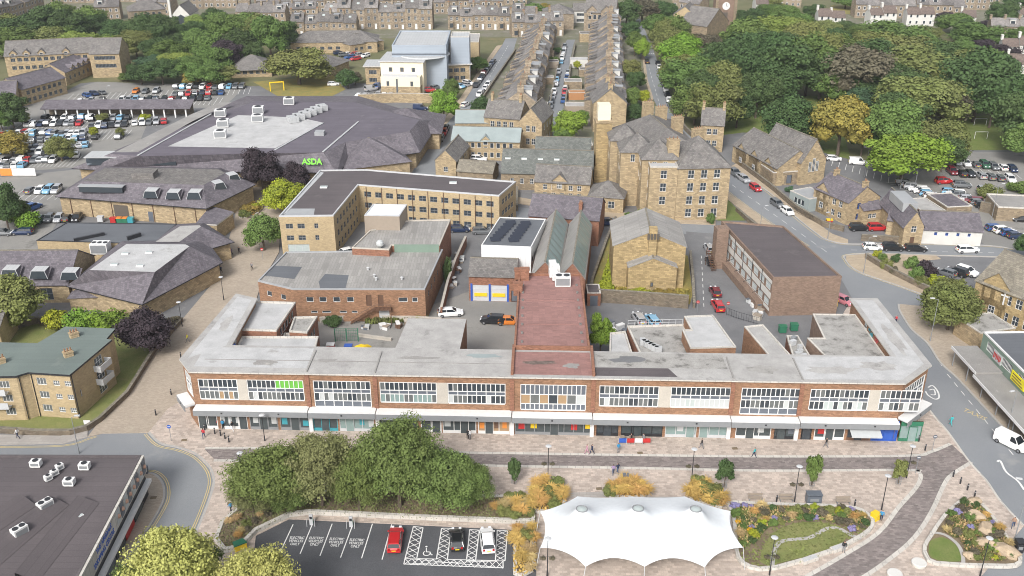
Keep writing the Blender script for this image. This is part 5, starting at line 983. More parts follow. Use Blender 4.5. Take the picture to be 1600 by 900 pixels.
# ---- three-storey flats on the left lawn
fl_ = B('flats', 'three-storey buff brick flats with green-grey flat roof and white balconies on the left', [(-86.11, 124.25), (-72.71, 124.63), (-71.34, 125.75), (-65.08, 125), (-63.11, 135.35), (-63.99, 135.56), (-63.87, 139.04), (-71.62, 139.7), (-73.58, 134.09), (-91.93, 134.93)], 7.6, 'brick_buff')
for e_ in range(len(fl_.p)):
 a, d, l = fl_.edge(e_)
 if d.x > .8 and 5 < l < 9: 
  for z_ in (5.6, 3.3, 1.0): fl_.win(e_, 1.7, z_, 1.5, 1.2, 'tri'); fl_.win(e_, 4.0, z_, 1.0, .9, 'triw'); fl_.win(e_, 5.8, z_, 1.0, .9, 'triw')
 elif d.y > .5 and l > 6:
  fl_.win(e_, 1.8, 2.9, .35, 1.2, 'white')
  for z_ in (5.2, 2.9, .6): fl_.win(e_, l * .68, z_, 2.0, 1.6, 'triw')
  for z_ in (4.9, 2.6):
   q = a + d * (l * .68); b_ = MB().box(-1.5, -1.2, 0, 1.5, 0, .15).box(-1.5, -1.2, .15, 1.5, -1.1, 1.05).box(-1.5, -1.1, .15, -1.4, 0, 1.05).box(1.4, -1.1, .15, 1.5, 0, 1.05); b_.build('balcony', 'grey_light', fl_.t, loc=(q.x, q.y, z_), rz=math.atan2(d.y, d.x))
 elif d.x > .8 and l > 10:
  for z_ in (5.6, 3.3, 1.0):
   for t_ in (2, 5, 8): fl_.win(e_, l - t_, z_, 1.5, 1.2, 'tri')
  for z_ in (4.9, 2.6): q = a + d * (l - 3.2); MB().box(-1.6, -1.1, 0, 1.6, 0, .15).box(-1.6, -1.1, .15, 1.6, -1.0, 1.05).build('balcony', 'grey_light', fl_.t, loc=(q.x, q.y, z_), rz=math.atan2(d.y, d.x))
 a2 = a + d * .3; MB().tube((a2.x + d.y * .1, a2.y - d.x * .1, 0), (a2.x + d.y * .1, a2.y - d.x * .1, 7.5), .06).build('drainpipe', 'black_paint', fl_.t)
fl_.walls(); fl_.flat('felt_green', over=.35, cap='black_paint')
for p in [(-68.92, 136.52), (-67.27, 130.29), (-76.53, 128.12)]: fl_.chimney(*p, 7.8, .9, 1.3, .9, 3, mat='stone_buff', rz=.7)
pitched('garden_store', 'brick end of a store with chimney at the left edge', rect((-93.09, 145.43), (-86.37, 146.34), 8), 4.0, 'brick_buff', 'slate_grey', 1.5)
# ---- slate-roofed shopping buildings on the left
p1 = mansard('slate_roofed_store', 'stone store with purple slate mansard and row of trapezoid dormers', [(-104.13, 211.04), (-67.46, 203.11), (-60.35, 219.53), (-72.04, 232.13), (-101.91, 233.66)], 4.6, [(-97.95, 213.03), (-69.7, 210.35), (-67.09, 219.04), (-69.67, 221.92), (-96.54, 222.89)], 7.6, 'stone_buff', 'slate_purple', 'slate_grey')
def trap_dormer(b, q, z, rz, w_=3.4, h=1.5, dep=2.6):
 o = MB().face([(-w_ / 2, 0, 0), (w_ / 2, 0, 0), (w_ / 2 - .5, .25, h), (-w_ / 2 + .5, .25, h)]).build('dormer', 'glass', b.t, loc=(*b.L(q), z), rz=rz)
 MB().face([(-w_ / 2 + .4, .2, h), (w_ / 2 - .4, .2, h), (w_ / 2 - .4, dep, h + .15), (-w_ / 2 + .4, dep, h + .15)]).build('dormer_top', 'metal_pale', o)
 for s_ in (-1, 1): MB().face([(s_ * w_ / 2, 0, 0), (s_ * w_ / 2, dep, h * .95), (s_ * (w_ / 2 - .5), dep, h), (s_ * (w_ / 2 - .5), .25, h)][::s_]).build('dormer_cheek', 'slate_purple', o)
 for s_ in (-1, 1): MB().tube((s_ * w_ / 2, -.03, 0), (s_ * (w_ / 2 - .5), .22, h), .06).build('dormer_trim', 'grey_light', o)
for p in [(-80.81, 206.84), (-75.54, 206), (-70.83, 206)]: trap_dormer(p1, p, 5.7, R(-3))
for p in [(-66.47, 212.01), (-64.75, 217.86)]: trap_dormer(p1, p, 5.9, R(40), 3.0)
a, d, l = p1.edge(0); o_ = MB().box(-5, -.1, 0, 5, .6, 1.3).build('strip_window', 'glass', p1.t, loc=(*p1.L((-93.03, 210.13)), 5.9), rz=R(-3)); MB().box(-5.2, -.2, 1.3, 5.2, 1.5, 1.45).build('window_hood', 'lead', o_)
p1.box('roof_plant', *(-84.78, 216.1), 7.6, 9.0, 5, 3.4, 0, 'slate_grey')
for (t_, w_, h_, m_) in ((.42, 3.6, 3.4, 'interior'), (.62, 1.2, 2.4, 'panel_slate')):
 q = a + d * (l * t_); MB().box(-w_ / 2, -.06, 0, w_ / 2, 0.0, h_).build('service_door', m_, p1.t, loc=(q.x, q.y, .1), rz=math.atan2(d.y, d.x))
for k in range(7): q = a + d * (l * (k + .5) / 7); MB().tube((q.x, q.y - .1, 0), (q.x, q.y - .1, 4.5), .08).build('drainpipe', 'brown_paint', p1.t)
p2 = flatb('flat_roofed_store', 'long flat blue-grey felt roofed store with ducts and a white chiller', [(-96.92, 184.97), (-94.95, 195.05), (-71.12, 194.3), (-72.37, 182.92)], 4.4, 'brick_buff', 'felt_slatey', 0.12, cap='black_paint')
ac_unit(p2, *(-82.59, 181.58), 3.2, 3.4, 2.4, 2.2, 0, 3)
p2.box('duct', *(-86.64, 186.35), 4.4, 5.0, 6.0, .5, R(35), 'black_paint'); p2.box('duct', *(-77.45, 186.35), 4.4, 5.2, 3.0, .5, R(50), 'black_paint')
p3 = mansard('slate_roofed_store', 'stone store with steep slate sides and a pale flat roof at the paved street', [(-82.26, 164.04), (-65.63, 156.21), (-56.36, 175), (-62.96, 186.88), (-80.1, 186.19)], 3.9, [(-76.92, 162.98), (-64.75, 162.13), (-62.09, 174.21), (-63.12, 175.18), (-74.62, 175.5)], 7.6, 'stone_buff', 'slate_purple', 'felt_white')
for p in [(-73.06, 170.43), (-68.79, 171.05), (-73.23, 165.31), (-68.31, 164.72)]: skylight(p3, *p, 7.65, 1.3, .7)
p5 = mansard('slate_roofed_store', 'small slate-sided store with pale flat top above the paved street', [(-73.37, 184.13), (-60.58, 182.11), (-56.81, 185.5), (-66.19, 196.34), (-71.72, 195.58)], 3.9, [(-70.52, 179.4), (-65.83, 179.4), (-63.92, 187.71), (-64.39, 188.43), (-68.24, 188.07)], 6.4, 'stone_buff', 'slate_purple', 'felt_pale')
p6 = flatb('covered_walk', 'slate-roofed covered walk joining the two slate stores', [(-67.61, 196.36), (-63.28, 195.6), (-61.62, 202.97), (-67.44, 206.62)], 3.6, 'stone_buff', 'slate_purple', 0, over=0.2)
p4 = pitched('slate_roofed_store', 'slate-roofed store with trapezoid skylights at the left edge', rect3((-112.59, 164.53), (-82.48, 165.1), (-120.03, 177.76)), 3.8, 'stone_buff', 'slate_purple', 4.0, wins=((0, 5, [.6], 2.2, 2.4, 'dark'),))
for p in [(-93.16, 165.46), (-87.57, 164.89), (-81.65, 164.32)]: trap_dormer(p4, p, 5.0, 0, 3.4, 1.4, 2.4)
pitched('slate_porch', 'small slate-roofed stone porch on the side of the slate store', rect((-81.03, 161.53), (-75.58, 162.06), 7.0), 2.8, 'stone_buff', 'slate_purple', 1.5, 'hip')
# ---- supermarket
sm = mansard('supermarket', 'sprawling supermarket with dark purple roofs, white roof deck and green letters', [(-109.01, 232.24), (-100.83, 230.72), (-42.85, 228.72), (-41.11, 236.89), (-23.95, 245.57), (-20.69, 276.67), (-48.42, 305.34), (-83.73, 305.34)], 4.4, [(-98.55, 231.52), (-91.08, 229.43), (-46.48, 232.58), (-42.31, 241.34), (-26.98, 251.31), (-25.37, 262.03), (-45.71, 281.57), (-74.98, 283.06)], 8.4, 'stone_buff', 'slate_purple', 'felt_purple', inset=1.2)
MB().face([(*sm.L(q), 8.44) for q in ccw([(-86.31, 237.44), (-76.25, 267.36), (-58.26, 264.68), (-51.17, 259.44), (-59, 235.8)])]).build('roof_deck', 'felt_white', sm.t)
MB().face([(*sm.L(q), 8.43) for q in ccw([(-97.68, 232.58), (-89.48, 268.73), (-84.89, 281.57), (-81.72, 281.57), (-87.11, 260.73), (-92.16, 232.58)])]).build('roof_deck', 'felt_grey', sm.t)
for p in [(-80.65, 265.94), (-77.16, 255.54), (-75.08, 245.26), (-69.13, 260.65), (-64.44, 279.31), (-70.99, 269.35)]: ac_unit(sm, *p, 8.5, 3.0, 2.4, 1.9, .1, 1)
for k in range(6): sm.box('roof_plant', *lerp((-59.5, 260.37), (-53.81, 272.51), k / 5), 8.5, 10.0, 2.6, 3.0, .5, 'metal_pale')
for p in [(-49.99, 247.96)]: sm.box('roof_plant', *p, 8.4, 9.4, 2.4, 2.4, 0, 'lead')
for a_, b_ in (((-91.13, 229.63), (-83.99, 268.35)), ((-58.68, 234.39), (-51.1, 259.08)), ((-46.5, 232.78), (-41.76, 260.37))):
 ribbon([sm.L(a_), sm.L(b_)], .5, 8.46, 'roof_flashing', 'metal_pale', sm.t, h=.12)
hipb = pitched('supermarket_wing', 'hip-roofed slate wing at the right end of the supermarket', rect3((-39.66, 262.61), (-20.1, 262.61), (-42.18, 281.49)), 5.0, 'stone_buff', 'slate_purple', 4.2, 'hip', over=.8)
pitched('supermarket_wing', 'hip-roofed slate wing facing the L-shaped offices beside the green letters', rect3((-41.28, 232.74), (-25.99, 239.01), (-43.77, 248.97)), 4.4, 'stone_buff', 'slate_purple', 4.6, 'hip', over=.6)
q = lerp((-48.67, 228.92), (-48.95, 232.31), .5); lt = text('ASDA', (*sm.L((q[0], q[1] - 1.0)), 6.9), 2.0, 'lime_sign', rx=R(72), name='lettering', depth=.12, sx=.95, bold=.06); lt.parent = sm.t
o_ = MB().box(-11, -.1, 0, 11, 2.5, 1.9).build('clerestory', 'glass', sm.t, loc=(*sm.L((-93.49, 231.02)), 5.6), rz=0); MB().box(-11.4, -.4, 1.9, 11.4, 5.0, 2.1).build('clerestory_roof', 'metal_pale', o_)
cpk = thing('parking_canopy', 'long slate-roofed canopy on white posts across the left car park', 'canopy', (*(-143.34, 296.47), 0))
A_, B_2 = (-143.34, 296.47), (-98.68, 297.22); LL = dist(A_, B_2); cpk.rotation_euler = (0, 0, math.atan2(B_2[1] - A_[1], B_2[0] - A_[0]))
MB().face([(-1, -2.2, 3.0), (LL, -2.2, 3.0), (LL, 3.4, 4.6), (-1, 3.4, 4.6)]).face([(-1, 3.4, 4.5), (LL, 3.4, 4.5), (LL, -2.2, 2.9), (-1, -2.2, 2.9)]).face([(-1, -2.2, 2.9), (LL, -2.2, 2.9), (LL, -2.2, 3.0), (-1, -2.2, 3.0)]).build('roof', 'slate_purple', cpk)
for k in range(14): MB().box(k * LL / 13.5 - .2, -1.6, 0, k * LL / 13.5 + .2, -1.2, 3.1).build('post', 'white_paint', cpk)
MB().box(-.5, 2.6, 0, LL - .5, 2.9, 4.2).build('back_wall', 'stone_wall', cpk)

# ---- theatre, cream civic building and the flats beyond the car park
th_ = B('theatre', 'tall pale blue clad theatre box with grey roof behind the cream building', rect3((-40.44, 332.79), (-22.15, 332.79), (-35.11, 359.69)), 14.5, 'clad_blue')
th_.walls(); th_.flat('metal_pale', .4, .4, cap='clad_blue')
a, d, l = th_.edge(0); MB().box(-.1, -.12, 11.6, l + .1, -.02, 12.1).build('dark_band', 'panel_slate', th_.t, loc=(a.x, a.y, 0), rz=math.atan2(d.y, d.x))
a, d, l = th_.edge(1); MB().box(-.1, -.12, 11.6, l + .1, -.02, 12.1).build('dark_band', 'panel_slate', th_.t, loc=(a.x, a.y, 0), rz=math.atan2(d.y, d.x))
flatb('theatre_tower', 'smaller blue clad box rising behind the theatre roof', rect3((-21.22, 343.33), (-14.81, 343.33), (-21.77, 352.92)), 15.5, 'clad_blue', 'metal_pale', .3)
flatb('college_block', 'buff brick block with dark vertical window beside the theatre', rect3((-23.14, 365.73), (-12.28, 365.73), (-21.63, 382.1)), 9.5, 'brick_buff', 'felt_pale', .3, wins=((0, 1, [2], 1.2, 7, 'slate'), (1, 4, [5.5, 1.5], 2.0, 1.6, 'slate')))
cc = B('cream_block', 'cream rendered three-storey block with stepped front and balcony', rect3((-43.88, 327.27), (-29.53, 326.27), (-44.33, 341.85)), 10.6, 'render_cream')
cc.wins(0, 3, [7.2], 1.2, 1.5, 'slate'); cc.win(0, -3.0, 3.2, .9, 1.4, 'slate'); cc.walls(); cc.flat('metal_pale', over=.5, cap='grey_light')
a, d, l = cc.edge(0); lb_ = MB().box(.6, -4.0, 3.2, l - .6, -.02, 6.4).build('lower_front', 'render_cream', cc.t, loc=(a.x, a.y, 0), rz=math.atan2(d.y, d.x))
MB().box(.6, -4.02, 0, l - .6, -.03, 3.19).build('stone_base', 'stone_buff', cc.t, loc=(a.x, a.y, 0), rz=math.atan2(d.y, d.x))
for x_ in (3.0, l * .42, l - 3.4): f, g, sl = win_meshes(.9 if x_ != l * .42 else .6, 1.6 if x_ != l * .42 else 4.6, 'slate'); o_ = place('window', f, cc.t, (a.x + d.x * x_ + 4.16 * d.y, a.y + d.y * x_ - 4.16 * d.x, 3.4 if x_ != l * .42 else 1.2), math.atan2(d.y, d.x)); place('pane', g, o_)
MB().box(1.5, -3.9, 6.4, l - 1.5, -3.8, 7.3).build('balcony_rail', 'grey_light', cc.t, loc=(a.x, a.y, 0), rz=math.atan2(d.y, d.x))
MB().cyl(0, 0, 0, .4, 9.0, 8.6, 24).build('curved_roof', 'metal_pale', cc.t, loc=(*cc.L((-30.24, 337.56)), 10.9))
flatb('civic_wing', 'two-storey pale stone wing with grey metal roof left of the cream block', rect((-50.89, 339.52), (-45.76, 339.52), 10), 6.2, 'stone_buff', 'metal_pale', 0, over=.7, wins=((0, 2, [3.6, .9], 1.6, 1.4, 'slate'),))
flatb('civic_wing', 'two-storey pale stone wing with grey metal roof right of the cream block', rect((-30.66, 340.47), (-14.66, 343.37), 11), 6.2, 'stone_buff', 'metal_pale', 0, over=.7, wins=((0, 6, [3.6, .9], 1.7, 1.4, 'slate'), (1, 3, [3.6, .9], 1.6, 1.4, 'slate')))
wall_thing([(-49.79, 312.95), (-37.52, 314.6), (-24.96, 313.77)], 3.0, 'buff stone retaining wall between the supermarket and the cream block', 'stone_buff', .5)
S_ = dict(wall='stone_old')
def flats_far(label, a, b, dep, h, rise, n, kind='gable', wall='stone_buff', roof='slate_grey', rows=None, style='slate'):
 b_ = pitched('stone_flats', label, rect(a, b, dep), h, wall, roof, rise, kind, wins=((0, n, rows or [h - 2.2, h - 5], 1.5, 1.3, style),)); return b_
f1 = flats_far('long three-storey stone flats with gabled dormers in front of the woods', (-179.53, 348.29), (-151.21, 355.41), 13, 8.0, 4.0, 12)
for t_ in (.1, .25, .42, .7): gable_dormer(f1, *lerp(f1.p[0], f1.p[1], t_), 7.0, f1.edge(0)[1].to_3d().to_track_quat('X', 'Z').to_euler().z, 2.4, 1.8, 3.2)
f2 = flats_far('right end of the stone flats with plain gable wall facing the trees', (-149.77, 349.29), (-139.6, 350.3), 13, 8.6, 4.2, 5)
b3 = pitched('stone_flats', 'low stone flats with slate roof and small gables stepping down the slope', rect((-154.35, 337.62), (-152.14, 355.41), 10), 4.6, 'stone_buff', 'slate_purple', 2.8, wins=((0, 5, [1.6], 1.2, 1.3, 'slate'),))
for t_ in (.3, .5, .7, .88): gable_dormer(b3, *lerp(b3.p[0], b3.p[1], t_), 4.0, math.atan2(b3.edge(0)[1].y, b3.edge(0)[1].x), 1.9, 1.5, 2.6, roof='slate_purple')
b4 = pitched('stone_flats', 'two-storey stone flats with slate roof beside the left car park', rect((-156.62, 309.69), (-149.61, 326.63), 11), 5.4, 'stone_buff', 'slate_purple', 3.0, wins=((0, 7, [3.2, .8], 1.3, 1.3, 'slate'),))
pitched('stone_flats', 'stone flats cut by the left edge beside the car park', rect((-171.96, 300.25), (-156.09, 304.9), 11), 5.2, 'stone_buff', 'slate_purple', 3.0)
hc = pitched('health_centre', 'low health centre with grey slate roofs round a court before the far terrace', rect((-87.65, 391.58), (-53.66, 394.06), 14), 4.4, 'stone_buff', 'slate_grey', 3.2, 'hip', wins=((0, 10, [1.4], 1.6, 1.2, 'slate'),))
pitched('health_centre_wing', 'low slate-roofed wing beside the small parking court', rect((-63.65, 389.12), (-51.7, 399.11), 12), 4.0, 'stone_buff', 'slate_grey', 2.8, 'hip', wins=((0, 5, [1.4], 1.4, 1.2, 'slate'),))
pitched('pavilion', 'small stone pavilion with two-tier slate roof left of the round green tree', rect((-100.3, 349.29), (-86.32, 351.31), 13), 3.4, 'stone_buff', 'slate_grey', 3.4, 'hip', over=1.2, wins=((0, 5, [1.2], 1.4, 1.2, 'slate'),))
pitched('pavilion', 'low slate-roofed stone wing right of the round green tree', rect((-66.41, 349.29), (-60.36, 363.87), 12), 3.6, 'stone_buff', 'slate_grey', 2.6, 'hip', over=.8)
hb = thing('height_barrier', 'yellow height barrier at the car park entrance', 'barrier', (*(-82.09, 329.32), 0), R(18))
MB().box(0, -.15, 0, .3, .15, 3.2).build('post', 'yellow_paint', hb); MB().box(4.5, -.15, 0, 4.8, .15, 3.2).build('post', 'yellow_paint', hb); MB().box(.31, -.15, 2.85, 4.49, .15, 3.2).build('beam', 'yellow_paint', hb)

# ================================================================ terraced houses
def house_proto(w_, dep, eav, rise, dormer=0, far=False, wall='stone_far', roof='slate_far', off=True, bay=False, storeys=2, skyl=True):
 b = B('terraced_house', 'house', [(0, 0), (w_, 0), (w_, dep), (0, dep)], eav, wall, 'house')
 rows = [0.9 + 2.75 * i for i in range(storeys)]
 if not far:
  for i, z in enumerate(rows):
   if i == 0: b.win(0, w_ * .3, z, 1.5, 1.5, 'cross'); b.win(0, w_ * .78, 0.1, 1.0, 2.2, 'doorw', name='door')
   else: b.win(0, w_ * .28, z, 1.1, 1.5, 'cross'); b.win(0, w_ * .74, z, 1.0, 1.5, 'cross')
  for z in rows: b.win(2, w_ * .5, z, 1.1, 1.4, 'cross')
 g = b.pitched(roof, rise, 'gable', 0, 0.3, verge=0.0, ridge=not far); wl = b.walls(g)
 if far:
  if 'farwin' not in WCACHE: WCACHE['farwin'] = MB().box(-.55, -.05, 0, .55, -.004, 1.45, 0).box(-.42, -.08, .12, .42, -.051, 1.33, 1).mesh('window', ['white_paint', 'glass'])
  for i, z in enumerate(rows):
   for t in (.28, .74): place('window', WCACHE['farwin'], b.t, (w_ * t, 0, z))
 b.chimney(0.0, dep / 2, eav + rise - .6, 2.0, 0.8, 1.9, 0 if far else 4, mat=wall)
 if off and not far:
  o = MB(); o.prism([(w_ * .45, dep), (w_ - .1, dep), (w_ - .1, dep + 3.6), (w_ * .45, dep + 3.6)], 0, 4.6).build('rear_offshoot', wall, b.t)
  MB().face([(w_ * .42, dep, 5.9), (w_ * .42, dep + 3.8, 4.4), (w_ - .05, dep + 3.8, 4.4), (w_ - .05, dep, 5.9)]).face([(w_ * .45, dep, 4.6), (w_ * .45, dep, 5.9), (w_ * .45, dep + 3.6, 4.6)]).face([(w_ * .45, dep + 3.6, 4.55), (w_ - .1, dep + 3.6, 4.55), (w_ - .1, dep + 3.6, 4.7), (w_ * .45, dep + 3.6, 4.7)]).build('offshoot_roof', roof, b.t)
 if dormer:
  dm = MB().box(w_ * .5 - 1.1, 1.2, eav + .5, w_ * .5 + 1.1, dep / 2, eav + rise - .25).build('dormer', 'render_white' if dormer == 2 else 'slate_grey', b.t)
  MB().box(w_ * .5 - .8, 1.14, eav + .9, w_ * .5 + .8, 1.19, eav + 2.0).build('dormer_window', 'glass', dm); MB().box(w_ * .5 - 1.25, 1.0, eav + rise - .24, w_ * .5 + 1.25, dep / 2, eav + rise - .12).build('dormer_roof', 'lead', dm)
 elif skyl and not far:
  zt = eav + rise * .55
  MB().face([(w_ * .4, dep * .26, eav + rise * .52 + .2), (w_ * .6, dep * .26, eav + rise * .52 + .2), (w_ * .6, dep * .36, eav + rise * .72 + .2), (w_ * .4, dep * .36, eav + rise * .72 + .2)]).build('roof_light', 'glass_pale', b.t)
 if bay:
  bm_ = MB().prism([(w_ * .08, 0), (w_ * .16, -.9), (w_ * .44, -.9), (w_ * .52, 0)], 0, 3.1).build('bay_window', wall, b.t); MB().box(w_ * .17, -.95, .9, w_ * .43, -.905, 2.6).build('bay_glass', 'glass', bm_)
 return b.t
HP = {}
HP['mid'] = [house_proto(5.6, 9.0, 6.0, 3.0), house_proto(5.6, 9.0, 6.2, 3.0, dormer=1), house_proto(5.6, 9.0, 6.0, 3.1, dormer=2, bay=True)]
HP['tall'] = [house_proto(6.0, 9.5, 8.4, 3.2, storeys=3, off=False), house_proto(6.0, 9.5, 8.6, 3.2, dormer=1, storeys=3, off=False)]
HP['far'] = [house_proto(5.6, 8.5, 6.0, 2.8, far=True), house_proto(5.6, 8.5, 6.0, 2.8, far=True, dormer=2)]
HP['white'] = [house_proto(6.0, 8.0, 5.2, 2.4, far=True, wall='render_white', roof='tile_brown')]
PROTO_USED = set()
hrnd = random.Random(11)
def put(proto, loc, rz, label, group, sz=1.0):
 if id(proto) in PROTO_USED: o = copy_tree(proto)
 else: o = proto; PROTO_USED.add(id(proto))
 o.location = (*loc[:2], 0); o.rotation_euler = (0, 0, rz); o.scale = (1, 1, sz); o['label'] = label; o['group'] = group; return o
def terrace(a, b, kind, what, row, front_right=True, gap=(), endname='near'):
 """houses side by side from a to b (world points on the front line); the fronts face right of the direction a->b"""
 L_ = dist(a, b); w_ = {'mid': 5.6, 'tall': 6.0, 'far': 5.6, 'white': 6.0}[kind]; n = max(1, int(L_ / w_)); ang = math.atan2(b[1] - a[1], b[0] - a[0])
 for i in range(n):
  if i in gap: continue
  q = lerp(a, b, i * w_ / L_); sh = hrnd.uniform(-.5, .5); q = (q[0] - sh * math.sin(ang), q[1] + sh * math.cos(ang)); pr = hrnd.choice(HP[kind])
  put(pr, q, ang, '%s, %s from %s, %s' % (what, ORD[i] if i < len(ORD) else str(i + 1) + 'th', endname, row), row, hrnd.uniform(.9, 1.12))
# two long rows that run away from the viewer, between the receding streets
terrace((6.98, 289.88), (18.44, 420.57), 'mid', 'stone terraced house', 'row left of middle street', endname='near end')
terrace((34.17, 294.24), (47.61, 441.15), 'mid', 'stone terraced house', 'row beside tree-lined road', endname='near end')
# rows across the top of the picture
terrace((-94.76, 427.71), (-61.34, 429.17), 'mid', 'stone terraced house', 'short row behind health centre', endname='left end')
terrace((-83.29, 444.24), (-31.38, 444.24), 'tall', 'tall stone terraced house', 'long row behind theatre', endname='left end')
terrace((-28.52, 444.24), (0, 442.69), 'mid', 'stone terraced house', 'row above theatre corner', endname='left end')
terrace((-123.69, 484.73), (-49.83, 488.41), 'far', 'small stone house', 'back row above the long terrace', endname='left end')
terrace((-43.29, 484.73), (0, 484.73), 'far', 'small stone house', 'back row left of the gabled villa', endname='left end')
terrace((-123.57, 511.65), (-32.88, 517.79), 'far', 'tiny far stone house', 'topmost row at the upper middle', endname='left end')
terrace((0, 426.27), (24.32, 429.17), 'mid', 'stone terraced house', 'cross row at the head of middle street', endname='left end')
terrace((-235.82, 460.32), (-232.25, 499.78), 'far', 'pale far house', 'slanting row at the top left', endname='left end')
terrace((-259.01, 495.94), (-257.15, 541.51), 'far', 'pale far house', 'corner row at the far top left', endname='left end')
terrace((-194.2, 467.06), (-178.98, 470.5), 'far', 'far stone house', 'short row behind left woods', endname='left end')
terrace((-180.9, 484.73), (-164.29, 481.1), 'far', 'far stone house', 'stepped row behind left woods', endname='left end')
terrace((-235.87, 515.73), (-179.57, 524.06), 'far', 'far stone house', 'top row above left woods', endname='left end')
terrace((162.03, 473.98), (213.57, 470.5), 'far', 'far stone house', 'long row above right woods', endname='left end')
terrace((173.05, 503.68), (240.06, 495.94), 'far', 'far stone house', 'topmost row above right woods', endname='left end')
terrace((162.32, 453.76), (175.99, 453.76), 'white', 'low white house', 'left of two white rows by right woods', endname='left end')
terrace((178.9, 453.76), (191.94, 452.15), 'white', 'low white house', 'right of two white rows by right woods', endname='left end')
terrace((136.22, 445.8), (151.18, 444.24), 'white', 'low white house', 'row left of the white pair', endname='left end')
terrace((80.11, 503.68), (98.55, 495.94), 'far', 'far stone house', 'row beside the clock tower', endname='left end')
terrace((79.84, 481.1), (92.65, 470.5), 'far', 'far stone house', 'nearer row beside the clock tower', endname='left end')
terrace((170.35, 351.31), (189.42, 343.37), 'white', 'white-gabled house', 'row behind the right-hand park trees', endname='left end')
terrace((189.23, 381.92), (206.28, 377.26), 'white', 'white house', 'upper row at the right edge', endname='left end')
terrace((202.06, 420.57), (225.06, 415.01), 'far', 'far house', 'third row at the right edge', endname='left end')
terrace((122.66, 507.64), (147.41, 503.68), 'far', 'far stone house', 'row right of the clock tower', endname='left end')
terrace((228.3, 450.55), (244.04, 447.37), 'white', 'white far house', 'top row at the right edge', endname='left end')
terrace((-125.08, 453.76), (-101.81, 453.76), 'far', 'far stone house', 'row between left woods and terraces', endname='left end')
terrace((-159.07, 499.78), (-128.18, 503.68), 'far', 'far stone house', 'row above the white chapel', endname='left end')
terrace((-118.7, 463.67), (-89.63, 467.06), 'far', 'stone house', 'second row left of the long terrace', endname='left end')
terrace((0, 453.76), (13.38, 453.76), 'far', 'stone house', 'back row at the head of middle street', endname='left end')
terrace((-26.01, 511.65), (9.76, 511.65), 'far', 'tiny stone house', 'topmost row right of middle', endname='left end')
terrace((200.97, 447.37), (212.51, 444.24), 'white', 'low pale house', 'row right of the copper trees', endname='left end')
terrace((115.88, 477.52), (126.56, 477.52), 'white', 'low white house', 'row below the right top field', endname='left end')
# larger single houses
ph = pitched('stone_villa', 'stone house pair with tall front gables at the foot of the left terrace', rect((-7.82, 269.66), (2.16, 267.15), 11), 7.4, 'stone_buff', 'slate_grey', 3.6, wins=((0, 4, [4.6, 1.2], 1.2, 1.7, 'cross'),), chim=((.1, .5, 1.8), (.9, .5, 1.8)))
p8 = pitched('stone_villa', 'tall narrow stone gable house at the corner of middle street', rect((2.14, 263.46), (8.15, 261.65), 12), 8.0, 'stone_buff', 'slate_grey', 3.6, along=1, wins=((0, 2, [5.0, 1.4], 1.1, 1.7, 'cross'), (1, 3, [5.0, 1.4], 1.1, 1.6, 'cross')))
pitched('stone_villa', 'stone gable end closing the terrace behind the wrapped chimney', rect((23.69, 280.12), (33.28, 280.12), 11), 8.6, 'stone_buff', 'slate_grey', 4.0, along=1, wins=((0, 1, [9.0], .8, 1.2, 'cross'),), chim=((.1, .5, 1.4), (.9, .5, 1.4)))
gv = pitched('gabled_villa', 'large stone villa with steep dark gables at the head of the terraces', rect((31.54, 438.1), (44.77, 435.08), 12), 8.6, 'stone_far', 'slate_grey', 4.6, wins=((0, 5, [5.6, 1.6], 1.4, 2.0, 'white'),))
for t_ in (.25, .72): gable_dormer(gv, *lerp(gv.p[0], gv.p[1], t_), 7.0, 0, 4.6, 2.4, 5.0)
gv2 = pitched('gabled_villa', 'stone villa with dark roof behind the steep-gabled one', rect((36.49, 484.73), (48.86, 484.73), 14), 10, 'stone_far', 'slate_grey', 6, along=1)
pitched('white_house', 'white house with grey roof at the top beside the villas', rect((28.3, 460.32), (35.67, 460.32), 9), 5.6, 'render_white', 'slate_grey', 2.6, wins=((0, 4, [3.2, .6], 1.2, 1.2, 'slate'),))
pitched('stone_flats', 'plain stone flats with hipped dark roof at the top centre', rect((13.98, 444.24), (27.38, 444.24), 13), 7, 'stone_far', 'slate_grey', 3.2, 'hip')
pitched('brick_house', 'plain brown gable house with white eaves beside the right-hand trees', rect((69.08, 429.17), (77.99, 426.27), 14), 9.0, 'brick_buff', 'slate_grey', 3.4, along=1)
ct = thing('clock_tower', 'dark stone church tower with a white clock face at the top edge', 'tower', (*(96.34, 457.02), 0))
MB().box(-4.2, -4.2, 0, 4.2, 4.2, 26).build('shaft', 'brick_brown', ct)
for s_ in (-1, 1): MB().box(s_ * 4.2 - .6, -4.8, 0, s_ * 4.2 + .6, -3.8, 27.5).build('buttress', 'stone_old', ct)
ck = MB(); ck.cyl(0, 0, 0, .2, 1.7, n=18); o_ = ck.build('clock_face', 'white_paint', ct, loc=(0, -4.2, 8.8)); o_.rotation_euler = (R(90), 0, 0)
hd = MB().box(-.09, 0, .21, .09, 1.2, .24).box(0, -.09, .21, .85, .09, .24).build('clock_hands', 'black_paint', o_)
MB().box(-1, -4.3, 2, 1, -4.21, 6).build('louvre_window', 'interior', ct)
pitched('church_nave', 'church nave with pale-edged slate roof below the clock tower', rect((81.18, 415.01), (92.84, 429.17), 13), 6.5, 'stone_old', 'slate_grey', 6.0, along=1)
wc_ = pitched('white_chapel', 'white angular chapel with dark window and tall white mast behind the left woods', rect((-152.58, 450.55), (-145.07, 450.55), 14), 5.5, 'render_white', 'slate_grey', 4.0, along=1)
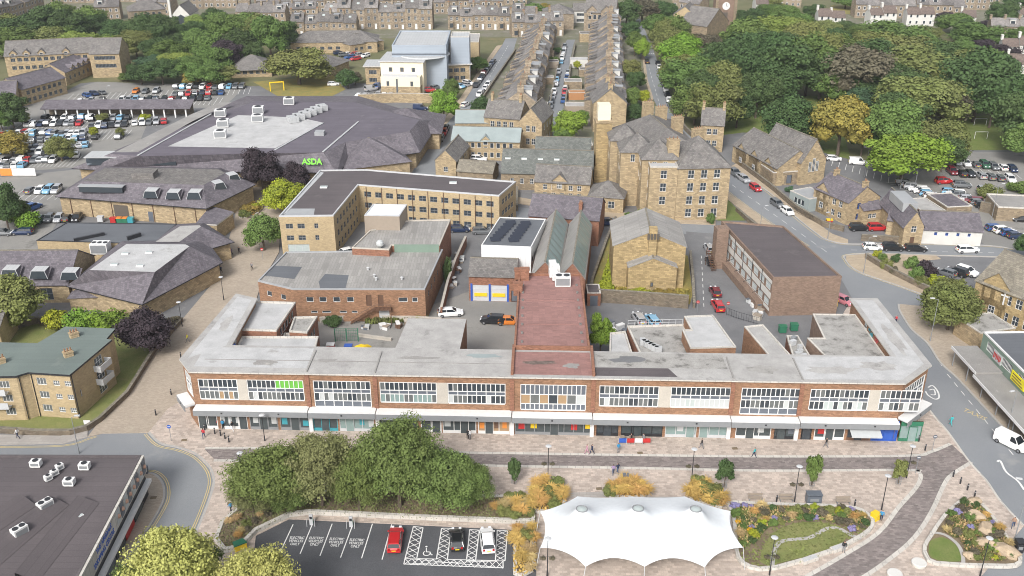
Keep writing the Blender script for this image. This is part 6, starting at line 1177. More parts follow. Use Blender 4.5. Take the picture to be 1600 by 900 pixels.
a, d, l = wc_.edge(0); MB().face([(1.5, -.05, .8), (l - 1.5, -.05, .8), (l - 1.5, -.05, 4), (l / 2, -.05, 5.5), (1.5, -.05, 4)]).build('chapel_window', 'glass', wc_.t, loc=(a.x, a.y, 0), rz=math.atan2(d.y, d.x)); MB().box(-.5, -.5, 0, .5, .5, 15).build('mast', 'render_white', wc_.t, loc=(a.x - .6, a.y - .6, 0))
pitched('pale_house', 'pale stone house with hipped roof behind the left woods', rect((-171.95, 450.55), (-157.54, 457.02), 12), 7, 'stone_far', 'slate_far', 3.5, 'hip', wins=((0, 5, [4.4, 1.2], 1.3, 1.5, 'white'),))
# backyard sheds, garages and walls between the terraces and the middle street
srnd = random.Random(5)
SH = [(25.22, 368.23), (20.94, 334.81), (22.63, 319.66), (20.09, 301.79), (26.61, 353.35), (31.81, 417.77), (9.28, 303.34), (12.56, 341.43), (15.33, 367.13), (16.31, 258.68)]
for q, (lb, w_, d_, h_, wl, rf) in zip(SH, (('white garage beside the middle street', 7, 5, 3, 'render_white', 'felt_white'), ('low grey garage roof above the middle street', 6, 5, 2.6, 'stone_old', 'felt_grey'), ('orange timber garden store beside the middle street', 8, 4, 2.4, 'fence_orange', 'fence_orange'), ('pale flat-roofed garage with slatted front', 7, 5, 2.7, 'wood', 'felt_pale'), ('small slate outhouse behind the right terrace', 5, 4, 2.6, 'stone_old', 'slate_grey'), ('stone outhouse at the head of the middle street', 7, 6, 3.5, 'stone_buff', 'slate_grey'), ('brick yard store behind the left terrace', 4, 4, 2.5, 'brick_brown', 'felt_dark'), ('stone yard store half way up the left terrace', 4, 4, 2.4, 'stone_old', 'felt_grey'), ('low yard shed behind the far end of the left terrace', 4, 4, 2.4, 'wood', 'felt_dark'), ('long dark flat-roofed store behind the wrapped chimney', 11, 6, 3.2, 'stone_old', 'slate_green'))):
 flatb('outbuilding', lb, [(q[0] - w_ / 2, q[1] - d_ / 2), (q[0] + w_ / 2, q[1] - d_ / 2), (q[0] + w_ / 2, q[1] + d_ / 2), (q[0] - w_ / 2, q[1] + d_ / 2)], h_, wl, rf, .12)
wall_thing([(14.67, 272.21), (17.51, 314.6), (22.59, 372.7), (26.05, 406.92)], 1.5, 'stone yard wall along the right side of middle street')
wall_thing([(9.17, 272.21), (11.4, 300.25), (15.97, 353.35), (20.79, 406.92)], 1.5, 'stone yard wall along the left side of middle street')
wall_thing([(50.27, 304.9), (51.25, 280.8), (54, 258.68)], 1.2, 'stone wall below the roadside trees')
wall_thing([(-12, 300.25), (-5.89, 345.32), (1.54, 396.57)], 1.1, 'garden wall beside the road in front of the left terrace')

# ================================================================ trees and shrubs
import numpy as np
def leafmat(name, c1, c2, orand=.16, hue=.012):
 m = mk(name, c1, c2, s=.35, rough=.75, fine=0, orand=orand, hue=hue, spec=.15); nt = m.node_tree; b = nt.nodes['Principled BSDF']
 return m
leafmat('leaf_mid', (0.114, 0.186, 0.0469), (.105, .145, .046)); leafmat('leaf_dark', (0.0661, 0.117, 0.0411), (.065, .095, .036)); leafmat('leaf_light', (0.21, 0.291, 0.0581), (.175, .205, .065))
leafmat('leaf_olive', (0.17, 0.201, 0.0579), (.145, .15, .06)); leafmat('leaf_autumn', (0.365, 0.267, 0.0616), (.145, .145, .05)); leafmat('leaf_copper', (0.0564, 0.0438, 0.0545), (.055, .042, .045)); leafmat('leaf_bronze', (0.163, 0.136, 0.095), (.075, .078, .05))
leafmat('leaf_bright', (0.184, 0.317, 0.0322), (.16, .22, .05)); leafmat('leaf_lime', (0.379, 0.413, 0.0297), (.17, .2, .04)); leafmat('leaf_teal', (0.0765, 0.157, 0.0855), (.075, .12, .06)); leafmat('leaf_near', (0.138, 0.196, 0.0551), (.135, .165, .055), .1); leafmat('leaf_near_olive', (0.203, 0.217, 0.087), (.17, .165, .075), .08)
leafmat('leaf_near_light', (.36, .37, .10), (.46, .45, .16), .08); leafmat('straw', (.52, .34, .11), (.40, .25, .08), .2); leafmat('straw_pale', (.50, .37, .18), (.38, .28, .13), .2); leafmat('flower_purple', (.22, .20, .38), (.30, .27, .44), .1); leafmat('flower_yellow', (.7, .42, .02), (.55, .36, .04), .1)
def crown_mesh(name, seed, clumps, leaves, leaf, shape='round', spread=.36, core=True, fuzz=(.6, 1.2)):
 """unit crown: radius about 1, z from 0 to 2; many small leaf faces on the outside of overlapping clumps"""
 rng = np.random.default_rng(seed); C = []; Rr = []
 while len(C) < clumps:
  d = rng.normal(size=3); d /= np.linalg.norm(d)
  if d[2] < -.55: continue
  rad = rng.uniform(.45, .78) if rng.random() > .2 else rng.uniform(.1, .45)
  if shape == 'cone': z = rng.uniform(0, 1) ; rr = (1 - z) * .8 * math.sqrt(rng.random()); t = rng.uniform(0, 6.28); p = np.array([rr * math.cos(t), rr * math.sin(t), z * 1.85 - .9])
  elif shape == 'tall': p = d * rad * np.array([.85, .85, 1.0])
  else: p = d * rad
  p = p * rng.uniform(.85, 1.12); C.append(p); Rr.append(rng.uniform(spread * .6, spread * 1.15) * (.55 if shape == 'cone' else 1))
 C = np.array(C); Rr = np.array(Rr)
 n = clumps * leaves; idx = np.repeat(np.arange(clumps), leaves)
 d = rng.normal(size=(n, 3)); d /= np.linalg.norm(d, axis=1)[:, None]
 d[:, 2] = np.where(d[:, 2] < -.3, -d[:, 2], d[:, 2])
 rr = Rr[idx] * rng.uniform(fuzz[0], fuzz[1], n); pos = C[idx] + d * rr[:, None]
 nor = d + rng.normal(size=(n, 3)) * .45; nor /= np.linalg.norm(nor, axis=1)[:, None]
 # drop most leaves buried inside other clumps
 keep = np.ones(n, bool)
 for k in range(clumps):
  inside = (np.linalg.norm(pos - C[k], axis=1) < Rr[k] * .66) & (idx != k); keep &= ~inside
 pos, nor = pos[keep], nor[keep]; n = len(pos)
 a = rng.normal(size=(n, 3)); u = np.cross(nor, a); u /= np.linalg.norm(u, axis=1)[:, None]; v = np.cross(nor, u)
 sz = leaf * rng.uniform(.6, 1.4, n)[:, None]; asp = rng.uniform(.5, .85, n)[:, None]
 pos[:, 2] += 1.0
 P = np.stack([pos - u * sz, pos - v * sz * asp, pos + u * sz, pos + v * sz * asp], 1)
 P[:, 2] -= nor * sz * .35
 verts = P.reshape(-1, 3); me = bpy.data.meshes.new(name)
 faces = np.arange(n * 4).reshape(-1, 4)
 V = verts; Fl = faces.reshape(-1); ls = np.arange(n) * 4; lt = np.full(n, 4)
 if core:
  cv, cf = [], []
  for k in range(clumps):
   if Rr[k] < np.median(Rr): continue
   b0 = len(cv)
   for i in range(4):
    for j in range(6):
     t, p = math.pi * (i + .5) / 4, 2 * math.pi * j / 6; cv.append(C[k] * .96 + np.array([0, 0, 1.0]) + (.70 if core is True else core) * Rr[k] * np.array([math.sin(t) * math.cos(p), math.sin(t) * math.sin(p), math.cos(t)]) * rng.uniform(.85, 1.1))
   for i in range(3):
    for j in range(6): cf.append([b0 + i * 6 + j, b0 + (i + 1) * 6 + j, b0 + (i + 1) * 6 + (j + 1) % 6, b0 + i * 6 + (j + 1) % 6])
  o = len(V); V = np.vstack([V, np.array(cv)]); cf = np.array(cf) + o; Fl = np.concatenate([Fl, cf.reshape(-1)]); m = len(cf)
  ls = np.concatenate([ls, n * 4 + np.arange(m) * 4]); lt = np.concatenate([lt, np.full(m, 4)])
 me.vertices.add(len(V)); me.vertices.foreach_set('co', V.astype('f').reshape(-1)); me.loops.add(len(Fl)); me.loops.foreach_set('vertex_index', Fl.astype('i')); me.polygons.add(len(ls)); me.polygons.foreach_set('loop_start', ls.astype('i'))
 me.update(calc_edges=True); me.materials.append(M['leaf_mid']); return me
def trunk_mesh(seed, limbs=5):
 r_ = random.Random(seed); mb = MB(); mb.tube((0, 0, 0), (0.02, 0, .5), .07, .05, 7); mb.tube((0.02, 0, .48), (0, .02, 1.05), .05, .025, 6)
 for k in range(limbs):
  t = 2 * math.pi * k / limbs + r_.uniform(-.4, .4); z = r_.uniform(.36, .62); mb.tube((0.01, 0, z), (.42 * math.cos(t), .42 * math.sin(t), z + r_.uniform(.25, .5)), .032, .012, 5)
 return mb.mesh('trunk', 'bark')
CR = dict(round=[crown_mesh('crown', i, 60, 260, .042, spread=.32) for i in range(5)], cone=[crown_mesh('crown', 30, 60, 90, .06, 'cone', .3)],
    near=[crown_mesh('crown', 40 + i, 120, 420, .024, 'round', .23, core=.45, fuzz=(.4, 1.4)) for i in range(3)], small=[crown_mesh('crown', 50 + i, 34, 120, .085, 'tall', .34) for i in range(2)], bush=[crown_mesh('foliage', 60 + i, 26, 110, .085, 'round', .42) for i in range(2)],
    airy=[crown_mesh('crown', 70 + i, 60, 420, .034, 'round', .25, core=False) for i in range(2)])
TRK = [trunk_mesh(i) for i in range(3)]
trnd = random.Random(3); TCOUNT = {}
KINDW = dict(dark='dark green', mid='mid green', light='pale green', olive='olive green', autumn='yellowing', copper='dark copper-leaved', bronze='bronze-tinged', bright='bright green', lime='yellow-green', teal='blue-green', near='feathery green', near_olive='feathery olive', near_light='feathery yellow-green')
def tree(x, y, h, r, mat, form, label, group=None, name='tree', trunkf=None):
 t = thing(name, label, 'tree' if form != 'bush' else 'shrub', (x, y, 0), trnd.uniform(0, 6.28), group)
 bush = form == 'bush'; base = 0.0 if bush else (h * .1 if form in ('cone',) else h * (.10 if form in ('near', 'small', 'airy') else .02))
 me = trnd.choice(CR[form]); o = bpy.data.objects.new('foliage' if bush else 'crown', me); COL.objects.link(o); o.parent = t; o.location = (0, 0, base - (h * .25 if bush else 0)); r *= 1.0 if bush or form == 'small' else 1.26 if form == 'round' else 1.14; o.scale = (r * trnd.uniform(.95, 1.08), r * trnd.uniform(.95, 1.08), (h - base + (h * .25 if bush else 0)) / 2.02)
 o.material_slots[0].link = 'OBJECT'; o.material_slots[0].material = M['leaf_' + mat] if 'leaf_' + mat in M else M[mat]
 if not bush:
  k = bpy.data.objects.new('trunk', trnd.choice(TRK)); COL.objects.link(k); k.parent = t; s_ = max(r, h * .35); k.scale = (s_ * .8, s_ * .8, h * .6)
 return t
def grove(rows, where, group, form='round', cat=None):
 """rows of x, y, h, r, kind[, form]; labels say colour, size and order from the left within the group"""
 rows = sorted(rows, key=lambda q: q[0] / q[1]); cnt = {}
 tot = {}
 for q in rows: tot[q[4]] = tot.get(q[4], 0) + 1
 for q in rows:
  k = q[4]; i = cnt.get(k, 0); cnt[k] = i + 1
  nm = 'shrub' if (q[5] if len(q) > 5 else form) == 'bush' else 'tree'
  lab = ('%s %s %s' % (KINDW.get(k, k), nm, where)) if tot[k] == 1 else ('%s %s, %s such from left, %s' % (KINDW.get(k, k), nm, ORD[i], where))
  tree(q[0], q[1], max(q[2], .6), q[3], k, q[5] if len(q) > 5 else form, lab, group, nm)
grove([
(-198.9, 401.7, 12.9, 8.5, 'dark'),
(-195.4, 417.8, 14.7, 8.0, 'dark'),
(-180.2, 406.9, 14.8, 7.8, 'dark'),
(-180.7, 426.3, 12.8, 7.5, 'mid'),
(-194.8, 384.3, 12.2, 8.2, 'mid'),
(-185.2, 394.1, 10.5, 7.4, 'olive'),
(-181.0, 404.3, 11.8, 6.8, 'mid'),
(-171.5, 391.6, 9.2, 6.1, 'light'),
(-160.5, 394.1, 8.0, 7.9, 'light'),
(-177.4, 423.4, 11.2, 5.7, 'dark'),
(-157.3, 401.7, 12.2, 7.2, 'dark'),
(-146.1, 399.1, 14.6, 7.4, 'dark'),
(-140.2, 417.8, 6.9, 6.2, 'mid'),
(-135.5, 375.0, 9.8, 5.1, 'dark'),
(-128.5, 370.4, 10.0, 6.7, 'mid'),
(-119.1, 377.3, 13.0, 7.1, 'mid'),
(-137.1, 435.1, 8.4, 5.3, 'light'),
(-122.7, 417.8, 12.1, 6.4, 'mid'),
(-111.2, 415.0, 13.3, 8.2, 'mid'),
(-104.2, 359.6, 12.1, 4.9, 'copper'),
(-103.1, 377.3, 12.3, 6.8, 'dark'),
(-93.4, 381.9, 17.4, 6.6, 'mid'),
(-91.0, 396.6, 13.1, 5.6, 'dark'),
(-104.8, 409.6, 12.4, 5.8, 'olive'),
(-132.4, 409.6, 10.3, 5.3, 'dark'),
(-204.7, 423.4, 10.6, 5.4, 'dark'),
(-210.4, 409.6, 10.3, 6.6, 'mid'),
(-129.5, 438.1, 10.4, 5.6, 'dark'),
(-215.5, 429.2, 9.2, 6.9, 'olive'),
(-197.3, 435.1, 13.6, 6.9, 'mid'),
(-154.2, 372.7, 10.0, 4.8, 'mid'),
(-145.3, 381.9, 11.4, 6.2, 'olive'),
(-146.0, 415.0, 12.5, 6.7, 'dark'),
(-125.2, 377.3, 11.1, 6.1, 'dark'),
(-107.0, 351.3, 11.4, 5.7, 'mid'),
(-96.2, 363.9, 10.8, 4.7, 'dark'),
(-167.4, 378.4, 9.0, 4.9, 'dark'),
(-195.9, 409.6, 10.9, 6.1, 'dark')], 'in the left woods', 'trees of the left woods')
grove([
(-129.0, 339.5, 7.8, 4.7, 'dark'),
(-121.7, 339.5, 8.7, 5.8, 'dark'),
(-115.0, 343.4, 8.9, 5.8, 'mid'),
(-105.2, 336.7, 8.8, 5.5, 'mid'),
(-100.5, 339.5, 6.7, 4.9, 'olive'),
(-111.0, 337.6, 4.9, 2.7, 'autumn'),
(-135.6, 344.3, 3.2, 2.9, 'mid'),
(-131.7, 359.6, 6.3, 5.9, 'teal'),
(-123.4, 359.6, 7.5, 5.9, 'light')], 'along the edge of the left car park', 'trees along the left car park')
grove([
(-148.2, 284.2, 11.1, 4.3, 'dark'),
(-150.0, 280.8, 6.3, 3.2, 'mid'),
(-146.8, 287.0, 4.1, 2.1, 'olive'),
(-135.2, 255.2, 7.1, 4.7, 'autumn'),
(-120.4, 251.8, 7.0, 3.4, 'olive'),
(-124.0, 289.9, 3.1, 1.6, 'olive'),
(-120.5, 274.8, 3.4, 1.2, 'lime'),
(-113.0, 274.8, 2.8, 1.3, 'olive'),
(-111.5, 291.3, 2.4, 1.6, 'lime')], 'standing in the left car park', 'trees in the left car park')
grove([
(-74.1, 339.5, 13.2, 10.2, 'olive'),
(-56.3, 333.9, 6.6, 3.3, 'dark'),
(-54.5, 339.5, 4.5, 2.2, 'bronze'),
(-20.5, 289.9, 10.2, 3.7, 'bright'),
(-20.0, 318.0, 7.2, 2.5, 'mid'),
(-12.9, 357.5, 6.0, 3.7, 'mid'),
(-9.2, 291.3, 7.9, 2.9, 'dark')], 'between the supermarket and the civic buildings', 'trees round the civic buildings')
grove([
(-60.5, 225.8, 11.6, 4.2, 'copper'),
(-52.0, 225.3, 8.4, 2.8, 'copper'),
(-52.7, 212.1, 8.2, 4.0, 'lime'),
(-52.1, 190.0, 8.2, 3.3, 'mid')], 'by the paved street below the supermarket', 'street trees by the supermarket')
grove([
(-110.8, 200.9, 11.6, 3.3, 'dark'),
(-111.4, 205.6, 6.4, 3.4, 'mid', 'bush'),
(-87.7, 154.9, 10.2, 4.7, 'olive'),
(-61.3, 145.9, 7.6, 3.8, 'copper'),
(-80.4, 154.4, 3.4, 2.6, 'lime', 'bush'),
(-76.2, 154.1, 3.9, 2.8, 'bright', 'bush'),
(-71.6, 153.9, 4.0, 3.2, 'bright', 'bush'),
(-68.9, 154.9, 2.8, 1.7, 'olive', 'bush'),
(-60.6, 155.9, 1.8, 1.4, 'bronze', 'bush')], 'round the left flats', 'planting round the left flats')
grove([
(62.0, 417.8, 12.1, 7.5, 'mid'),
(61.0, 375.0, 12.7, 7.0, 'olive'),
(62.5, 359.6, 13.9, 7.2, 'bright'),
(58.6, 318.8, 14.0, 8.2, 'mid'),
(65.4, 328.4, 14.8, 6.7, 'olive'),
(54.7, 287.7, 12.6, 5.9, 'mid'),
(59.5, 280.8, 15.1, 7.3, 'olive'),
(74.1, 379.6, 11.2, 6.6, 'bronze'),
(72.6, 323.1, 20.0, 8.0, 'dark'),
(78.0, 318.8, 19.8, 7.9, 'dark'),
(91.5, 391.6, 13.9, 8.1, 'mid'),
(85.6, 327.5, 22.2, 7.9, 'dark'),
(77.5, 361.7, 11.2, 5.9, 'dark'),
(66.7, 284.2, 11.5, 4.7, 'dark'),
(65.2, 399.1, 13.6, 5.9, 'mid'),
(67.6, 310.5, 14.3, 6.1, 'olive'),
(56.9, 332.1, 11.9, 5.4, 'olive'),
(60.0, 302.6, 13.1, 6.0, 'dark'),
(74.8, 295.0, 15.7, 5.8, 'dark'),
(60.4, 396.6, 12.6, 5.1, 'olive')], 'on the right of the tree-lined road', 'trees right of the tree-lined road')
grove([
(109.2, 401.7, 13.7, 9.8, 'light'),
(89.7, 318.8, 20.8, 10.4, 'dark'),
(97.8, 323.1, 20.6, 7.8, 'mid'),
(115.1, 351.3, 15.8, 6.4, 'mid'),
(110.9, 314.6, 18.5, 10.7, 'bronze'),
(110.9, 308.1, 7.4, 5.3, 'teal'),
(150.3, 389.1, 13.1, 11.8, 'mid'),
(140.0, 355.4, 15.5, 11.3, 'olive'),
(135.8, 326.6, 15.2, 12.2, 'olive'),
(118.5, 280.1, 17.1, 11.0, 'olive'),
(128.0, 284.2, 13.4, 6.0, 'bronze'),
(140.2, 291.3, 22.2, 10.2, 'dark'),
(158.3, 347.3, 11.0, 7.2, 'olive'),
(158.0, 323.1, 14.8, 7.4, 'dark'),
(126.1, 341.4, 15.5, 8.9, 'dark'),
(101.2, 318.8, 15.7, 7.3, 'dark'),
(112.4, 384.3, 14.6, 7.4, 'olive'),
(158.4, 361.7, 9.3, 7.1, 'mid'),
(134.9, 384.3, 7.4, 6.2, 'dark'),
(120.9, 314.6, 14.5, 7.2, 'dark'),
(103.2, 314.6, 12.5, 6.2, 'mid'),
(155.0, 302.6, 13.1, 6.0, 'dark'),
(136.3, 291.3, 15.6, 5.8, 'dark'),
(89.8, 361.7, 13.9, 8.2, 'dark'),
(98.1, 361.7, 15.1, 8.2, 'dark'),
(102.4, 351.3, 13.6, 8.0, 'dark'),
(107.9, 346.3, 17.8, 6.7, 'olive'),
(119.7, 351.3, 13.2, 8.0, 'mid'),
(114.7, 314.6, 13.5, 7.2, 'dark'),
(121.4, 298.7, 13.9, 7.9, 'dark'),
(149.6, 351.3, 13.2, 8.0, 'dark'),
(141.8, 314.6, 13.5, 7.2, 'olive'),
(168.1, 351.3, 10.9, 6.9, 'mid'),
(165.4, 332.1, 11.9, 6.5, 'dark'),
(137.9, 378.4, 11.4, 7.3, 'olive'),
(157.6, 378.4, 10.4, 7.3, 'mid'),
(84.5, 310.5, 15.3, 7.1, 'dark'),
(126.7, 390.4, 10.7, 5.8, 'dark'),
(110.7, 274.1, 13.9, 6.4, 'dark'),
(141.9, 284.2, 13.4, 5.7, 'dark')], 'in the right-hand woods', 'trees of the right woods')
grove([
(77.2, 265.9, 14.7, 6.4, 'dark'),
(88.4, 256.4, 16.9, 7.2, 'autumn'),
(100.5, 254.1, 16.8, 7.0, 'mid'),
(112.2, 250.7, 12.5, 7.1, 'olive'),
(96.7, 231.9, 13.9, 8.0, 'bright'),
(111.3, 243.1, 9.9, 4.4, 'dark'),
(139.0, 261.6, 16.9, 7.5, 'dark'),
(136.3, 249.6, 11.5, 5.6, 'mid'),
(84.4, 265.9, 11.5, 3.9, 'mid'),
(94.8, 256.4, 11.3, 3.8, 'dark')], 'along the front edge of the park', 'trees along the front of the park')
grove([
(188.5, 401.7, 10.4, 9.6, 'mid'),
(196.3, 453.8, 6.5, 4.3, 'copper'),
(219.6, 447.4, 12.2, 6.3, 'dark'),
(211.2, 441.1, 5.0, 4.2, 'copper'),
(184.9, 389.1, 6.5, 4.3, 'copper'),
(184.5, 368.2, 8.1, 5.3, 'copper'),
(177.1, 386.7, 6.4, 4.3, 'mid'),
(191.9, 432.1, 9.2, 6.6, 'mid'),
(105.5, 185.3, 6.2, 2.2, 'dark'),
(77.0, 153.9, 9.8, 4.5, 'olive'),
(176.3, 420.6, 5.8, 5.4, 'olive'),
(209.1, 409.6, 7.8, 4.0, 'mid'),
(123.6, 453.8, 9.9, 5.8, 'mid'),
(141.4, 470.5, 7.3, 4.5, 'dark'),
(121.8, 470.5, 7.3, 6.0, 'mid'),
(165.4, 499.8, 7.4, 6.3, 'mid'),
(246.0, 488.4, 9.0, 6.2, 'dark'),
(124.5, 435.1, 9.3, 6.1, 'mid'),
(133.7, 423.4, 8.0, 5.4, 'olive'),
(142.8, 426.3, 7.0, 5.5, 'dark'),
(146.9, 417.8, 6.9, 5.4, 'mid'),
(191.4, 417.8, 8.9, 5.4, 'dark'),
(183.8, 359.6, 6.5, 4.2, 'mid'),
(105.5, 444.2, 10.0, 5.7, 'dark'),
(185.5, 484.7, 6.0, 4.6, 'dark'),
(124.6, 488.4, 8.4, 6.2, 'olive')], 'beyond or beside the right woods', 'outlying trees on the right')
grove([
(50.2, 420.6, 8.5, 3.5, 'dark'),
(48.0, 386.7, 10.6, 3.4, 'mid'),
(50.1, 379.6, 8.3, 2.7, 'bright'),
(42.1, 347.3, 7.2, 3.4, 'olive'),
(42.0, 330.2, 7.0, 2.9, 'dark'),
(37.7, 306.5, 7.2, 2.8, 'mid'),
(41.9, 311.3, 5.0, 2.5, 'lime'),
(45.3, 345.3, 2.5, 1.6, 'lime'),
(16.4, 270.9, 8.9, 4.2, 'bright'),
(14.4, 267.1, 5.2, 2.2, 'mid'),
(9.5, 343.4, 3.6, 2.2, 'dark'),
(20.0, 284.2, 5.8, 2.3, 'mid'),
(24.2, 363.9, 3.1, 1.4, 'lime'),
(22.1, 343.4, 2.2, 1.8, 'dark'),
(15.1, 372.7, 2.9, 2.4, 'mid'),
(17.8, 391.6, 2.5, 2.0, 'dark'),
(51.4, 450.6, 11.8, 6.3, 'dark'),
(59.4, 457.0, 12.2, 7.0, 'bronze'),
(67.7, 463.7, 10.3, 7.1, 'dark'),
(8.9, 463.7, 8.3, 6.5, 'mid'),
(16.2, 488.4, 5.1, 2.2, 'autumn'),
(3.7, 488.4, 5.4, 3.1, 'dark'),
(40.1, 372.7, 3.6, 1.7, 'mid'),
(38.9, 291.3, 4.9, 2.3, 'olive'),
(36.6, 287.7, 6.8, 2.5, 'dark')], 'in the gardens of the terraces', 'garden trees of the terraces', 'round')
grove([
(-30.6, 102.6, 10.4, 4.9, 'near'),
(-24.6, 103.3, 12.0, 4.6, 'near_olive'),
(-19.7, 102.6, 9.9, 3.7, 'near'),
(-14.5, 103.2, 13.9, 5.0, 'near'),
(-9.1, 102.6, 9.5, 4.6, 'near'),
(-5.2, 103.2, 7.5, 3.0, 'near'),
(-33.2, 102.0, 6.4, 3.1, 'near_olive'),
(-28.1, 102.0, 6.4, 2.9, 'near')], 'in the bed behind the electric bays', 'trees behind the electric bays', 'near')
grove([
(-36.4, 82.1, 14.0, 4.8, 'near_light'),
(-35.0, 84.5, 10.7, 3.0, 'near'),
(-27.6, 82.1, 11.0, 4.2, 'near_light'),
(-40.4, 80.6, 10.6, 2.4, 'near')], 'at the bottom left corner', 'trees at the bottom left', 'near')
grove([
(0.3, 108.7, 4.3, 1.2, 'dark'),
(28.5, 107.9, 4.8, 1.4, 'dark'),
(40.3, 108.2, 5.3, 1.5, 'mid'),
(52.1, 108.6, 4.2, 1.2, 'olive')], 'on the paved square, in a metal guard', 'young trees on the square', 'small')
grove([
(14.7, 143.2, 8.8, 2.3, 'bright'),
(54.9, 263.5, 8.4, 2.7, 'dark', 'cone'),
(29.7, 207.6, 3.1, 1.7, 'bright', 'bush'),
(26.7, 206.4, 2.8, 1.6, 'mid', 'bush'),
(-37.5, 226.2, 2.8, 1.1, 'dark', 'bush')], 'behind the parade or by the institute', None, 'airy')
grove([
(75.6, 186.6, 1.7, 0.9, 'lime', 'bush'),
(76.0, 184.6, 2.0, 0.9, 'mid', 'bush'),
(78.4, 184.0, 2.0, 1.0, 'dark', 'bush'),
(75.4, 180.7, 2.2, 1.2, 'olive', 'bush'),
(80.3, 180.7, 2.8, 1.5, 'mid', 'bush'),
(79.5, 175.7, 2.8, 1.4, 'mid', 'bush'),
(82.2, 177.0, 3.3, 2.1, 'copper', 'bush'),
(81.9, 172.2, 2.7, 1.6, 'lime', 'bush'),
(79.4, 172.2, 2.2, 1.4, 'olive', 'bush'),
(83.2, 168.7, 3.5, 2.8, 'olive', 'bush'),
(76.0, 178.2, 1.7, 0.8, 'bronze', 'bush')], 'in the roadside garden beds by the junction', 'shrubs in the roadside garden', 'bush')
grove([
(-107.2, 202.5, 4.2, 2.8, 'bright', 'bush'),
(-34.9, 243.1, 2.1, 2.8, 'olive', 'bush'),
(-30.1, 245.2, 1.7, 2.0, 'bright', 'bush'),
(44.6, 205.6, 2.5, 1.1, 'mid', 'bush'),
(17.8, 170.1, 2.0, 1.5, 'lime', 'bush'),
(24.3, 168.1, 1.3, 2.4, 'lime', 'bush'),
(29.1, 167.5, 1.2, 2.4, 'autumn', 'bush'),
(-16.8, 157.9, 1.5, 1.5, 'olive', 'bush'),
(-24.3, 158.4, 1.3, 1.2, 'olive', 'bush'),
(-32.0, 155.9, 1.5, 1.7, 'dark', 'bush'),
(-12.6, 174.5, 5.5, 0.9, 'dark', 'bush'),
(-60.7, 213.8, 1.6, 2.5, 'autumn', 'bush'),
(-60.9, 209.6, 1.9, 1.6, 'olive', 'bush'),
(-59.6, 215.5, 1.6, 1.3, 'lime', 'bush'),
(82.2, 227.2, 2.6, 1.9, 'dark', 'bush'),
(115.1, 223.5, 2.9, 3.1, 'olive', 'bush'),
(123.8, 227.2, 3.0, 3.1, 'mid', 'bush'),
(67.7, 227.2, 1.6, 1.1, 'teal', 'bush')], 'among the middle buildings', 'shrubs among the middle buildings', 'bush')
# nettles and weeds along the yard and the warehouse grass are one mass each
def tussock_mesh(seed, n=260, spread=.7):
 r_ = random.Random(seed); mb = MB()
 for k in range(n):
  t = r_.uniform(0, 6.28); l = r_.uniform(.6, 1.0); s_ = r_.uniform(.15, 1) * spread; dx, dy = math.cos(t), math.sin(t); b0 = (dx * .12 * r_.random(), dy * .12 * r_.random(), 0); m_ = (dx * s_ * .45, dy * s_ * .45, l * .75); e = (dx * s_ * 1.25, dy * s_ * 1.25, l * r_.uniform(.55, .95)); w2 = .025
  mb.face([(b0[0] - dy * w2, b0[1] + dx * w2, 0), (b0[0] + dy * w2, b0[1] - dx * w2, 0), (m_[0] + dy * w2 * 1.3, m_[1] - dx * w2 * 1.3, m_[2]), (m_[0] - dy * w2 * 1.3, m_[1] + dx * w2 * 1.3, m_[2])]); mb.face([(m_[0] - dy * w2 * 1.6, m_[1] + dx * w2 * 1.6, m_[2]), (m_[0] + dy * w2 * 1.6, m_[1] - dx * w2 * 1.6, m_[2]), e])
 return mb.mesh('blades', 'straw')
TUS = [tussock_mesh(i) for i in range(3)]

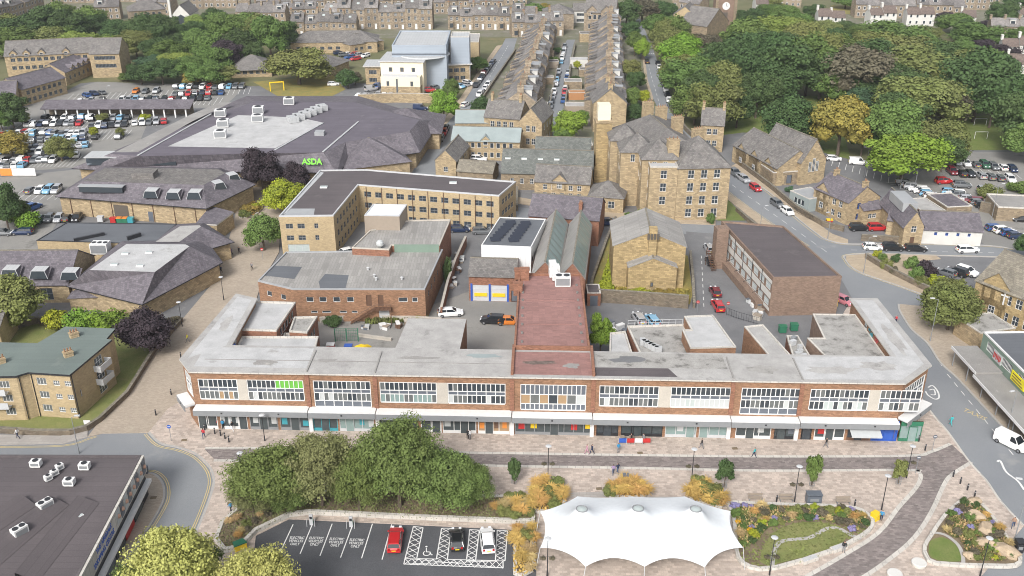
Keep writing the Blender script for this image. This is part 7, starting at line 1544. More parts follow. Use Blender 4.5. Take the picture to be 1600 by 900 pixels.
# ================================================================ vehicles
PAINTS = dict(white=(.80, .80, .79), silver=(.46, .47, .49), grey=(.17, .18, .19), black=(.016, .017, .02), blue=(.03, .10, .30), navy=(.018, .035, .09), red=(.46, .02, .025), sky=(.20, .42, .60), orange=(.60, .19, .03), maroon=(.16, .02, .03), beige=(.48, .42, .33), green=(.04, .12, .07), pink=(.55, .20, .24))
for k, c_ in PAINTS.items(): paint('car_' + k, c_, .28, coat=.7, metal=.25 if k in ('silver', 'grey', 'navy', 'blue') else 0)
CPW = dict(sky='light blue', navy='dark blue')
def car_meshes(kind):
 S = dict(hatch=[(-2.05, .74, .38, .80), (-1.93, .84, .26, .95), (-1.2, .88, .22, 1.0), (.3, .88, .22, .97), (1.0, .88, .22, .93), (1.6, .86, .24, .82), (1.93, .78, .28, .68), (2.05, .66, .36, .55)],
    estate=[(-2.3, .76, .38, .82), (-2.2, .86, .27, .98), (-1.3, .90, .23, 1.03), (.4, .90, .23, 1.0), (1.2, .90, .23, .96), (1.8, .88, .25, .86), (2.15, .80, .29, .72), (2.3, .68, .36, .56)],
    suv=[(-2.2, .78, .45, .95), (-2.1, .90, .34, 1.12), (-1.2, .93, .30, 1.18), (.4, .93, .30, 1.15), (1.1, .93, .30, 1.12), (1.8, .91, .32, 1.0), (2.1, .84, .36, .86), (2.25, .72, .42, .66)],
    van=[(-2.35, .88, .40, 1.0), (-2.3, .92, .28, 1.15), (-1.2, .95, .25, 1.2), (.6, .95, .25, 1.15), (1.3, .94, .25, 1.08), (1.85, .90, .27, .96), (2.2, .82, .30, .82), (2.35, .7, .38, .62)])[kind]
 gh = dict(hatch=(-1.95, 1.02, -1.55, .28, 1.46), estate=(-2.2, 1.15, -1.95, .35, 1.5), suv=(-2.08, 1.1, -1.8, .3, 1.72), van=(-2.3, 1.35, -2.26, .65, 1.95))[kind]
 body = MB(); rings = []
 for x, w_, z0, z1 in S:
  zm = z0 + (z1 - z0) * .55; rings.append([(x, -w_ * .94, z0), (x, -w_, zm), (x, -w_ * .90, z1), (x, 0, z1 + .03), (x, w_ * .90, z1), (x, w_, zm), (x, w_ * .94, z0)])
 for a, b in zip(rings, rings[1:]):
  for i in range(6): body.face([a[i], b[i], b[i + 1], a[i + 1]][::-1])
  body.face([a[0], a[6], b[6], b[0]])
 body.face(rings[0]); body.face(rings[-1][::-1])
 x0, x1, r0, r1, zr = gh; wb = S[2][1] * .89; wr = wb * .80; zb = S[2][3] - .02
 glass = MB(); q = [(x0, -wb, zb), (x1, -wb, zb - .06), (x1, wb, zb - .06), (x0, wb, zb)]; t = [(r0, -wr, zr - .03), (r1, -wr, zr - .04), (r1, wr, zr - .04), (r0, wr, zr - .03)]
 for i in range(4): j = (i + 1) % 4; glass.face([q[i], q[j], t[j], t[i]])
 roof = [(r0 - .06, -wr - .02, zr - .04), (r1 + .04, -wr - .02, zr - .05), (r1 + .04, wr + .02, zr - .05), (r0 - .06, wr + .02, zr - .04)]; rt = [(r0 + .1, -wr + .1, zr + .03), (r1 - .15, -wr + .1, zr + .02), (r1 - .15, wr - .1, zr + .02), (r0 + .1, wr - .1, zr + .03)]
 for i in range(4): j = (i + 1) % 4; body.face([roof[i], roof[j], rt[j], rt[i]])
 body.face(rt)
 for i in range(4): body.tube(q[i], t[i], .05, .045, 4)
 xm = (r0 + r1) / 2 + .05
 for s_ in (-1, 1): body.tube((xm, s_ * (wb + .005), zb), (xm, s_ * (wr + .005), zr - .04), .05, .05, 4)
 if kind == 'van':
  for s_ in (-1, 1): body.face([(x0, s_ * (wb + .015), zb), (.1, s_ * (wb + .015), zb), (.1, s_ * (wr + .02), zr - .04), (r0, s_ * (wr + .02), zr - .04)][::s_])
 for s_ in (-1, 1): body.box(x1 - .25, s_ * (wb + .12) - .08, zb - .02, x1 - .08, s_ * (wb + .12) + .08, zb + .14)
 wx = S[-1][0] - .75; rx = S[0][0] + .72; wy = S[2][1] - .09
 return body, glass, [(wx, wy), (wx, -wy), (rx, wy), (rx, -wy)], S
CARM = {}
def wheel_mesh():
 w_ = MB()
 n = 12
 for i in range(n):
  a, b = 2 * math.pi * i / n, 2 * math.pi * (i + 1) / n; p = lambda t, y, r: (r * math.cos(t), y, .32 + r * math.sin(t))
  w_.face([p(a, -.11, .32), p(a, .11, .32), p(b, .11, .32), p(b, -.11, .32)][::-1], 0)
  for y in (-.11, .11): w_.face([p(a, y, .32), p(b, y, .32), p(b, y, .2), p(a, y, .2)] if y > 0 else [p(a, y, .32), p(b, y, .32), p(b, y, .2), p(a, y, .2)][::-1], 0); w_.face([p(a, y * .9, .2), p(b, y * .9, .2), (0, y * .9, .32)] if y > 0 else [p(a, y * .9, .2), p(b, y * .9, .2), (0, y * .9, .32)][::-1], 1)
 return w_.mesh('wheel', ['rubber', 'chrome'])
WHL = wheel_mesh()
for kd in ('hatch', 'estate', 'suv', 'van'):
 b_, g_, wh_, S_ = car_meshes(kd); full = b_.mesh('body', 'car_white', smooth=False)
 fb = MB(); fb.v = list(b_.v); fb.f = list(b_.f); fb.m = [0] * len(b_.f)
 for wx, wy in wh_: fb.box(wx - .3, wy - .11, 0, wx + .3, wy + .1, .55, 1)
 zl = S_[0][2] + .38; fw = S_[0][1] * .75; ff = S_[-1][1] * .8; xf = S_[-1][0]; xb = S_[0][0]
 hl = MB().box(xf - .28, -.16, -.09, xf - .02, .16, .09).mesh('headlight', 'lamp_clear'); tl = MB().box(xb - .02, -.13, -.11, xb + .14, .13, .13).mesh('tail_light', 'lamp_red'); pl = MB().box(xb - .03, -.26, -.06, xb + .02, .26, .06).mesh('number_plate', 'plate_yellow')
 CARM[kd] = (full, g_.mesh('windows', 'glass_car'), wh_, hl, tl, pl, fw, ff, zl, fb.mesh('body', ['car_white', 'rubber']))
def car(x, y, rz, colour, kind, label, group=None, near=False, z=.05):
 full, gl, wh_, hl, tl, pl, fw, ff, zl, farb = CARM[kind]
 t = thing('parked_van' if kind == 'van' else 'parked_car', label, 'van' if kind == 'van' else 'car', (x, y, z), rz, group)
 b = place('body', full if near else farb, t); b.material_slots[0].link = 'OBJECT'; b.material_slots[0].material = M['car_' + colour]; place('windows', gl, t)
 if near:
  for wx, wy in wh_: place('wheel', WHL, t, (wx, wy, 0))
  for s_ in (-1, 1): place('headlight', hl, t, (0, s_ * ff * .85, zl)); place('tail_light', tl, t, (0, s_ * fw, zl + .08))
  place('number_plate', pl, t, (0, 0, zl - .1))
 return t
crnd = random.Random(21); KW = dict(hatch='hatchback', estate='estate car', suv='tall car', van='van')
POOL = ['white', 'silver', 'grey', 'black', 'blue', 'red', 'white', 'grey', 'black', 'silver', 'navy', 'white', 'sky', 'black']
def car_row(a, b, n, where, head='perp', cols=None, jit=.3, near=False, skip=(), group=None, start='left'):
 ang = math.atan2(b[1] - a[1], b[0] - a[0]); j = 0
 for i in range(n):
  if i in skip: continue
  q = lerp(a, b, (i + .5) / n); col = cols[i % len(cols)] if cols else crnd.choice(POOL); kd = crnd.choice(['hatch', 'hatch', 'estate', 'suv'])
  rz = (ang + (math.pi / 2 if head == 'perp' else 0) + (math.pi if crnd.random() < .4 else 0) + crnd.uniform(-.05, .05)) if not isinstance(head, (int, float)) else head + (math.pi if crnd.random() < .4 else 0)
  car(q[0] + crnd.uniform(-jit, jit) * .4, q[1] + crnd.uniform(-jit, jit), rz, col, kd, '%s %s, %s from %s, %s' % (CPW.get(col, col), KW[kd], ORD[j], start, where), group or 'cars ' + where, near); j += 1
# left car park, upper deck and lower deck
car_row((-116.1, 333.89), (-91.47, 333.89), 11, 'back row of upper left car park'); car_row((-113.43, 323.99), (-96.35, 325.75), 8, 'second row of upper left car park'); car_row((-128.2, 314.6), (-115.19, 316.27), 6, 'third row of upper left car park', cols=['white', 'silver', 'sky', 'grey', 'black', 'navy'])
car_row((-141.83, 313.77), (-131.95, 316.27), 3, 'left end of upper left car park', cols=['white', 'silver', 'black']); car_row((-142.35, 321.38), (-136.89, 326.63), 3, 'left corner of upper left car park', cols=['blue', 'navy', 'grey'])
car_row((-128.59, 327.53), (-118.43, 327.53), 3, 'middle of upper left car park', cols=['orange', 'grey', 'silver'])
car_row((-143.83, 293.51), (-127.66, 294.24), 6, 'top row of lower left car park', cols=['black', 'black', 'white', 'silver', 'sky', 'white']); car_row((-145.7, 286.32), (-129, 287.74), 9, 'second row of lower left car park'); car_row((-125.71, 284.23), (-115.02, 286.32), 6, 'right block of lower left car park')
car_row((-142.51, 276.77), (-132, 277.44), 7, 'third row of lower left car park'); car_row((-131.26, 276.11), (-124.17, 277.44), 5, 'row by yellow tree in left car park', cols=['black', 'silver', 'white', 'white', 'silver']); car_row((-134.56, 269.66), (-121.92, 272.21), 7, 'fourth row of lower left car park')
car_row((-141.32, 258.68), (-131.48, 263.46), 7, 'fifth row of lower left car park'); car_row((-136.47, 250.67), (-121.59, 251.79), 9, 'front row of lower left car park', cols=['silver', 'black', 'silver', 'white', 'red', 'grey', 'silver', 'grey', 'white']); car_row((-121.26, 272.85), (-111.43, 274.15), 3, 'row beside supermarket roof', cols=['black', 'red', 'grey'], skip=(1,)); car_row((-121.05, 254.62), (-117.18, 255.77), 2, 'spaces by supermarket entrance', cols=['navy', 'white']); car_row((-133.16, 256.93), (-124.84, 258.68), 5, 'middle row near the hoarding')
car_row((-118.54, 226.7), (-110.09, 226.7), 4, 'bays left of slate store', cols=['grey', 'white', 'sky', 'silver'], near=True); car_row((-115.4, 216.36), (-110.44, 214.64), 2, 'hedge bays', cols=['navy', 'blue'], near=True); car_row((-107.76, 207.2), (-97.65, 208.01), 5, 'bays in front of slate store', cols=['green', 'grey', 'silver', 'black', 'black'], near=True); car_row((-112.85, 199.06), (-105.29, 199.06), 2, 'lane at left edge', 'para', cols=['grey', 'navy'], near=True)
car_row((-129.05, 292.78), (-116.86, 294.24), 6, 'right end of top lower row'); car_row((-114.31, 287.03), (-104.27, 289.88), 5, 'row below the parking canopy end', cols=['white', 'white', 'grey', 'silver', 'red']); car_row((-126.49, 263.46), (-118.54, 265.91), 5, 'row right of the pale tree'); car_row((-147.9, 274.8), (-142.58, 276.11), 4, 'left edge third row'); car_row((-145.36, 267.15), (-135.28, 269.66), 7, 'left edge fourth row'); car_row((-114.78, 316.27), (-98.91, 317.96), 7, 'third row right of upper car park'); car_row((-134.39, 246.29), (-127.92, 246.83), 4, 'lane row above the hoarding', cols=['silver', 'grey', 'white', 'sky'])
# streets running away from the viewer
car_row((-12.75, 333.89), (-6.88, 377.26), 10, 'left kerb of road below theatre', 'para', cols=['black', 'grey', 'navy', 'black', 'maroon', 'grey'], jit=.1, start='near end'); car_row((-11.23, 320.52), (-8.02, 338.57), 4, 'right kerb of road below theatre', 'para', cols=['white', 'silver', 'white'], jit=.1, start='near end')
car_row((-20.64, 268.4), (-19.13, 285.62), 3, 'kerb beside supermarket wing', 'para', cols=['grey', 'red', 'black'], jit=.1, start='near end')
car_row((9.06, 274.8), (21.84, 406.92), 22, 'left kerb of middle street', 'para', jit=.1, skip=(4, 9, 14, 15), start='near end'); car_row((13.31, 274.8), (20.69, 359.59), 16, 'right kerb of middle street', 'para', jit=.1, skip=(5, 6, 11), start='near end')
car_row((55.44, 374.96), (50.47, 304.9), 10, 'right kerb of tree-lined road', 'para', cols=['black', 'white', 'grey', 'black', 'maroon', 'black', 'white'], jit=.1, start='far end')
R3 = math.atan2((66.52, 187.3)[1] - (51.78, 244.68)[1], (66.52, 187.3)[0] - (51.78, 244.68)[0])
for q, rz, c_, kd, lb in (((-15, 309.69), 1.2, 'white', 'hatch', 'white hatchback driving on the road below the theatre'), ((51.39, 373.83), 1.5, 'black', 'hatch', 'black hatchback driving away on the tree-lined road'), ((57.16, 239.96), R3, 'grey', 'suv', 'dark grey car first in line outside the school'), ((58.48, 235.39), R3, 'silver', 'estate', 'silver estate second in line outside the school'), ((59.85, 228.58), R3, 'red', 'hatch', 'red hatchback third in line outside the school'),
        ((62.42, 217.23), R3, 'grey', 'estate', 'dark grey estate driving down beside the villa'), ((63.53, 212.11), R3, 'white', 'hatch', 'white hatchback driving down beside the villa'), ((76.05, 190.74), R(-4), 'white', 'hatch', 'white hatchback at the junction, leftmost of four'), ((80.12, 190.39), R(-4), 'black', 'suv', 'black car left of its twin at the junction'), ((84.84, 190.04), R(-4), 'black', 'estate', 'black estate right of its twin at the junction'), ((95.46, 189.35), R(3), 'white', 'estate', 'white estate alone on the junction road below the white hall'),
        ((76.74, 201.71), 0.05, 'black', 'suv', 'black car in the villa yard beside the red one'), ((80.7, 201.71), 0.05, 'red', 'suv', 'bright red car in the villa yard'), ((86.13, 252.35), R(-10), 'white', 'hatch', 'white hatchback under the trees behind the school hall'), ((91.59, 249.01), R(-12), 'white', 'van', 'white van under the trees behind the school hall'), ((108.08, 233.41), R(5), 'red', 'suv', 'red car on the lane above the right car park'), ((111.36, 230.49), R(-8), 'grey', 'suv', 'dark car on the lane above the right car park'), ((115.72, 226.7), R(-5), 'silver', 'suv', 'silver car on the lane above the right car park'),
        ((41.48, 190.04), 1.6, 'silver', 'estate', 'silver estate at the top of the narrow lane'), ((40.51, 183.31), 1.6, 'black', 'hatch', 'black hatchback second in the narrow lane'), ((38.68, 168.67), 1.62, 'maroon', 'hatch', 'dark red hatchback third in the narrow lane'), ((38.01, 162.59), 1.65, 'red', 'estate', 'bright red car nearest in the narrow lane'), ((62, 164.76), R(-55), 'pink', 'hatch', 'pink car behind the brown brick office'),
        ((-11.2, 159.69), R(8), 'white', 'estate', 'white car behind the grey flat-roofed block'), ((-3.45, 156.61), R(172), 'black', 'suv', 'black car in the yard beside the brick garage'), ((-0.57, 156.36), R(0), 'orange', 'hatch', 'orange-red car half hidden by the pink-roofed hall'), ((22.83, 157.37), 1.75, 'silver', 'estate', 'silver car left of two below the retaining wall'), ((25.16, 156.61), 1.8, 'sky', 'estate', 'pale blue car right of two below the retaining wall'),
        ((-26.72, 192.85), 1.2, 'blue', 'hatch', 'blue hatchback in the passage beside the offices'), ((-33.95, 188.32), .6, 'white', 'hatch', 'white car behind the workshop roof'), ((-11.57, 200.95), R(3), 'navy', 'estate', 'dark blue car below the office windows'), ((-6.46, 199.81), R(3), 'grey', 'estate', 'grey car beside the solar-roofed workshop'), ((21.51, 204.82), R(3), 'navy', 'suv', 'dark blue car beside the purple slate shed'), ((29.35, 229.05), R(-20), 'silver', 'hatch', 'silver car in the lane below the institute'),
        ((-8.9, 251.79), R(-8), 'white', 'suv', 'white tall car outside the pale-roofed stone office'), ((-9.82, 248.47), R(-8), 'navy', 'hatch', 'dark car outside the pale-roofed stone office'), ((-10.4, 245.75), R(-8), 'white', 'hatch', 'white hatchback nearest outside the pale-roofed stone office'), ((-61.96, 337.62), R(10), 'white', 'hatch', 'white car on the lane beside the round green tree'), ((-28.99, 304.9), 0, 'navy', 'van', 'dark blue van in the supermarket service yard'),
        ((-47.9, 330.22), R(40), 'silver', 'van', 'silver van beside the cream block'), ((-46.17, 333.89), R(80), 'blue', 'van', 'blue van beside the cream block'), ((-27.95, 328.42), R(8), 'red', 'suv', 'red car in front of the cream block'), ((-26.25, 332.05), R(60), 'grey', 'suv', 'grey car in front of the cream block')):
 car(q[0], q[1], rz, c_, kd, lb, None, True)
car_row((-51.84, 321.38), (-39.09, 321.38), 6, 'bays by the retaining wall', cols=['white', 'silver', 'grey', 'silver', 'white', 'silver']); car_row((-20.13, 332.05), (-14.51, 339.52), 4, 'bays at end of the civic wing'); car_row((-69.86, 391.58), (-58.94, 377.26), 4, 'health centre court', cols=['navy', 'grey', 'blue', 'red']); car_row((-65.68, 389.12), (-56.19, 384.3), 4, 'right side of health centre court')
# right-hand car parks
car_row((116.91, 249.57), (130.88, 243.09), 7, 'back row of walled right car park', 1.5, cols=['silver', 'white', 'grey', 'green', 'grey', 'white', 'navy'], near=True); car_row((112.31, 241.51), (126.34, 234.4), 7, 'front row of walled right car park', 1.5, cols=['maroon', 'black', 'black', 'silver', 'grey', 'grey', 'white'], near=True)
car_row((97.32, 232.92), (101.94, 220.31), 8, 'slanting row beside bright green tree', R(-12), cols=['black', 'grey', 'silver', 'white', 'white', 'sky', 'white', 'grey'], near=True); car_row((106.15, 226.23), (115.49, 206.4), 13, 'long slanting row of right car park', R(-12), cols=['sky', 'white', 'grey', 'silver', 'maroon', 'grey', 'black', 'white', 'silver', 'silver', 'white', 'white', 'black'], near=True)
car_row((106.53, 202.48), (109.67, 196.46), 4, 'corner beyond the white hall', R(8), cols=['blue', 'white', 'blue', 'navy'], near=True); car_row((85.29, 177.58), (91.4, 178.21), 3, 'church hall yard', R(-50), cols=['grey', 'black', 'white'], near=True)
# vehicles in front
EVR = math.atan2(bays[0][0][1] - bays[0][1][1], bays[0][0][0] - bays[0][1][0])
for q, rz, c_, kd, lb in (((-14.44, 96.65), EVR + .12, 'red', 'estate', 'bright red estate parked beside the electric bays'), ((-6.82, 96.65), EVR + .17, 'black', 'hatch', 'black hatchback parked between hatched bays'), ((-3.05, 96.53), EVR + .20, 'white', 'estate', 'white estate parked in the end bay beside the golden grass'), ((71.59, 117.85), R(-56), 'white', 'van', 'white minivan driving on the right road')):
 car(q[0], q[1], rz, c_, kd, lb, None, True, .06)

# ================================================================ the square: canopy, beds, furniture, people
def world_poly(pts, k=3): return smoothline(list(pts) + [pts[0]], k)[:-1]
# ---- tensile canopy
cz = [3.2, 2.8, 2.8, 2.8, 3.2, 3.6, 3.5, 3.5, 3.5, 3.6]
cp = [(3.33, 91.86), (8.51, 89), (15.33, 89), (22.27, 88.89), (27.3, 91.86), (27.03, 98.19), (21.9, 101.28), (15.17, 101.28), (8.27, 101.28), (3.48, 98.07)]
sag = [.13, .20, .20, .13, .10, .07, .06, .06, .07, .10]
canopy = thing('tensile_canopy', 'large white tensile canopy with three ringed peaks and scalloped edges on the square', 'canopy', (*(15.71, 95.34), .14))
ox, oy = canopy.location[0], canopy.location[1]
bd = []; cc_ = Vector((sum(p[0] for p in cp) / 10, sum(p[1] for p in cp) / 10))
for i in range(10):
 a, b = Vector(cp[i]), Vector(cp[(i + 1) % 10]); n_ = Vector((-(b - a).y, (b - a).x)).normalized(); l_ = (b - a).length; k = 14
 for j in range(k):
  t = j / k; q = a.lerp(b, t) + n_ * (4 * t * (1 - t)) * sag[i] * l_; bd.append((q.x, q.y, cz[i] + (cz[(i + 1) % 10] - cz[i]) * t + .12 * 4 * t * (1 - t)))
peaks = [(8.35, 94.96), (15.1, 95.08), (21.98, 94.96)]
P2 = [Vector(q[:2]) for q in bd]; nb = len(bd); inner = []
for pk in peaks:
 for j in range(12): inner.append((pk[0] + .62 * math.cos(j * math.pi / 6), pk[1] + .62 * math.sin(j * math.pi / 6), 6.4))
nfix = nb + len(inner); x0, x1 = min(q[0] for q in bd), max(q[0] for q in bd); y0, y1 = min(q[1] for q in bd), max(q[1] for q in bd)
def inpoly(x, y, P):
 c = False; j = len(P) - 1
 for i in range(len(P)):
  if (P[i][1] > y) != (P[j][1] > y) and x < (P[j][0] - P[i][0]) * (y - P[i][1]) / (P[j][1] - P[i][1]) + P[i][0]: c = not c
  j = i
 return c
free = []
for iy in range(int((y1 - y0) / .42) + 1):
 for ix in range(int((x1 - x0) / .42) + 1):
  x, y = x0 + ix * .42 + (.21 if iy % 2 else 0), y0 + iy * .42
  if inpoly(x, y, P2) and min(math.hypot(x - q[0], y - q[1]) for q in bd) > .26 and min(dist((x, y), pk) for pk in peaks) > .85: free.append((x, y, 4.0))
allp = bd + inner + free
res = geometry.delaunay_2d_cdt([Vector(q[:2]) for q in allp], [(i, (i + 1) % nb) for i in range(nb)], [list(range(nb))], 1, 1e-5)
VV, FF = res[0], res[2]; orig = res[3]
zz = np.array([allp[o[0]][2] if o else 4.0 for o in orig]); fixed = np.array([bool(o) and o[0] < nfix for o in orig])
nbr = [set() for _ in VV]
FF = [f for f in FF if not any(all(dist((VV[i].x, VV[i].y), pk) < .66 for i in f) for pk in peaks)]
for f in FF:
 for i in range(3): nbr[f[i]].add(f[(i + 1) % 3]); nbr[f[(i + 1) % 3]].add(f[i])
nb_ = [list(s_) for s_ in nbr]
for it in range(260):
 for i in range(len(zz)):
  if not fixed[i] and nb_[i]: zz[i] = zz[i] * -.6 + 1.6 * sum(zz[j] for j in nb_[i]) / len(nb_[i])
mb = MB(); mb.v = [(v.x - ox, v.y - oy, float(z)) for v, z in zip(VV, zz)]; mb.f = [tuple(f) for f in FF]; mb.m = [0] * len(FF)
me = bpy.data.meshes.new('membrane'); me.from_pydata(mb.v, [], mb.f); me.materials.append(M['fabric_white']); me.polygons.foreach_set('use_smooth', [True] * len(me.polygons)); place('membrane', me, canopy)
for pk in peaks:
 r_ = MB(); n = 20
 for j in range(n):
  a, b = 2 * math.pi * j / n, 2 * math.pi * (j + 1) / n; r_.tube((.66 * math.cos(a), .66 * math.sin(a), 6.45), (.66 * math.cos(b), .66 * math.sin(b), 6.45), .07, n=5)
 o_ = r_.build('peak_ring', 'grey_paint', canopy, loc=(pk[0] - ox, pk[1] - oy, 0)); MB().cyl(0, 0, 6.4, 6.5, .6, .1, 14).build('cap', 'glass_pale', o_); MB().cyl(0, 0, 0, 6.4, .12).build('mast', 'white_paint', canopy, loc=(pk[0] - ox, pk[1] - oy, 0))
for i in range(10):
 q = Vector(cp[i]); o2 = q + (q - cc_).normalized() * .5; MB().tube((q.x - ox, q.y - oy, cz[i]), (o2.x - ox, o2.y - oy, 0), .045).build('stay_post', 'grey_light', canopy)
# ---- planted beds with pale stone kerbs
BZ = .14
def bed(pts, label, soil='soil', kw=.45, kh=.42, name='planted_bed', smooth=2, kerbm='kerb_pale'):
 P = world_poly(pts, smooth) if smooth > 1 else list(pts); P = ccw(P); o = P[0]; t = thing(name, label, 'planter', (*o, BZ)); L_ = [(q[0] - o[0], q[1] - o[1]) for q in P]
 ribbon(L_, kw, 0, 'kerb', kerbm, t, h=kh, off=kw / 2, closed=True); MB().face([(*q, kh - .12) for q in L_]).build('soil', soil, t); return P, t
prnd = random.Random(77)
PK = dict(tussock=('golden tussock grass', 'straw'), pale=('pale feathery grass', 'straw_pale'), green=('green shrub', 'leaf_mid'), dark=('dark green shrub', 'leaf_dark'), olive=('olive shrub', 'leaf_olive'), lime=('yellow-green shrub', 'leaf_lime'), purple=('purple flowering plant', 'flower_purple'), yellow=('yellow flowering plant', 'flower_yellow'), bronze=('bronze shrub', 'leaf_bronze'))
def plants(poly, n, kinds, where, smin=.5, smax=.9, z=BZ + .3, mind=.75):
 P = list(poly); xs = [q[0] for q in P]; ys = [q[1] for q in P]; pts = []; tries = 0
 while len(pts) < n and tries < 4000:
  tries += 1; x, y = prnd.uniform(min(xs), max(xs)), prnd.uniform(min(ys), max(ys))
  if inpoly(x, y, P) and all(dist((x, y), q) > mind for q in pts): pts.append((x, y))
 pts.sort(key=lambda q: q[0]); cnt = {}
 ks = [prnd.choice(kinds) for _ in pts]
 for (x, y), k in zip(pts, ks):
  i = cnt.get(k, 0); cnt[k] = i + 1; w_, m_ = PK[k]; s_ = prnd.uniform(smin, smax) * (.75 if k in ('purple', 'yellow') else 1)
  t = thing('tussock_plant' if k in ('tussock', 'pale') else 'flowering_plant' if k in ('purple', 'yellow') else 'shrub', '%s, %s from left, %s' % (w_, ORD[min(i, 29)], where) if ks.count(k) > 1 else '%s %s' % (w_, where), 'plant', (x, y, z), prnd.uniform(0, 6), 'plants ' + where); t['kind'] = 'thing'
  if k in ('tussock', 'pale'): o = place('blades', prnd.choice(TUS), t); o.scale = (s_ * 1.25, s_ * 1.25, s_ * 1.15)
  else: o = place('foliage', prnd.choice(CR['bush']), t, (0, 0, -.25 * s_)); o.scale = (s_ * .85, s_ * .85, s_ * .6)
  o.material_slots[0].link = 'OBJECT'; o.material_slots[0].material = M[m_]
def cover(poly, n, mat, name='ground_cover', z=BZ + .3, h=.35, w_=.16):
 """low leafy ground cover: one mass nobody could count"""
 P = list(poly); xs = [q[0] for q in P]; ys = [q[1] for q in P]; mb = MB(); k = 0; tr_ = 0
 while k < n and tr_ < n * 6:
  tr_ += 1; x, y = prnd.uniform(min(xs), max(xs)), prnd.uniform(min(ys), max(ys))
  if not inpoly(x, y, P): continue
  k += 1; t = prnd.uniform(0, 6.28); s_ = w_ * prnd.uniform(.6, 1.4); dx, dy = math.cos(t) * s_, math.sin(t) * s_; hh = h * prnd.uniform(.2, 1.1)
  mb.face([(x - dx, y - dy, z + hh * .5), (x + dy * .6, y - dx * .6, z + hh), (x + dx, y + dy, z + hh * .6), (x - dy * .6, y + dx * .6, z + hh * .2)])
 return tag(mb.build(name, mat), kind='stuff')
# grass bed right of the canopy
b1p, t1_ = bed([(27.59, 104.69), (33.52, 104.15), (40.31, 103.88), (44.57, 103.35), (45.89, 102.03), (46.2, 100.49), (45.08, 98.6), (42.73, 96.77), (39.08, 94.63), (31.45, 91.55), (28.29, 91.77), (27.16, 93.7), (27.55, 97.13), (28.25, 102.16)], 'kidney-shaped bed of flowers and dry lawn right of the white canopy')
up = [(28.85, 103.48), (33.33, 103.35), (40.08, 103.08), (44.12, 102.69), (45.31, 101.26), (45.13, 99.73), (42.95, 98.23), (41.88, 99.98), (39.25, 100.74), (35.91, 100.49), (32.35, 99.22), (30.12, 96.53), (28.24, 95.1), (28.42, 98.97)]
lawn_ = world_poly([(30.27, 94.4), (32.46, 97.99), (35.78, 99.98), (39.11, 100.23), (41.41, 99.22), (41.92, 97.5), (38.82, 95.1), (31.64, 92.34), (30, 92.56)], 2); L_ = [(q[0] - t1_.location[0], q[1] - t1_.location[1]) for q in ccw(lawn_)]; MB().face([(*q, .31) for q in L_]).build('dry_lawn', 'lawn', t1_)
ribbon([(q[0] - t1_.location[0], q[1] - t1_.location[1]) for q in smoothline([(31.1, 92), (31.96, 94.63), (33.45, 96.53), (36.79, 97.13), (38.54, 98.23), (39.72, 98.97), (41.17, 98.97), (42.24, 97.74), (43.36, 97.01)])], .55, .32, 'stone_rill', 'kerb_grey', t1_)
plants(up, 54, ['tussock', 'pale', 'green', 'green', 'dark', 'olive', 'purple', 'lime', 'yellow', 'bronze', 'green'], 'in bed right of canopy', .55, 1.0, mind=.85); cover(up, 3000, 'leaf_mid'); cover(up, 2600, 'straw_pale', h=.5, w_=.12); cover(b1p, 1800, 'leaf_olive', h=.15)
# triangular rock bed
b2p, t2_ = bed([(58.99, 104.96), (60.79, 104.82), (61.58, 103.75), (61.82, 100.74), (61.74, 97.01), (61.66, 93.47), (60.36, 92), (57.4, 91.89), (50.84, 92.34), (49.99, 93.93), (50.5, 95.69), (52.08, 97.74), (55.44, 101.77)], 'triangular rock bed with boulders and lavender at the right edge')
l2 = world_poly([(51.69, 96.53), (53.45, 97.37), (54.61, 95.93), (54.42, 93.93), (53.79, 92.79), (51.26, 93.02), (50.62, 94.17)], 2); MB().face([(q[0] - t2_.location[0], q[1] - t2_.location[1], .31) for q in ccw(l2)]).build('lawn_patch', 'lawn_bright', t2_)
ribbon([(q[0] - t2_.location[0], q[1] - t2_.location[1]) for q in smoothline([(52.35, 98.23), (54, 97.74), (54.85, 95.93), (54.65, 93.93), (53.97, 92.11)])], .45, .33, 'stone_rill', 'kerb_grey', t2_)
u2 = [(58.82, 104.15), (60.5, 104.15), (61.14, 102.56), (61.25, 99.48), (61.25, 96.29), (60.81, 93.47), (58.57, 92.79), (55.2, 93.02), (55.49, 96.53), (54.19, 98.23), (55.66, 100.87)]
plants(u2, 34, ['purple', 'tussock', 'pale', 'green', 'olive', 'lime', 'dark', 'green', 'bronze'], 'in triangular rock bed', .5, .95, mind=.8); cover(u2, 2000, 'leaf_olive'); cover(u2, 1400, 'straw_pale', h=.45, w_=.12)
def boulder(q, s_, label, z=BZ + .25):
 r_ = random.Random(int(q[0] * 31 + q[1])); mb = MB().ball((0, 0, 0), 1, 7, 5); mb.v = [(v[0] * s_ * 1.2, v[1] * s_ * .8, v[2] * s_ * .55 + s_ * .2) for v in mb.v]
 m2 = {}; 
 for i, v in enumerate(mb.v):
  k = tuple(round(c, 2) for c in v); 
  if k not in m2: m2[k] = tuple(c * r_.uniform(.8, 1.2) for c in v)
  mb.v[i] = m2[k]
 t = thing('boulder', label, 'rock', (*q, z), r_.uniform(0, 6), 'boulders in the beds'); mb.build('rock', 'stone_boulder', t)
mk('stone_boulder', (.46, .36, .25), (.36, .28, .2), s=1.2, fine=.2, bump=.05)
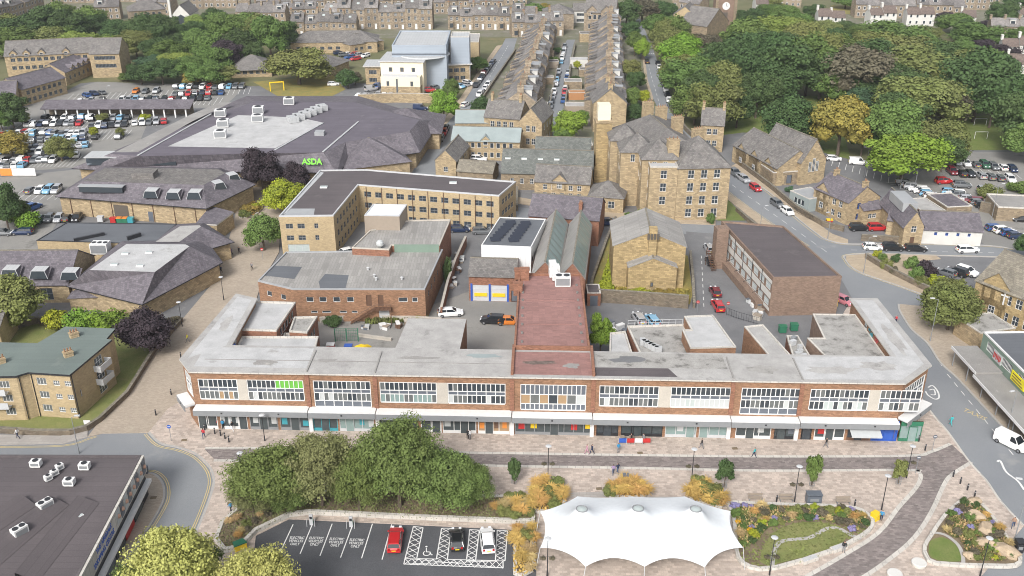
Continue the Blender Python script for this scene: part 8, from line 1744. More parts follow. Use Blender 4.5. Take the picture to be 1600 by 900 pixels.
for q, s_, lb in zip([(60.25, 104.15), (59.18, 101.26), (59.41, 98.6), (58.27, 95.81), (60.15, 94.4), (55.49, 93.7), (1.28, 97.99), (1.42, 95.93)], (1.1, 1.2, 1.3, 1.2, 1.5, .8, .9, .8), ('pale boulder at the top of the triangular bed', 'tan boulder above the lavender in the triangular bed', 'tan boulder in the middle of the triangular bed', 'tan boulder beside the lamp in the triangular bed', 'largest tan boulder at the right of the triangular bed', 'flat grey boulder low in the triangular bed', 'upper pale boulder in the bed beside the car park', 'lower pale boulder in the bed beside the car park')): boulder(q, s_, lb)
# tree bed behind the electric bays
b3p, t3_ = bed([(-36.85, 96.77), (-36.99, 100.23), (-35.69, 102.82), (-33.48, 104.69), (-28.08, 106.33), (-20.54, 107.17), (-9.38, 106.61), (-3.38, 105.51), (2.88, 105.64), (2.93, 100.23), (0, 100.23), (-12.29, 101), (-20.58, 101.64), (-26.25, 102.03), (-28.62, 101.51), (-32.01, 98.48), (-33.28, 95.22), (-35.17, 94.63)], 'long raised bed with trees and low white wall behind the electric bays', smooth=1, kh=.6)
cover(b3p, 9000, 'leaf_near_olive', h=.4, w_=.13); cover(b3p, 5000, 'leaf_bronze', h=.3, w_=.13)
plants([(-2.7, 105.1), (2.53, 105.1), (2.62, 100.87), (0, 100.87), (-2.06, 102.03)], 12, ['tussock', 'tussock', 'pale', 'olive'], 'in bed left of canopy', 1.0, 1.4); plants([(-36.32, 102.03), (-33.45, 103.88), (-30.28, 104.69), (-29.05, 102.82), (-32.41, 99.48), (-33.93, 96.53), (-35.33, 95.81)], 14, ['pale', 'tussock', 'olive', 'bronze'], 'in round end of tree bed', .6, 1.0)
b5p, t5_ = bed([(0.16, 99.48), (2.92, 99.48), (2.93, 93.02), (2.44, 91.22), (1.13, 90.23), (0.15, 90.78)], 'narrow bed of golden grass and rocks beside the disabled bays', smooth=1); plants(b5p, 11, ['tussock', 'tussock', 'olive', 'pale'], 'in bed beside disabled bays', 1.0, 1.4); cover(b5p, 700, 'straw', h=.4)
for pts, lb, n in (([(2.32, 102.82), (2.22, 106.61), (3.29, 108.72), (5.21, 109.15), (6.54, 108.01), (7.02, 105.51), (6.74, 103.08), (4.13, 102.03)], 'left of canopy back edge', 11), ([(12.83, 105.23), (12.97, 107.73), (14.29, 108.87), (16.44, 108.72), (17.66, 107.45), (17.56, 105.23)], 'behind canopy centre', 8), ([(23.3, 105.23), (23.54, 107.73), (25.06, 108.58), (26.8, 107.73), (27.36, 105.23), (27.14, 102.82)], 'right of canopy back edge', 8)):
 P_, t_ = bed(pts, 'rounded stone planter of golden grass ' + lb, smooth=2, kh=.5); plants(P_, n + 4, ['tussock', 'tussock', 'tussock', 'olive'], lb, 1.1, 1.5, mind=.8); cover(P_, 500, 'straw', h=.5)
tag(MB().prism([(7.33, 106.61), (12.81, 106.89), (12.71, 105.78), (7.28, 105.51)], .1, .22).build('stage_step', 'pavement_grey'), kind='structure'); tag(MB().prism([(17.8, 105.78), (23.05, 105.78), (23.13, 105.23), (17.71, 105.1)], .1, .22).build('stage_step', 'pavement_grey'), kind='structure')
# paved street island bed
b6p, t6_ = bed([(-62.11, 208.82), (-63.49, 215.5), (-62.05, 219.42), (-59.51, 218.98), (-58.21, 214.64), (-59.1, 209.63)], 'oval shrub bed in the paved street', kw=.4, kh=.3); cover(b6p, 900, 'leaf_autumn')
cover([(15.08, 166.42), (17.57, 174.53), (20.22, 187.3), (21.61, 190.74), (19.31, 166.42)], 2600, 'leaf_lime', 'weeds', z=.05, h=.7, w_=.2); cover([(19.55, 166.42), (33.04, 164.76), (34.11, 169.82), (19.99, 170.98)], 3000, 'leaf_autumn', 'weeds', z=.05, h=.8, w_=.2); cover([(-26.32, 155.86), (-18.38, 156.61), (-18.04, 159.17), (-26.08, 158.39)], 1200, 'leaf_olive', 'weeds', z=.05, h=1.0, w_=.2)
# ---- street furniture
def lamp(base, h, label, arm=0.0, rz=0.0, basket=False, group='lamp posts', col='black_paint', double=False):
 t = thing('street_lamp', label, 'lamp post', (*base, .1), rz, group); p = MB().cyl(0, 0, 0, .9, .11, .09, 8).cyl(0, 0, .9, h, .065, .045, 8).build('post', col, t)
 if arm:
  MB().tube((0, 0, h - .05), (arm, 0, h + .25), .04).build('arm', col, t); MB().box(arm - .3, -.13, h + .2, arm + .45, .13, h + .34).build('lamp_head', 'grey_light', t)
 else: MB().cyl(0, 0, h, h + .22, .12, .42, 12).cyl(0, 0, h + .22, h + .3, .42, .2, 12).build('lamp_head', 'grey_light', t)
 if basket:
  for s_ in (-1, 1):
   b = MB().tube((0, 0, h * .55), (s_ * .55, 0, h * .55), .02).build('bracket', col, t); k = place('flower_basket', CR['bush'][0], t, (s_ * .55, 0, h * .55 - .55)); k.scale = (.38, .38, .3); k.material_slots[0].link = 'OBJECT'; k.material_slots[0].material = M['leaf_bronze']
for q, h_, lb, bk in (((4.87, 109.44), 5.4, 'slim black lamp post with flower baskets above the left golden planter', 1), ((24.27, 109.01), 5.2, 'slim black lamp post with flower baskets behind the canopy right peak', 1), ((37.13, 104.82), 5.4, 'slim black lamp post between the two right young trees', 1), ((47.98, 103.08), 5.2, 'slim black lamp post beside the yellow bag on the square', 0), ((53.76, 110.02), 5.0, 'slim black lamp post with baskets by the last young tree', 1), ((4.17, 90.56), 5.4, 'slim black lamp post in front of the canopy left edge', 1), ((55.41, 90.67), 5.4, 'slim black lamp post in the triangular bed', 0), ((30.5, 90.78), 5.4, 'slim black lamp post at the foot of the kidney bed', 1), ((-36.65, 110.02), 3.9, 'slim black lamp post by the left bollards', 0), ((-35.74, 118.99), 4.2, 'slim black lamp post in front of the parade left end', 0), ((-58.7, 155.11), 4.6, 'lamp post on the paved street by the copper tree', 0), ((-54.16, 165.87), 4.6, 'lamp post on the paved street beside the slate store', 0)):
 lamp(q, h_, lb, basket=bool(bk))
for q, h_, ar, rz, lb in (((62.26, 96.77), 9.0, 1.2, R(160), 'tall street lamp at the right edge of the square'), ((72.28, 149.56), 8.0, 1.0, R(180), 'tall street lamp on the right pavement'), ((70.19, 178.52), 7.6, 1.0, R(0), 'tall street lamp on the tan pavement at the junction'), ((89.99, 238.42), 7.6, .8, R(180), 'tall lamp behind the school hall'), ((95.44, 228.58), 5.5, .8, R(180), 'left of two lamps beside the bright green tree'), ((98.38, 227.16), 7.0, .8, R(0), 'right of two lamps beside the bright green tree'), ((107.14, 204.82), 9.5, .8, R(0), 'very tall lamp in the right car park'), ((-61.36, 115.93), 6.0, .8, R(0), 'tall lamp by the left road bend'), ((53.62, 197.2), 7.0, .9, R(20), 'lamp on the left pavement above the brown office'), ((68.27, 196.46), 6.0, .9, R(200), 'lamp in front of the villa wall'), ((73.04, 121.99), 6.5, .9, R(200), 'lamp beside the right-hand shop canopy'), ((-95.27, 304.9), 7, .8, 0, 'lamp in the upper left car park'), ((-127.89, 306.48), 7, .8, 0, 'lamp behind the parking canopy')):
 lamp(q, h_, lb, ar, rz, group='tall street lamps', col='grey_paint')
BOL = MB().cyl(0, 0, 0, .95, .11, .10, 10).cyl(0, 0, .95, 1.08, .10, .04, 10).mesh('post', 'black_paint'); BND = MB().cyl(0, 0, .8, .86, .115, .115, 10, cap=False).mesh('band', 'grey_light')
for i, (q, row) in enumerate([(q, 'left end of the parade front') for q in [(-45.24, 121.82), (-43.46, 120.81), (-42.48, 120.31), (-41.61, 119.48), (-40.83, 118.66)]] + [(q, 'curve of the left road') for q in [(-38.2, 114.06), (-37.71, 112.84), (-37.23, 111.64), (-36.61, 109.15), (-36.43, 107.73), (-36.26, 106.05), (-36.18, 104.42)]] + [(q, 'right road corner of the square') for q in [(60.25, 110.32), (60.55, 108.72), (60.91, 107.31), (61.19, 105.78)]] + [(q, 'back kerb of the kidney bed') for q in [(34.77, 104.82), (44.74, 103.88)]] + [(q, 'right end of the parade') for q in [(57.86, 119.48), (58.73, 118.82), (58.79, 116.56)]] + [(q, 'paved street corner') for q in [(-53.73, 125.83), (-53.28, 131.75), (-55.42, 143.66)]]):
 rows_ = BROW = globals().setdefault('BROW_', {}); k = rows_.get(row, 0); rows_[row] = k + 1
 t = thing('bollard', 'black bollard, %s of its row, %s' % (ORD[k], row), 'bollard', (*q, BZ), 0, 'black bollards'); place('post', BOL, t); place('band', BND, t)
def bin_(q, label, w_=.7, d_=.7, h=1.3, mat='panel_slate', rz=0):
 t = thing('litter_bin', label, 'bin', (*q, BZ), rz, 'litter bins'); MB().box(-w_ / 2, -d_ / 2, 0, w_ / 2, d_ / 2, h * .8).build('body', mat, t); MB().box(-w_ / 2 - .04, -d_ / 2 - .04, h * .92, w_ / 2 + .04, d_ / 2 + .04, h).box(-w_ / 2, -d_ / 2, h * .8, -w_ / 2 + .06, d_ / 2, h * .92).box(w_ / 2 - .06, -d_ / 2, h * .8, w_ / 2, d_ / 2, h * .92).box(-w_ / 2 + .06, d_ / 2 - .06, h * .8, w_ / 2 - .06, d_ / 2, h * .92).build('hood', mat, t); MB().box(-w_ * .3, -d_ / 2 - .02, h * .3, w_ * .3, -d_ / 2 - .001, h * .6).build('door_panel', 'grey_paint', t)
bin_((15.31, 108.72), 'dark litter bin behind the middle golden planter', .75, .75, 1.5); bin_((39.53, 104.69), 'wide blue-black double bin behind the kidney bed', 1.9, 1.0, 1.5); bin_((61.96, 95.1), 'black litter bin by the lamp at the right edge', .9, .9, 1.6, 'black_paint'); bin_((-50.23, 111.2), 'small bin beside the shopping centre', .5, .5, 1.1)
def bench(q, rz, label, mat='wood'):
 t = thing('bench', label, 'bench', (*q, BZ), rz, 'benches on the square')
 for k in range(4): MB().box(-.95, -.25 + k * .14, .42, .95, -.15 + k * .14, .47).build('seat_slat', mat, t)
 for k in range(3): MB().box(-.95, .30, .55 + k * .14, .95, .34, .65 + k * .14).build('back_slat', mat, t)
 for s_ in (-.8, .8): MB().box(s_ - .04, -.25, 0, s_ + .04, .30, .415).box(s_ - .04, .345, 0, s_ + .04, .39, .95).build('leg', 'grey_paint', t)
bench((36.07, 104.96), 0.0, 'slatted bench left of the double bin'); bench((43.4, 104.42), 0.0, 'slatted bench right of the double bin'); bench((32.05, 105.1), 0.0, 'slatted bench beside the canopy corner')
for q, lb in (((35.88, 93.24), 'pale stone seat slab on the lower edge of the kidney bed'), ((40.07, 95.34), 'pale stone seat slab where the kidney bed curves')):
 t = thing('stone_bench', lb, 'seat', (*q, BZ), .42); MB().box(-1.1, -.4, 0, 1.1, .4, .45).build('slab', 'kerb_pale', t); MB().box(-1.0, -.3, .451, 1.0, .3, .5).build('seat_top', 'felt_white', t)
for q, lb in (((48.85, 92.56), 'round white stone seat below the triangular bed'), ((45.26, 90.67), 'round white stone seat cut by the bottom edge')):
 t = thing('stone_bench', lb, 'seat', (*q, BZ)); MB().cyl(0, 0, 0, .38, .85, .85, 20).build('drum', 'kerb_pale', t); MB().cyl(0, 0, .38, .46, .9, .82, 20).build('seat_top', 'render_white', t)
for q, lb in (((-25.5, 100.23), 'left electric charging post at the bay wall'), ((-20.39, 99.85), 'right electric charging post at the bay wall')):
 t = thing('charging_post', lb, 'charger', (*q, .06), 0, 'electric charging posts'); MB().box(-.22, -.16, 0, .22, .16, 1.55).build('cabinet', 'grey_light', t); MB().box(-.16, -.18, .95, .16, -.161, 1.35).build('screen', 'black_paint', t); MB().tube((.22, -.1, 1.1), (.3, -.25, .5), .03).build('cable', 'green_paint', t)
 for s_ in (-.5, .5): MB().tube((s_, -.45, 0), (s_, -.45, .9), .04).tube((s_, -.45, .9), (s_, .1, .9), .04).build('guard_rail', 'grey_light', t)
for q, lb, s_ in (((-33.45, 95.57), 'yellow and green grit bin at the round end of the tree bed', 1.1), ((46.54, 101.26), 'bright yellow bag beside the kidney bed', .8)):
 t = thing('grit_bin', lb, 'bin', (*q, BZ), .6); MB().prism([(-.7 * s_, -.45), (.7 * s_, -.45), (.6 * s_, .45), (-.6 * s_, .45)], 0, .8).build('box', 'yellow_paint', t); MB().prism([(-.75 * s_, -.5), (.75 * s_, -.5), (.6 * s_, .5), (-.6 * s_, .5)], .801, .95).build('lid', 'green_paint' if s_ > 1 else 'yellow_paint', t)
GRD = [('first', (0.26, 108.72)), ('second', (28.46, 107.87)), ('third', (40.32, 108.15)), ('fourth', (52.11, 108.58))]
for w_, q in GRD:
 t = thing('tree_guard', 'round metal guard of the %s young tree from the left' % w_, 'tree guard', (*q, BZ), 0, 'tree guards'); 
 for k in range(8): a = k * math.pi / 4; MB().tube((.33 * math.cos(a), .33 * math.sin(a), 0), (.36 * math.cos(a), .36 * math.sin(a), 1.3), .02, n=4).build('bar', 'grey_paint', t)
 for z_ in (.3, 1.25): ribbon([(.35 * math.cos(k * .524), .35 * math.sin(k * .524)) for k in range(12)], .03, z_, 'hoop', 'grey_paint', t, h=.04, closed=True)
def sign(q, label, h=2.4, disc='red_paint', w_=.6, round_=True, rz=0.0):
 t = thing('road_sign', label, 'sign', (*q, .1), rz, 'road signs'); MB().cyl(0, 0, 0, h, .04, .04, 6).build('post', 'grey_paint', t)
 if round_: o = MB().cyl(0, 0, 0, .04, w_ / 2, n=14).build('plate', disc, t, loc=(0, -.05, h - .1)); o.rotation_euler = (R(90), 0, 0); MB().box(-w_ * .32, -.1, h - .15, w_ * .32, -.095, h - .05).build('bar', 'white_paint', t)
 else: MB().box(-w_ / 2, -.08, h - .7, w_ / 2, -.045, h).build('plate', disc, t)
sign((-51.29, 185.29), 'red no-entry sign on the paved street by the offices'); sign((33.86, 160.47), 'red no-entry sign left of the narrow lane mouth'); sign((39.26, 159.95), 'red no-entry sign right of the narrow lane mouth'); sign((59.73, 116.41), 'small sign post at the parade corner', 2.6, 'panel_slate'); sign((55.36, 111.05), 'thin sign post beside the last young tree', 2.8, 'panel_slate'); sign((-62.74, 122.68), 'white notice board at the flats wall', 1.2, 'white_paint', 1.0, False); sign((-49.25, 118.99), 'parking sign on the left corner paving', 2.6, 'blue_paint')
hoard = thing('hoarding', 'red and white lettered hoarding at the left car park edge', 'sign', (*(-130.58, 238.93), 0)); MB().box(0, -.1, .3, 9, .1, 2.2).build('board', 'white_paint', hoard); MB().box(0, -.14, .31, 3, -.101, 2.19).build('red_panel', 'orange_paint', hoard)
# wire gates and clutter in the yard behind the parade
gt = thing('wire_gates', 'green wire mesh double gates in the yard behind the parade', 'gate', (*(-30.55, 149.56), 0), R(1))
for k in range(3): MB().box(k * 2.0 - .06, -.06, 0, k * 2.0 + .06, .06, 2.6).build('gate_post', 'green_paint', gt)
for k in range(2):
 m_ = MB()
 for z_ in (.3, .9, 1.5, 2.1, 2.5): m_.box(k * 2 + .08, -.02, z_, k * 2 + 1.92, .02, z_ + .05)
 for x_ in range(7): m_.box(k * 2 + .08 + x_ * .3, -.015, .1, k * 2 + .11 + x_ * .3, .015, 2.5)
 m_.build('gate_leaf', 'green_paint', gt)
for q, c1_, c2_, lb in (((-35.97, 149.56), 'yellow_paint', 'blue_paint', 'yellow and blue wheeled bin in the yard'), ((-27.64, 145.66), 'blue_paint', 'blue_paint', 'blue wheeled bin near the yellow sheet'), ((-30.75, 146.11), 'red_paint', 'white_paint', 'red wheeled bin behind the parade'), ((-89.65, 206), 'red_paint', 'red_paint', 'red wheeled bin behind the slate store'), ((-88.21, 206), 'green_paint', 'orange_paint', 'left green bin with orange lid behind the slate store'), ((-87.05, 206), 'green_paint', 'orange_paint', 'right green bin with orange lid behind the slate store'), ((-85.76, 206), 'teal_paint', 'teal_paint', 'teal wheeled bin behind the slate store'), ((-92.83, 206.8), 'grey_light', 'grey_light', 'round grey bin behind the slate store'), ((47.55, 152.9), 'green_paint', 'green_paint', 'left green bin behind the right wing'), ((49.76, 153.63), 'green_paint', 'green_paint', 'right green bin behind the right wing'), ((59.68, 163.4), 'yellow_paint', 'yellow_paint', 'yellow bin behind the brown office'), ((70.99, 204.82), 'red_paint', 'yellow_paint', 'red and yellow play bin by the villa')):
 t = thing('wheeled_bin', lb, 'bin', (*q, .06), 0, 'wheeled bins'); MB().prism([(-.6, -.45), (.6, -.45), (.65, .5), (-.65, .5)], .15, 1.2, bottom=True).build('body', c1_, t); MB().box(-.68, -.5, 1.201, .68, .55, 1.4).build('lid', c2_, t)
 for s_ in (-.45, .45): MB().box(s_ - .06, -.3, 0, s_ + .06, -.12, .15).build('wheel', 'rubber', t)
tp = thing('tarpaulin_heap', 'crumpled bright yellow sheeting heaped in the yard', 'tarpaulin', (*(-25.86, 146.11), .04)); m_ = MB(); r_ = random.Random(2); gx = [[(x_ * .55 - 1.6 + r_.uniform(-.12, .12), y_ * .5 - 1 + x_ * .12, max(.02, .85 * math.exp(-((x_ - 3) ** 2 + (y_ - 2) ** 2) / 6) + r_.uniform(-.25, .3))) for y_ in range(5)] for x_ in range(7)]
for i in range(6):
 for j in range(4): m_.face([gx[i][j], gx[i + 1][j], gx[i + 1][j + 1], gx[i][j + 1]])
m_.build('sheet', 'yellow_paint', tp); MB().box(-1.9, -1.3, 0, -.9, -.6, .5).build('bag', 'beige_bag', tp) if 'beige_bag' in M else None
# cafe tables inside a low barrier
cf = thing('cafe_barrier', 'low striped cafe barrier in front of the parade centre right', 'barrier', (*(15.38, 118.17), BZ))
for k in range(4): MB().box(k * 1.15, -.03, .25, k * 1.15 + 1.05, .03, .95).build('panel', ['blue_paint', 'red_paint', 'white_paint', 'red_paint'][k], cf); MB().cyl(k * 1.15 - .05, 0, 0, 1.0, .03).build('post', 'grey_light', cf)
for k, q in enumerate([(15.92, 118.99), (17.22, 118.99), (18.5, 118.82)]):
 t = thing('cafe_table', 'round cafe table, %s from left inside the barrier' % ORD[k], 'table', (*q, BZ), 0, 'cafe tables'); MB().cyl(0, 0, .7, .74, .4, n=12).build('top', 'wood', t); MB().cyl(0, 0, 0, .7, .04).cyl(0, 0, 0, .03, .25).build('leg', 'grey_paint', t)
# goal frames in the park
for q, lb in (((140.44, 287.03), 'far white goal frame on the park grass'), ((134.49, 272.85), 'near white goal frame on the park grass')):
 t = thing('goal_frame', lb, 'goal', (*q, .06), 0, 'goal frames'); MB().tube((-1.8, 0, 0), (-1.8, 0, 2), .06).build('post', 'white_paint', t); MB().tube((1.8, 0, 0), (1.8, 0, 2), .06).build('post', 'white_paint', t); MB().tube((-1.8, 0, 2), (1.8, 0, 2), .06).build('crossbar', 'white_paint', t)

# ================================================================ yards: walls, railings, sheds, heaps, bay lines
wall_thing([(-9.82, 192.85), (-11.37, 180.73), (-12.29, 170.11), (-12.77, 158.65)], 2.2, 'brick wall beside the littered lane right of the workshop', 'brick_red', .35)
wall_thing([(-34.46, 156.61), (-27.75, 157.88), (-18.43, 157.12), (-12.62, 156.36)], 1.1, 'low wall at the back of the yard behind the parade', 'concrete', .3)
wall_thing([(-26.83, 151.45), (-20.84, 149.79)], .5, 'short pale kerb wall beside the green gates', 'concrete', .3)
wall_thing([(23.5, 207.6), (20.37, 195), (15.81, 174.53), (14.4, 165.31)], 1.0, 'low stone wall left of the warehouse grass')
wall_thing([(1.25, 227.16), (1.19, 213.79)], 1.4, 'short stone wall at the end of the offices')
wall_thing([(52.06, 213.79), (53.41, 206.4), (54.65, 201.71)], 1.0, 'low stone wall below the four-storey block')
wall_thing([(-41.3, 248.47), (-32.97, 240.99), (-26.57, 243.09)], 1.0, 'low wall behind the offices by the supermarket wing')
def railings(pts, label, h=1.5, mat='black_paint'):
 t = thing('iron_railings', label, 'fence', (*pts[0], .05)); o = pts[0]
 for a, b in zip(pts, pts[1:]):
  n = max(2, int(dist(a, b) / .45)); A, B_ = (a[0] - o[0], a[1] - o[1]), (b[0] - o[0], b[1] - o[1])
  for k in range(n): q = lerp(A, B_, k / n); MB().tube((*q, 0), (*q, h), .025, n=4).build('railing_bar', mat, t)
  for z_ in (.2, h - .1): MB().tube((*A, z_), (*B_, z_), .03, n=4).build('rail', mat, t)
railings([(39.14, 159.95), (40.57, 158.39), (44.05, 155.86)], 'black iron railings beside the narrow lane mouth')
railings([(64.39, 215.5), (66.99, 209.63), (69.82, 203.26)], 'black railings in front of the pale green annex', 1.2)
sd = flatb('garden_shed', 'small dark-roofed shed beside the pink-roofed hall', rect((13.93, 163.67), (16.43, 163.67), 4.0), 2.6, 'brick_red', 'felt_dark', .1); sd.box('shed_door', *lerp(sd.p[0], sd.p[1], .5), .05, 2.1, 1.4, .08, 0, 'panel_slate')
yr = random.Random(4); mats_ = ['grey_light', 'wood', 'blind', 'panel_slate', 'concrete', 'brown_paint', 'white_paint']
WD = ['grey', 'timber', 'pale', 'slate-grey', 'concrete', 'brown', 'white']
for where, A, B_, n in (('in the littered lane by the brick wall', (-11.18, 187.3), (-12.04, 170.11), 16), ('in the yard beside the workshop steps', (-27.32, 154.86), (-17.12, 155.36), 10), ('in the yard below the retaining wall', (16.66, 156.61), (19.38, 152.9), 6), ('beside the brown office', (43.93, 165.87), (45.37, 156.61), 9), ('behind the chapel', (88.5, 213.79), (93.93, 210.45), 12)):
 for k in range(n):
  q = lerp(A, B_, (k + .5) / n); i = yr.randrange(7); t = thing('crate', '%s crate or box, %s along the clutter %s' % (WD[i], ORD[k], where), 'crate', (q[0] + yr.uniform(-1, 1), q[1] + yr.uniform(-1, 1), .05), yr.uniform(0, 3), 'clutter ' + where)
  l, w_, h = yr.uniform(.6, 1.5), yr.uniform(.5, 1.0), yr.uniform(.4, 1.1); MB().box(-l / 2, -w_ / 2, 0, l / 2, w_ / 2, h * .8).build('body', mats_[i], t); MB().box(-l / 2 - .04, -w_ / 2 - .04, h * .8 + .001, l / 2 + .04, w_ / 2 + .04, h).build('lid', yr.choice(mats_), t)
def bay_lines(a, b, n, ln, rz=None):
 ang = math.atan2(b[1] - a[1], b[0] - a[0]) + math.pi / 2 if rz is None else rz; mb = MB()
 for k in range(n + 1):
  q = lerp(a, b, k / n); ribbon([(q[0] - math.cos(ang) * ln / 2, q[1] - math.sin(ang) * ln / 2), (q[0] + math.cos(ang) * ln / 2, q[1] + math.sin(ang) * ln / 2)], .13, RZ + .03, '', 0, mb=mb)
 tag(mb.build('bay_line', 'line_white'), kind='structure')
for a, b, n in (((-146.6, 321.38), (-89.26, 330.22), 34), ((-142.49, 311.31), (-95.3, 316.27), 30), ((-147.93, 287.03), (-107.06, 291.32), 32), ((-147.29, 273.5), (-111.86, 277.44), 30), ((-141.96, 262.25), (-119.03, 267.15), 20), ((-137.91, 250.12), (-116.45, 251.79), 20), ((-120.2, 226.23), (-107.71, 226.23), 7)): bay_lines(a, b, n, 9.6)
for a, b, n, rz in (((83.91, 251.79), (96.57, 234.4), 10, 1.2), ((96.39, 233.9), (102.06, 219.86), 9, R(-12)), ((106.22, 227.16), (116.55, 205.61), 15, R(-12)), ((114.57, 246.29), (129.51, 239.44), 8, 1.5)): bay_lines(a, b, n, 5.0, rz)

# ================================================================ people
def body_mesh(pose):
 J = {}; E_ = []; rad = {}
 def j(n, p, r): J[n] = (len(J), p); rad[n] = r
 w_ = pose == 'walk'; sit = pose == 'sit'
 j('pel', (0, 0, .93), .135); j('sp', (0, .01, 1.12), .125); j('ch', (0, .0, 1.34), .15); j('nk', (0, .01, 1.49), .055); j('hd', (0, .03, 1.60), .095); j('tp', (0, .02, 1.70), .07)
 E_ += [('pel', 'sp'), ('sp', 'ch'), ('ch', 'nk'), ('nk', 'hd'), ('hd', 'tp')]
 for s_, n in ((-1, 'l'), (1, 'r')):
  f = s_ * (.26 if w_ else .04); a = -s_ * (.2 if w_ else .0)
  j(n + 'sh', (s_ * .17, 0, 1.41), .07); j(n + 'el', (s_ * .24, a * .6 - .03, 1.14), .048); j(n + 'wr', (s_ * .25, a + .1, .93), .035); j(n + 'ha', (s_ * .25, a + .14, .84), .03)
  E_ += [('ch', n + 'sh'), (n + 'sh', n + 'el'), (n + 'el', n + 'wr'), (n + 'wr', n + 'ha')]
  if sit: j(n + 'hp', (s_ * .09, .02, .88), .1); j(n + 'kn', (s_ * .11, .45, .88), .07); j(n + 'an', (s_ * .11, .5, .46), .045); j(n + 'to', (s_ * .11, .64, .42), .04)
  else: j(n + 'hp', (s_ * .09, 0, .87), .1); j(n + 'kn', (s_ * .10, f * .6 + .04, .49), .068); j(n + 'an', (s_ * .10, f * 1.2 - .03, .09), .042); j(n + 'to', (s_ * .10, f * 1.2 + .13, .035), .035)
  E_ += [('pel', n + 'hp'), (n + 'hp', n + 'kn'), (n + 'kn', n + 'an'), (n + 'an', n + 'to')]
 me = bpy.data.meshes.new('skeleton'); me.from_pydata([p for _, p in J.values()], [(J[a][0], J[b][0]) for a, b in E_], [])
 o = bpy.data.objects.new('skeleton', me); COL.objects.link(o); md = o.modifiers.new('s', 'SKIN'); sb = o.modifiers.new('d', 'SUBSURF'); sb.levels = 1; sb.render_levels = 1
 if not me.skin_vertices: me.skin_vertices.new() if hasattr(me.skin_vertices, 'new') else None
 bm = bmesh.new(); bm.from_mesh(me); lay = bm.verts.layers.skin.verify(); bm.verts.ensure_lookup_table()
 for n, (i, p) in J.items(): v = bm.verts[i][lay]; v.radius = (rad[n], rad[n]); v.use_root = (n == 'pel')
 bm.to_mesh(me); bm.free(); me.update()
 out = bpy.data.meshes.new_from_object(o.evaluated_get(bpy.context.evaluated_depsgraph_get())); bpy.data.objects.remove(o)
 out.name = 'figure'; out.materials.clear()
 for m_ in ('car_navy', 'car_grey', 'skin', 'shoe', 'hair'): out.materials.append(M[m_])
 zo = -.42 if sit else 0
 for p in out.polygons:
  c = p.center; x, y, z = c
  if z > 1.47: mi = 4 if (z > 1.64 or y < -.01) else 2
  elif z < .95 and abs(x) > .205 and z > .7: mi = 2
  elif z < (.5 if sit else .1): mi = 3
  elif z < .97 and abs(x) < .21: mi = 1
  else: mi = 0
  p.material_index = mi; p.use_smooth = True
 return out
FIG = {k: body_mesh(k) for k in ('stand', 'walk', 'sit')}
for nm, c_ in dict(cl_blue=(.03, .22, .42), cl_teal=(.05, .38, .40), cl_purple=(.28, .2, .36), cl_pink=(.55, .30, .38), cl_navy=(.02, .03, .07), cl_black=(.015, .015, .017), cl_red=(.45, .04, .05), cl_white=(.7, .7, .7), cl_brown=(.35, .22, .15), cl_jean=(.06, .09, .16), cl_yellow=(.7, .65, .05), cl_grey=(.2, .2, .21)).items(): paint(nm, c_, .8)
prn = random.Random(9)
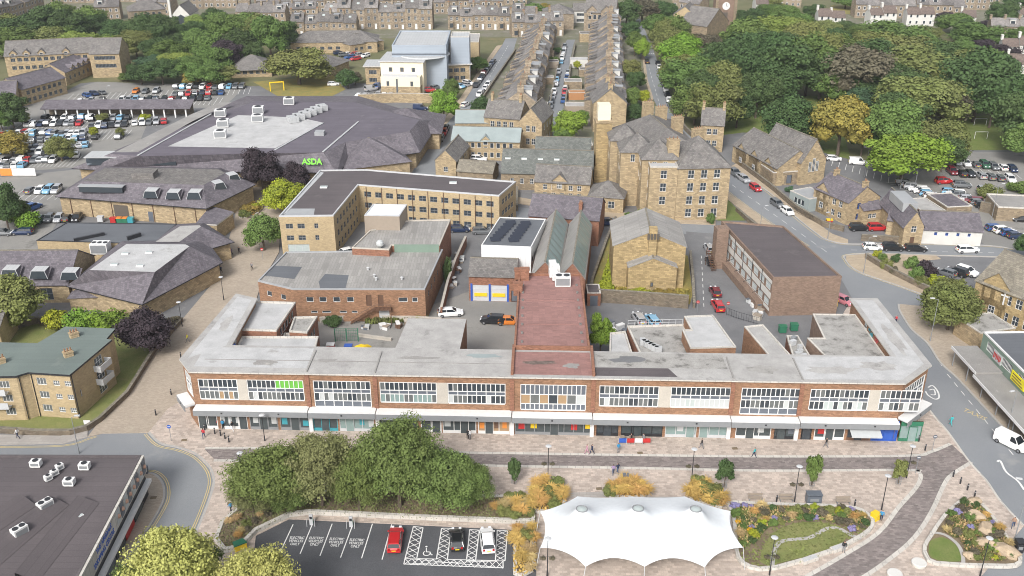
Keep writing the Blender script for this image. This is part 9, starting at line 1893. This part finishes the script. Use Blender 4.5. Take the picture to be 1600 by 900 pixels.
for q, pose, top, leg, rz, lb in (((-6.4, 119.31), 'stand', 'black', 'black', 0, 'person in black standing before the blue-fronted shop'), ((-6.03, 119.31), 'stand', 'white', 'grey', 1, 'person in white beside the one in black'), ((13.86, 110.76), 'walk', 'purple', 'jean', .3, 'person in purple walking beside a dark-clothed one above the canopy'), ((14.5, 111.05), 'walk', 'navy', 'jean', .3, 'person in dark coat walking beside the purple top'), ((10.6, 115.62), 'walk', 'pink', 'pink', 2, 'person in pink before the dark-fronted shops'), ((11.32, 115.62), 'walk', 'navy', 'navy', 2, 'person in navy beside the pink one'), ((15.07, 115.93), 'stand', 'blue', 'grey', 0, 'person in blue by the cafe barrier'), ((34.07, 114.84), 'walk', 'teal', 'navy', 1.57, 'person in turquoise striding along the sett roadway'), ((27.06, 117.04), 'walk', 'black', 'grey', 1.5, 'person in black before the pale glass shopfronts'), ((44.85, 117.2), 'walk', 'black', 'grey', 1.4, 'person in black before the white shopfront'), ((47.15, 100.87), 'stand', 'blue', 'navy', 3, 'person in blue at the lamp beside the yellow bag'),
          ((63.36, 99.48), 'walk', 'brown', 'jean', 2.6, 'person in brown on the pavement at the right edge'), ((65.05, 123.02), 'walk', 'teal', 'teal', .4, 'person in turquoise crossing the right road'), ((-36.29, 102.56), 'walk', 'blue', 'black', 1, 'person in blue beside the round end of the tree bed'), ((-71.68, 119.64), 'walk', 'white', 'navy', 1.3, 'person in white on the pavement below the left flats'), ((-44.72, 119.64), 'walk', 'red', 'jean', .4, 'person in red by the bollards at the parade left end'), ((-42.56, 121.99), 'stand', 'blue', 'black', 0, 'person in blue at the white-framed shop'), ((-43.4, 122.33), 'stand', 'red', 'black', 0, 'person in red at the parade left end shop'), ((-41.01, 121.48), 'walk', 'black', 'white', 1, 'person in black and white at the estate agent window'), ((68.63, 156.11), 'walk', 'red', 'navy', 2.6, 'person in red on the road beside the right wing'), ((-48.7, 100.87), 'stand', 'blue', 'navy', 2, 'person in blue outside the shopping centre'), ((-55.87, 149.09), 'walk', 'yellow', 'grey', 2, 'person in yellow on the paved street'),
          ((-57.96, 178.21), 'walk', 'navy', 'black', 3, 'person in dark clothes by the slate store corner'), ((-52.21, 179.78), 'walk', 'grey', 'black', 3, 'person in grey on the paved street'), ((-58.27, 187.3), 'walk', 'purple', 'black', 3, 'person in purple higher up the paved street'), ((-56.85, 187.98), 'walk', 'black', 'black', 3, 'person in black higher up the paved street'), ((17.15, 118.33), 'stand', 'black', 'grey', 1, 'person standing among the cafe tables'), ((18.9, 118.33), 'stand', 'grey', 'black', 2, 'person at the right cafe table')):
 t = thing('person', lb, 'person', (*q, BZ), rz + prn.uniform(-.3, .3), 'people on foot'); o = place('figure', FIG[pose], t)
 for i, m_ in enumerate(('cl_' + top, 'cl_' + leg)): o.material_slots[i].link = 'OBJECT'; o.material_slots[i].material = M[m_]
q = (40.7, 95.34); t = thing('person', 'person in dark clothes seated on the stone slab of the kidney bed', 'person', (q[0], q[1], BZ - .4), 2.8, 'people on foot'); o = place('figure', FIG['sit'], t)
for i, m_ in enumerate(('cl_black', 'cl_grey')): o.material_slots[i].link = 'OBJECT'; o.material_slots[i].material = M[m_]

# ================================================================ faint summer haze
hz = MB().box(-3100, -300, -1.0, 3100, 6100, 82.0).build('haze', 'line_white'); hz.data.materials.clear()
hm = bpy.data.materials.new('haze'); hm.use_nodes = True; hm.node_tree.nodes.clear(); ho = hm.node_tree.nodes.new('ShaderNodeOutputMaterial'); hv = hm.node_tree.nodes.new('ShaderNodeVolumePrincipled')
hv.inputs['Color'].default_value = (.86, .9, .96, 1); hv.inputs['Density'].default_value = .00014; hv.inputs['Anisotropy'].default_value = .2; hm.node_tree.links.new(hv.outputs[0], ho.inputs['Volume'])
hz.data.materials.append(hm); tag(hz, kind='stuff')
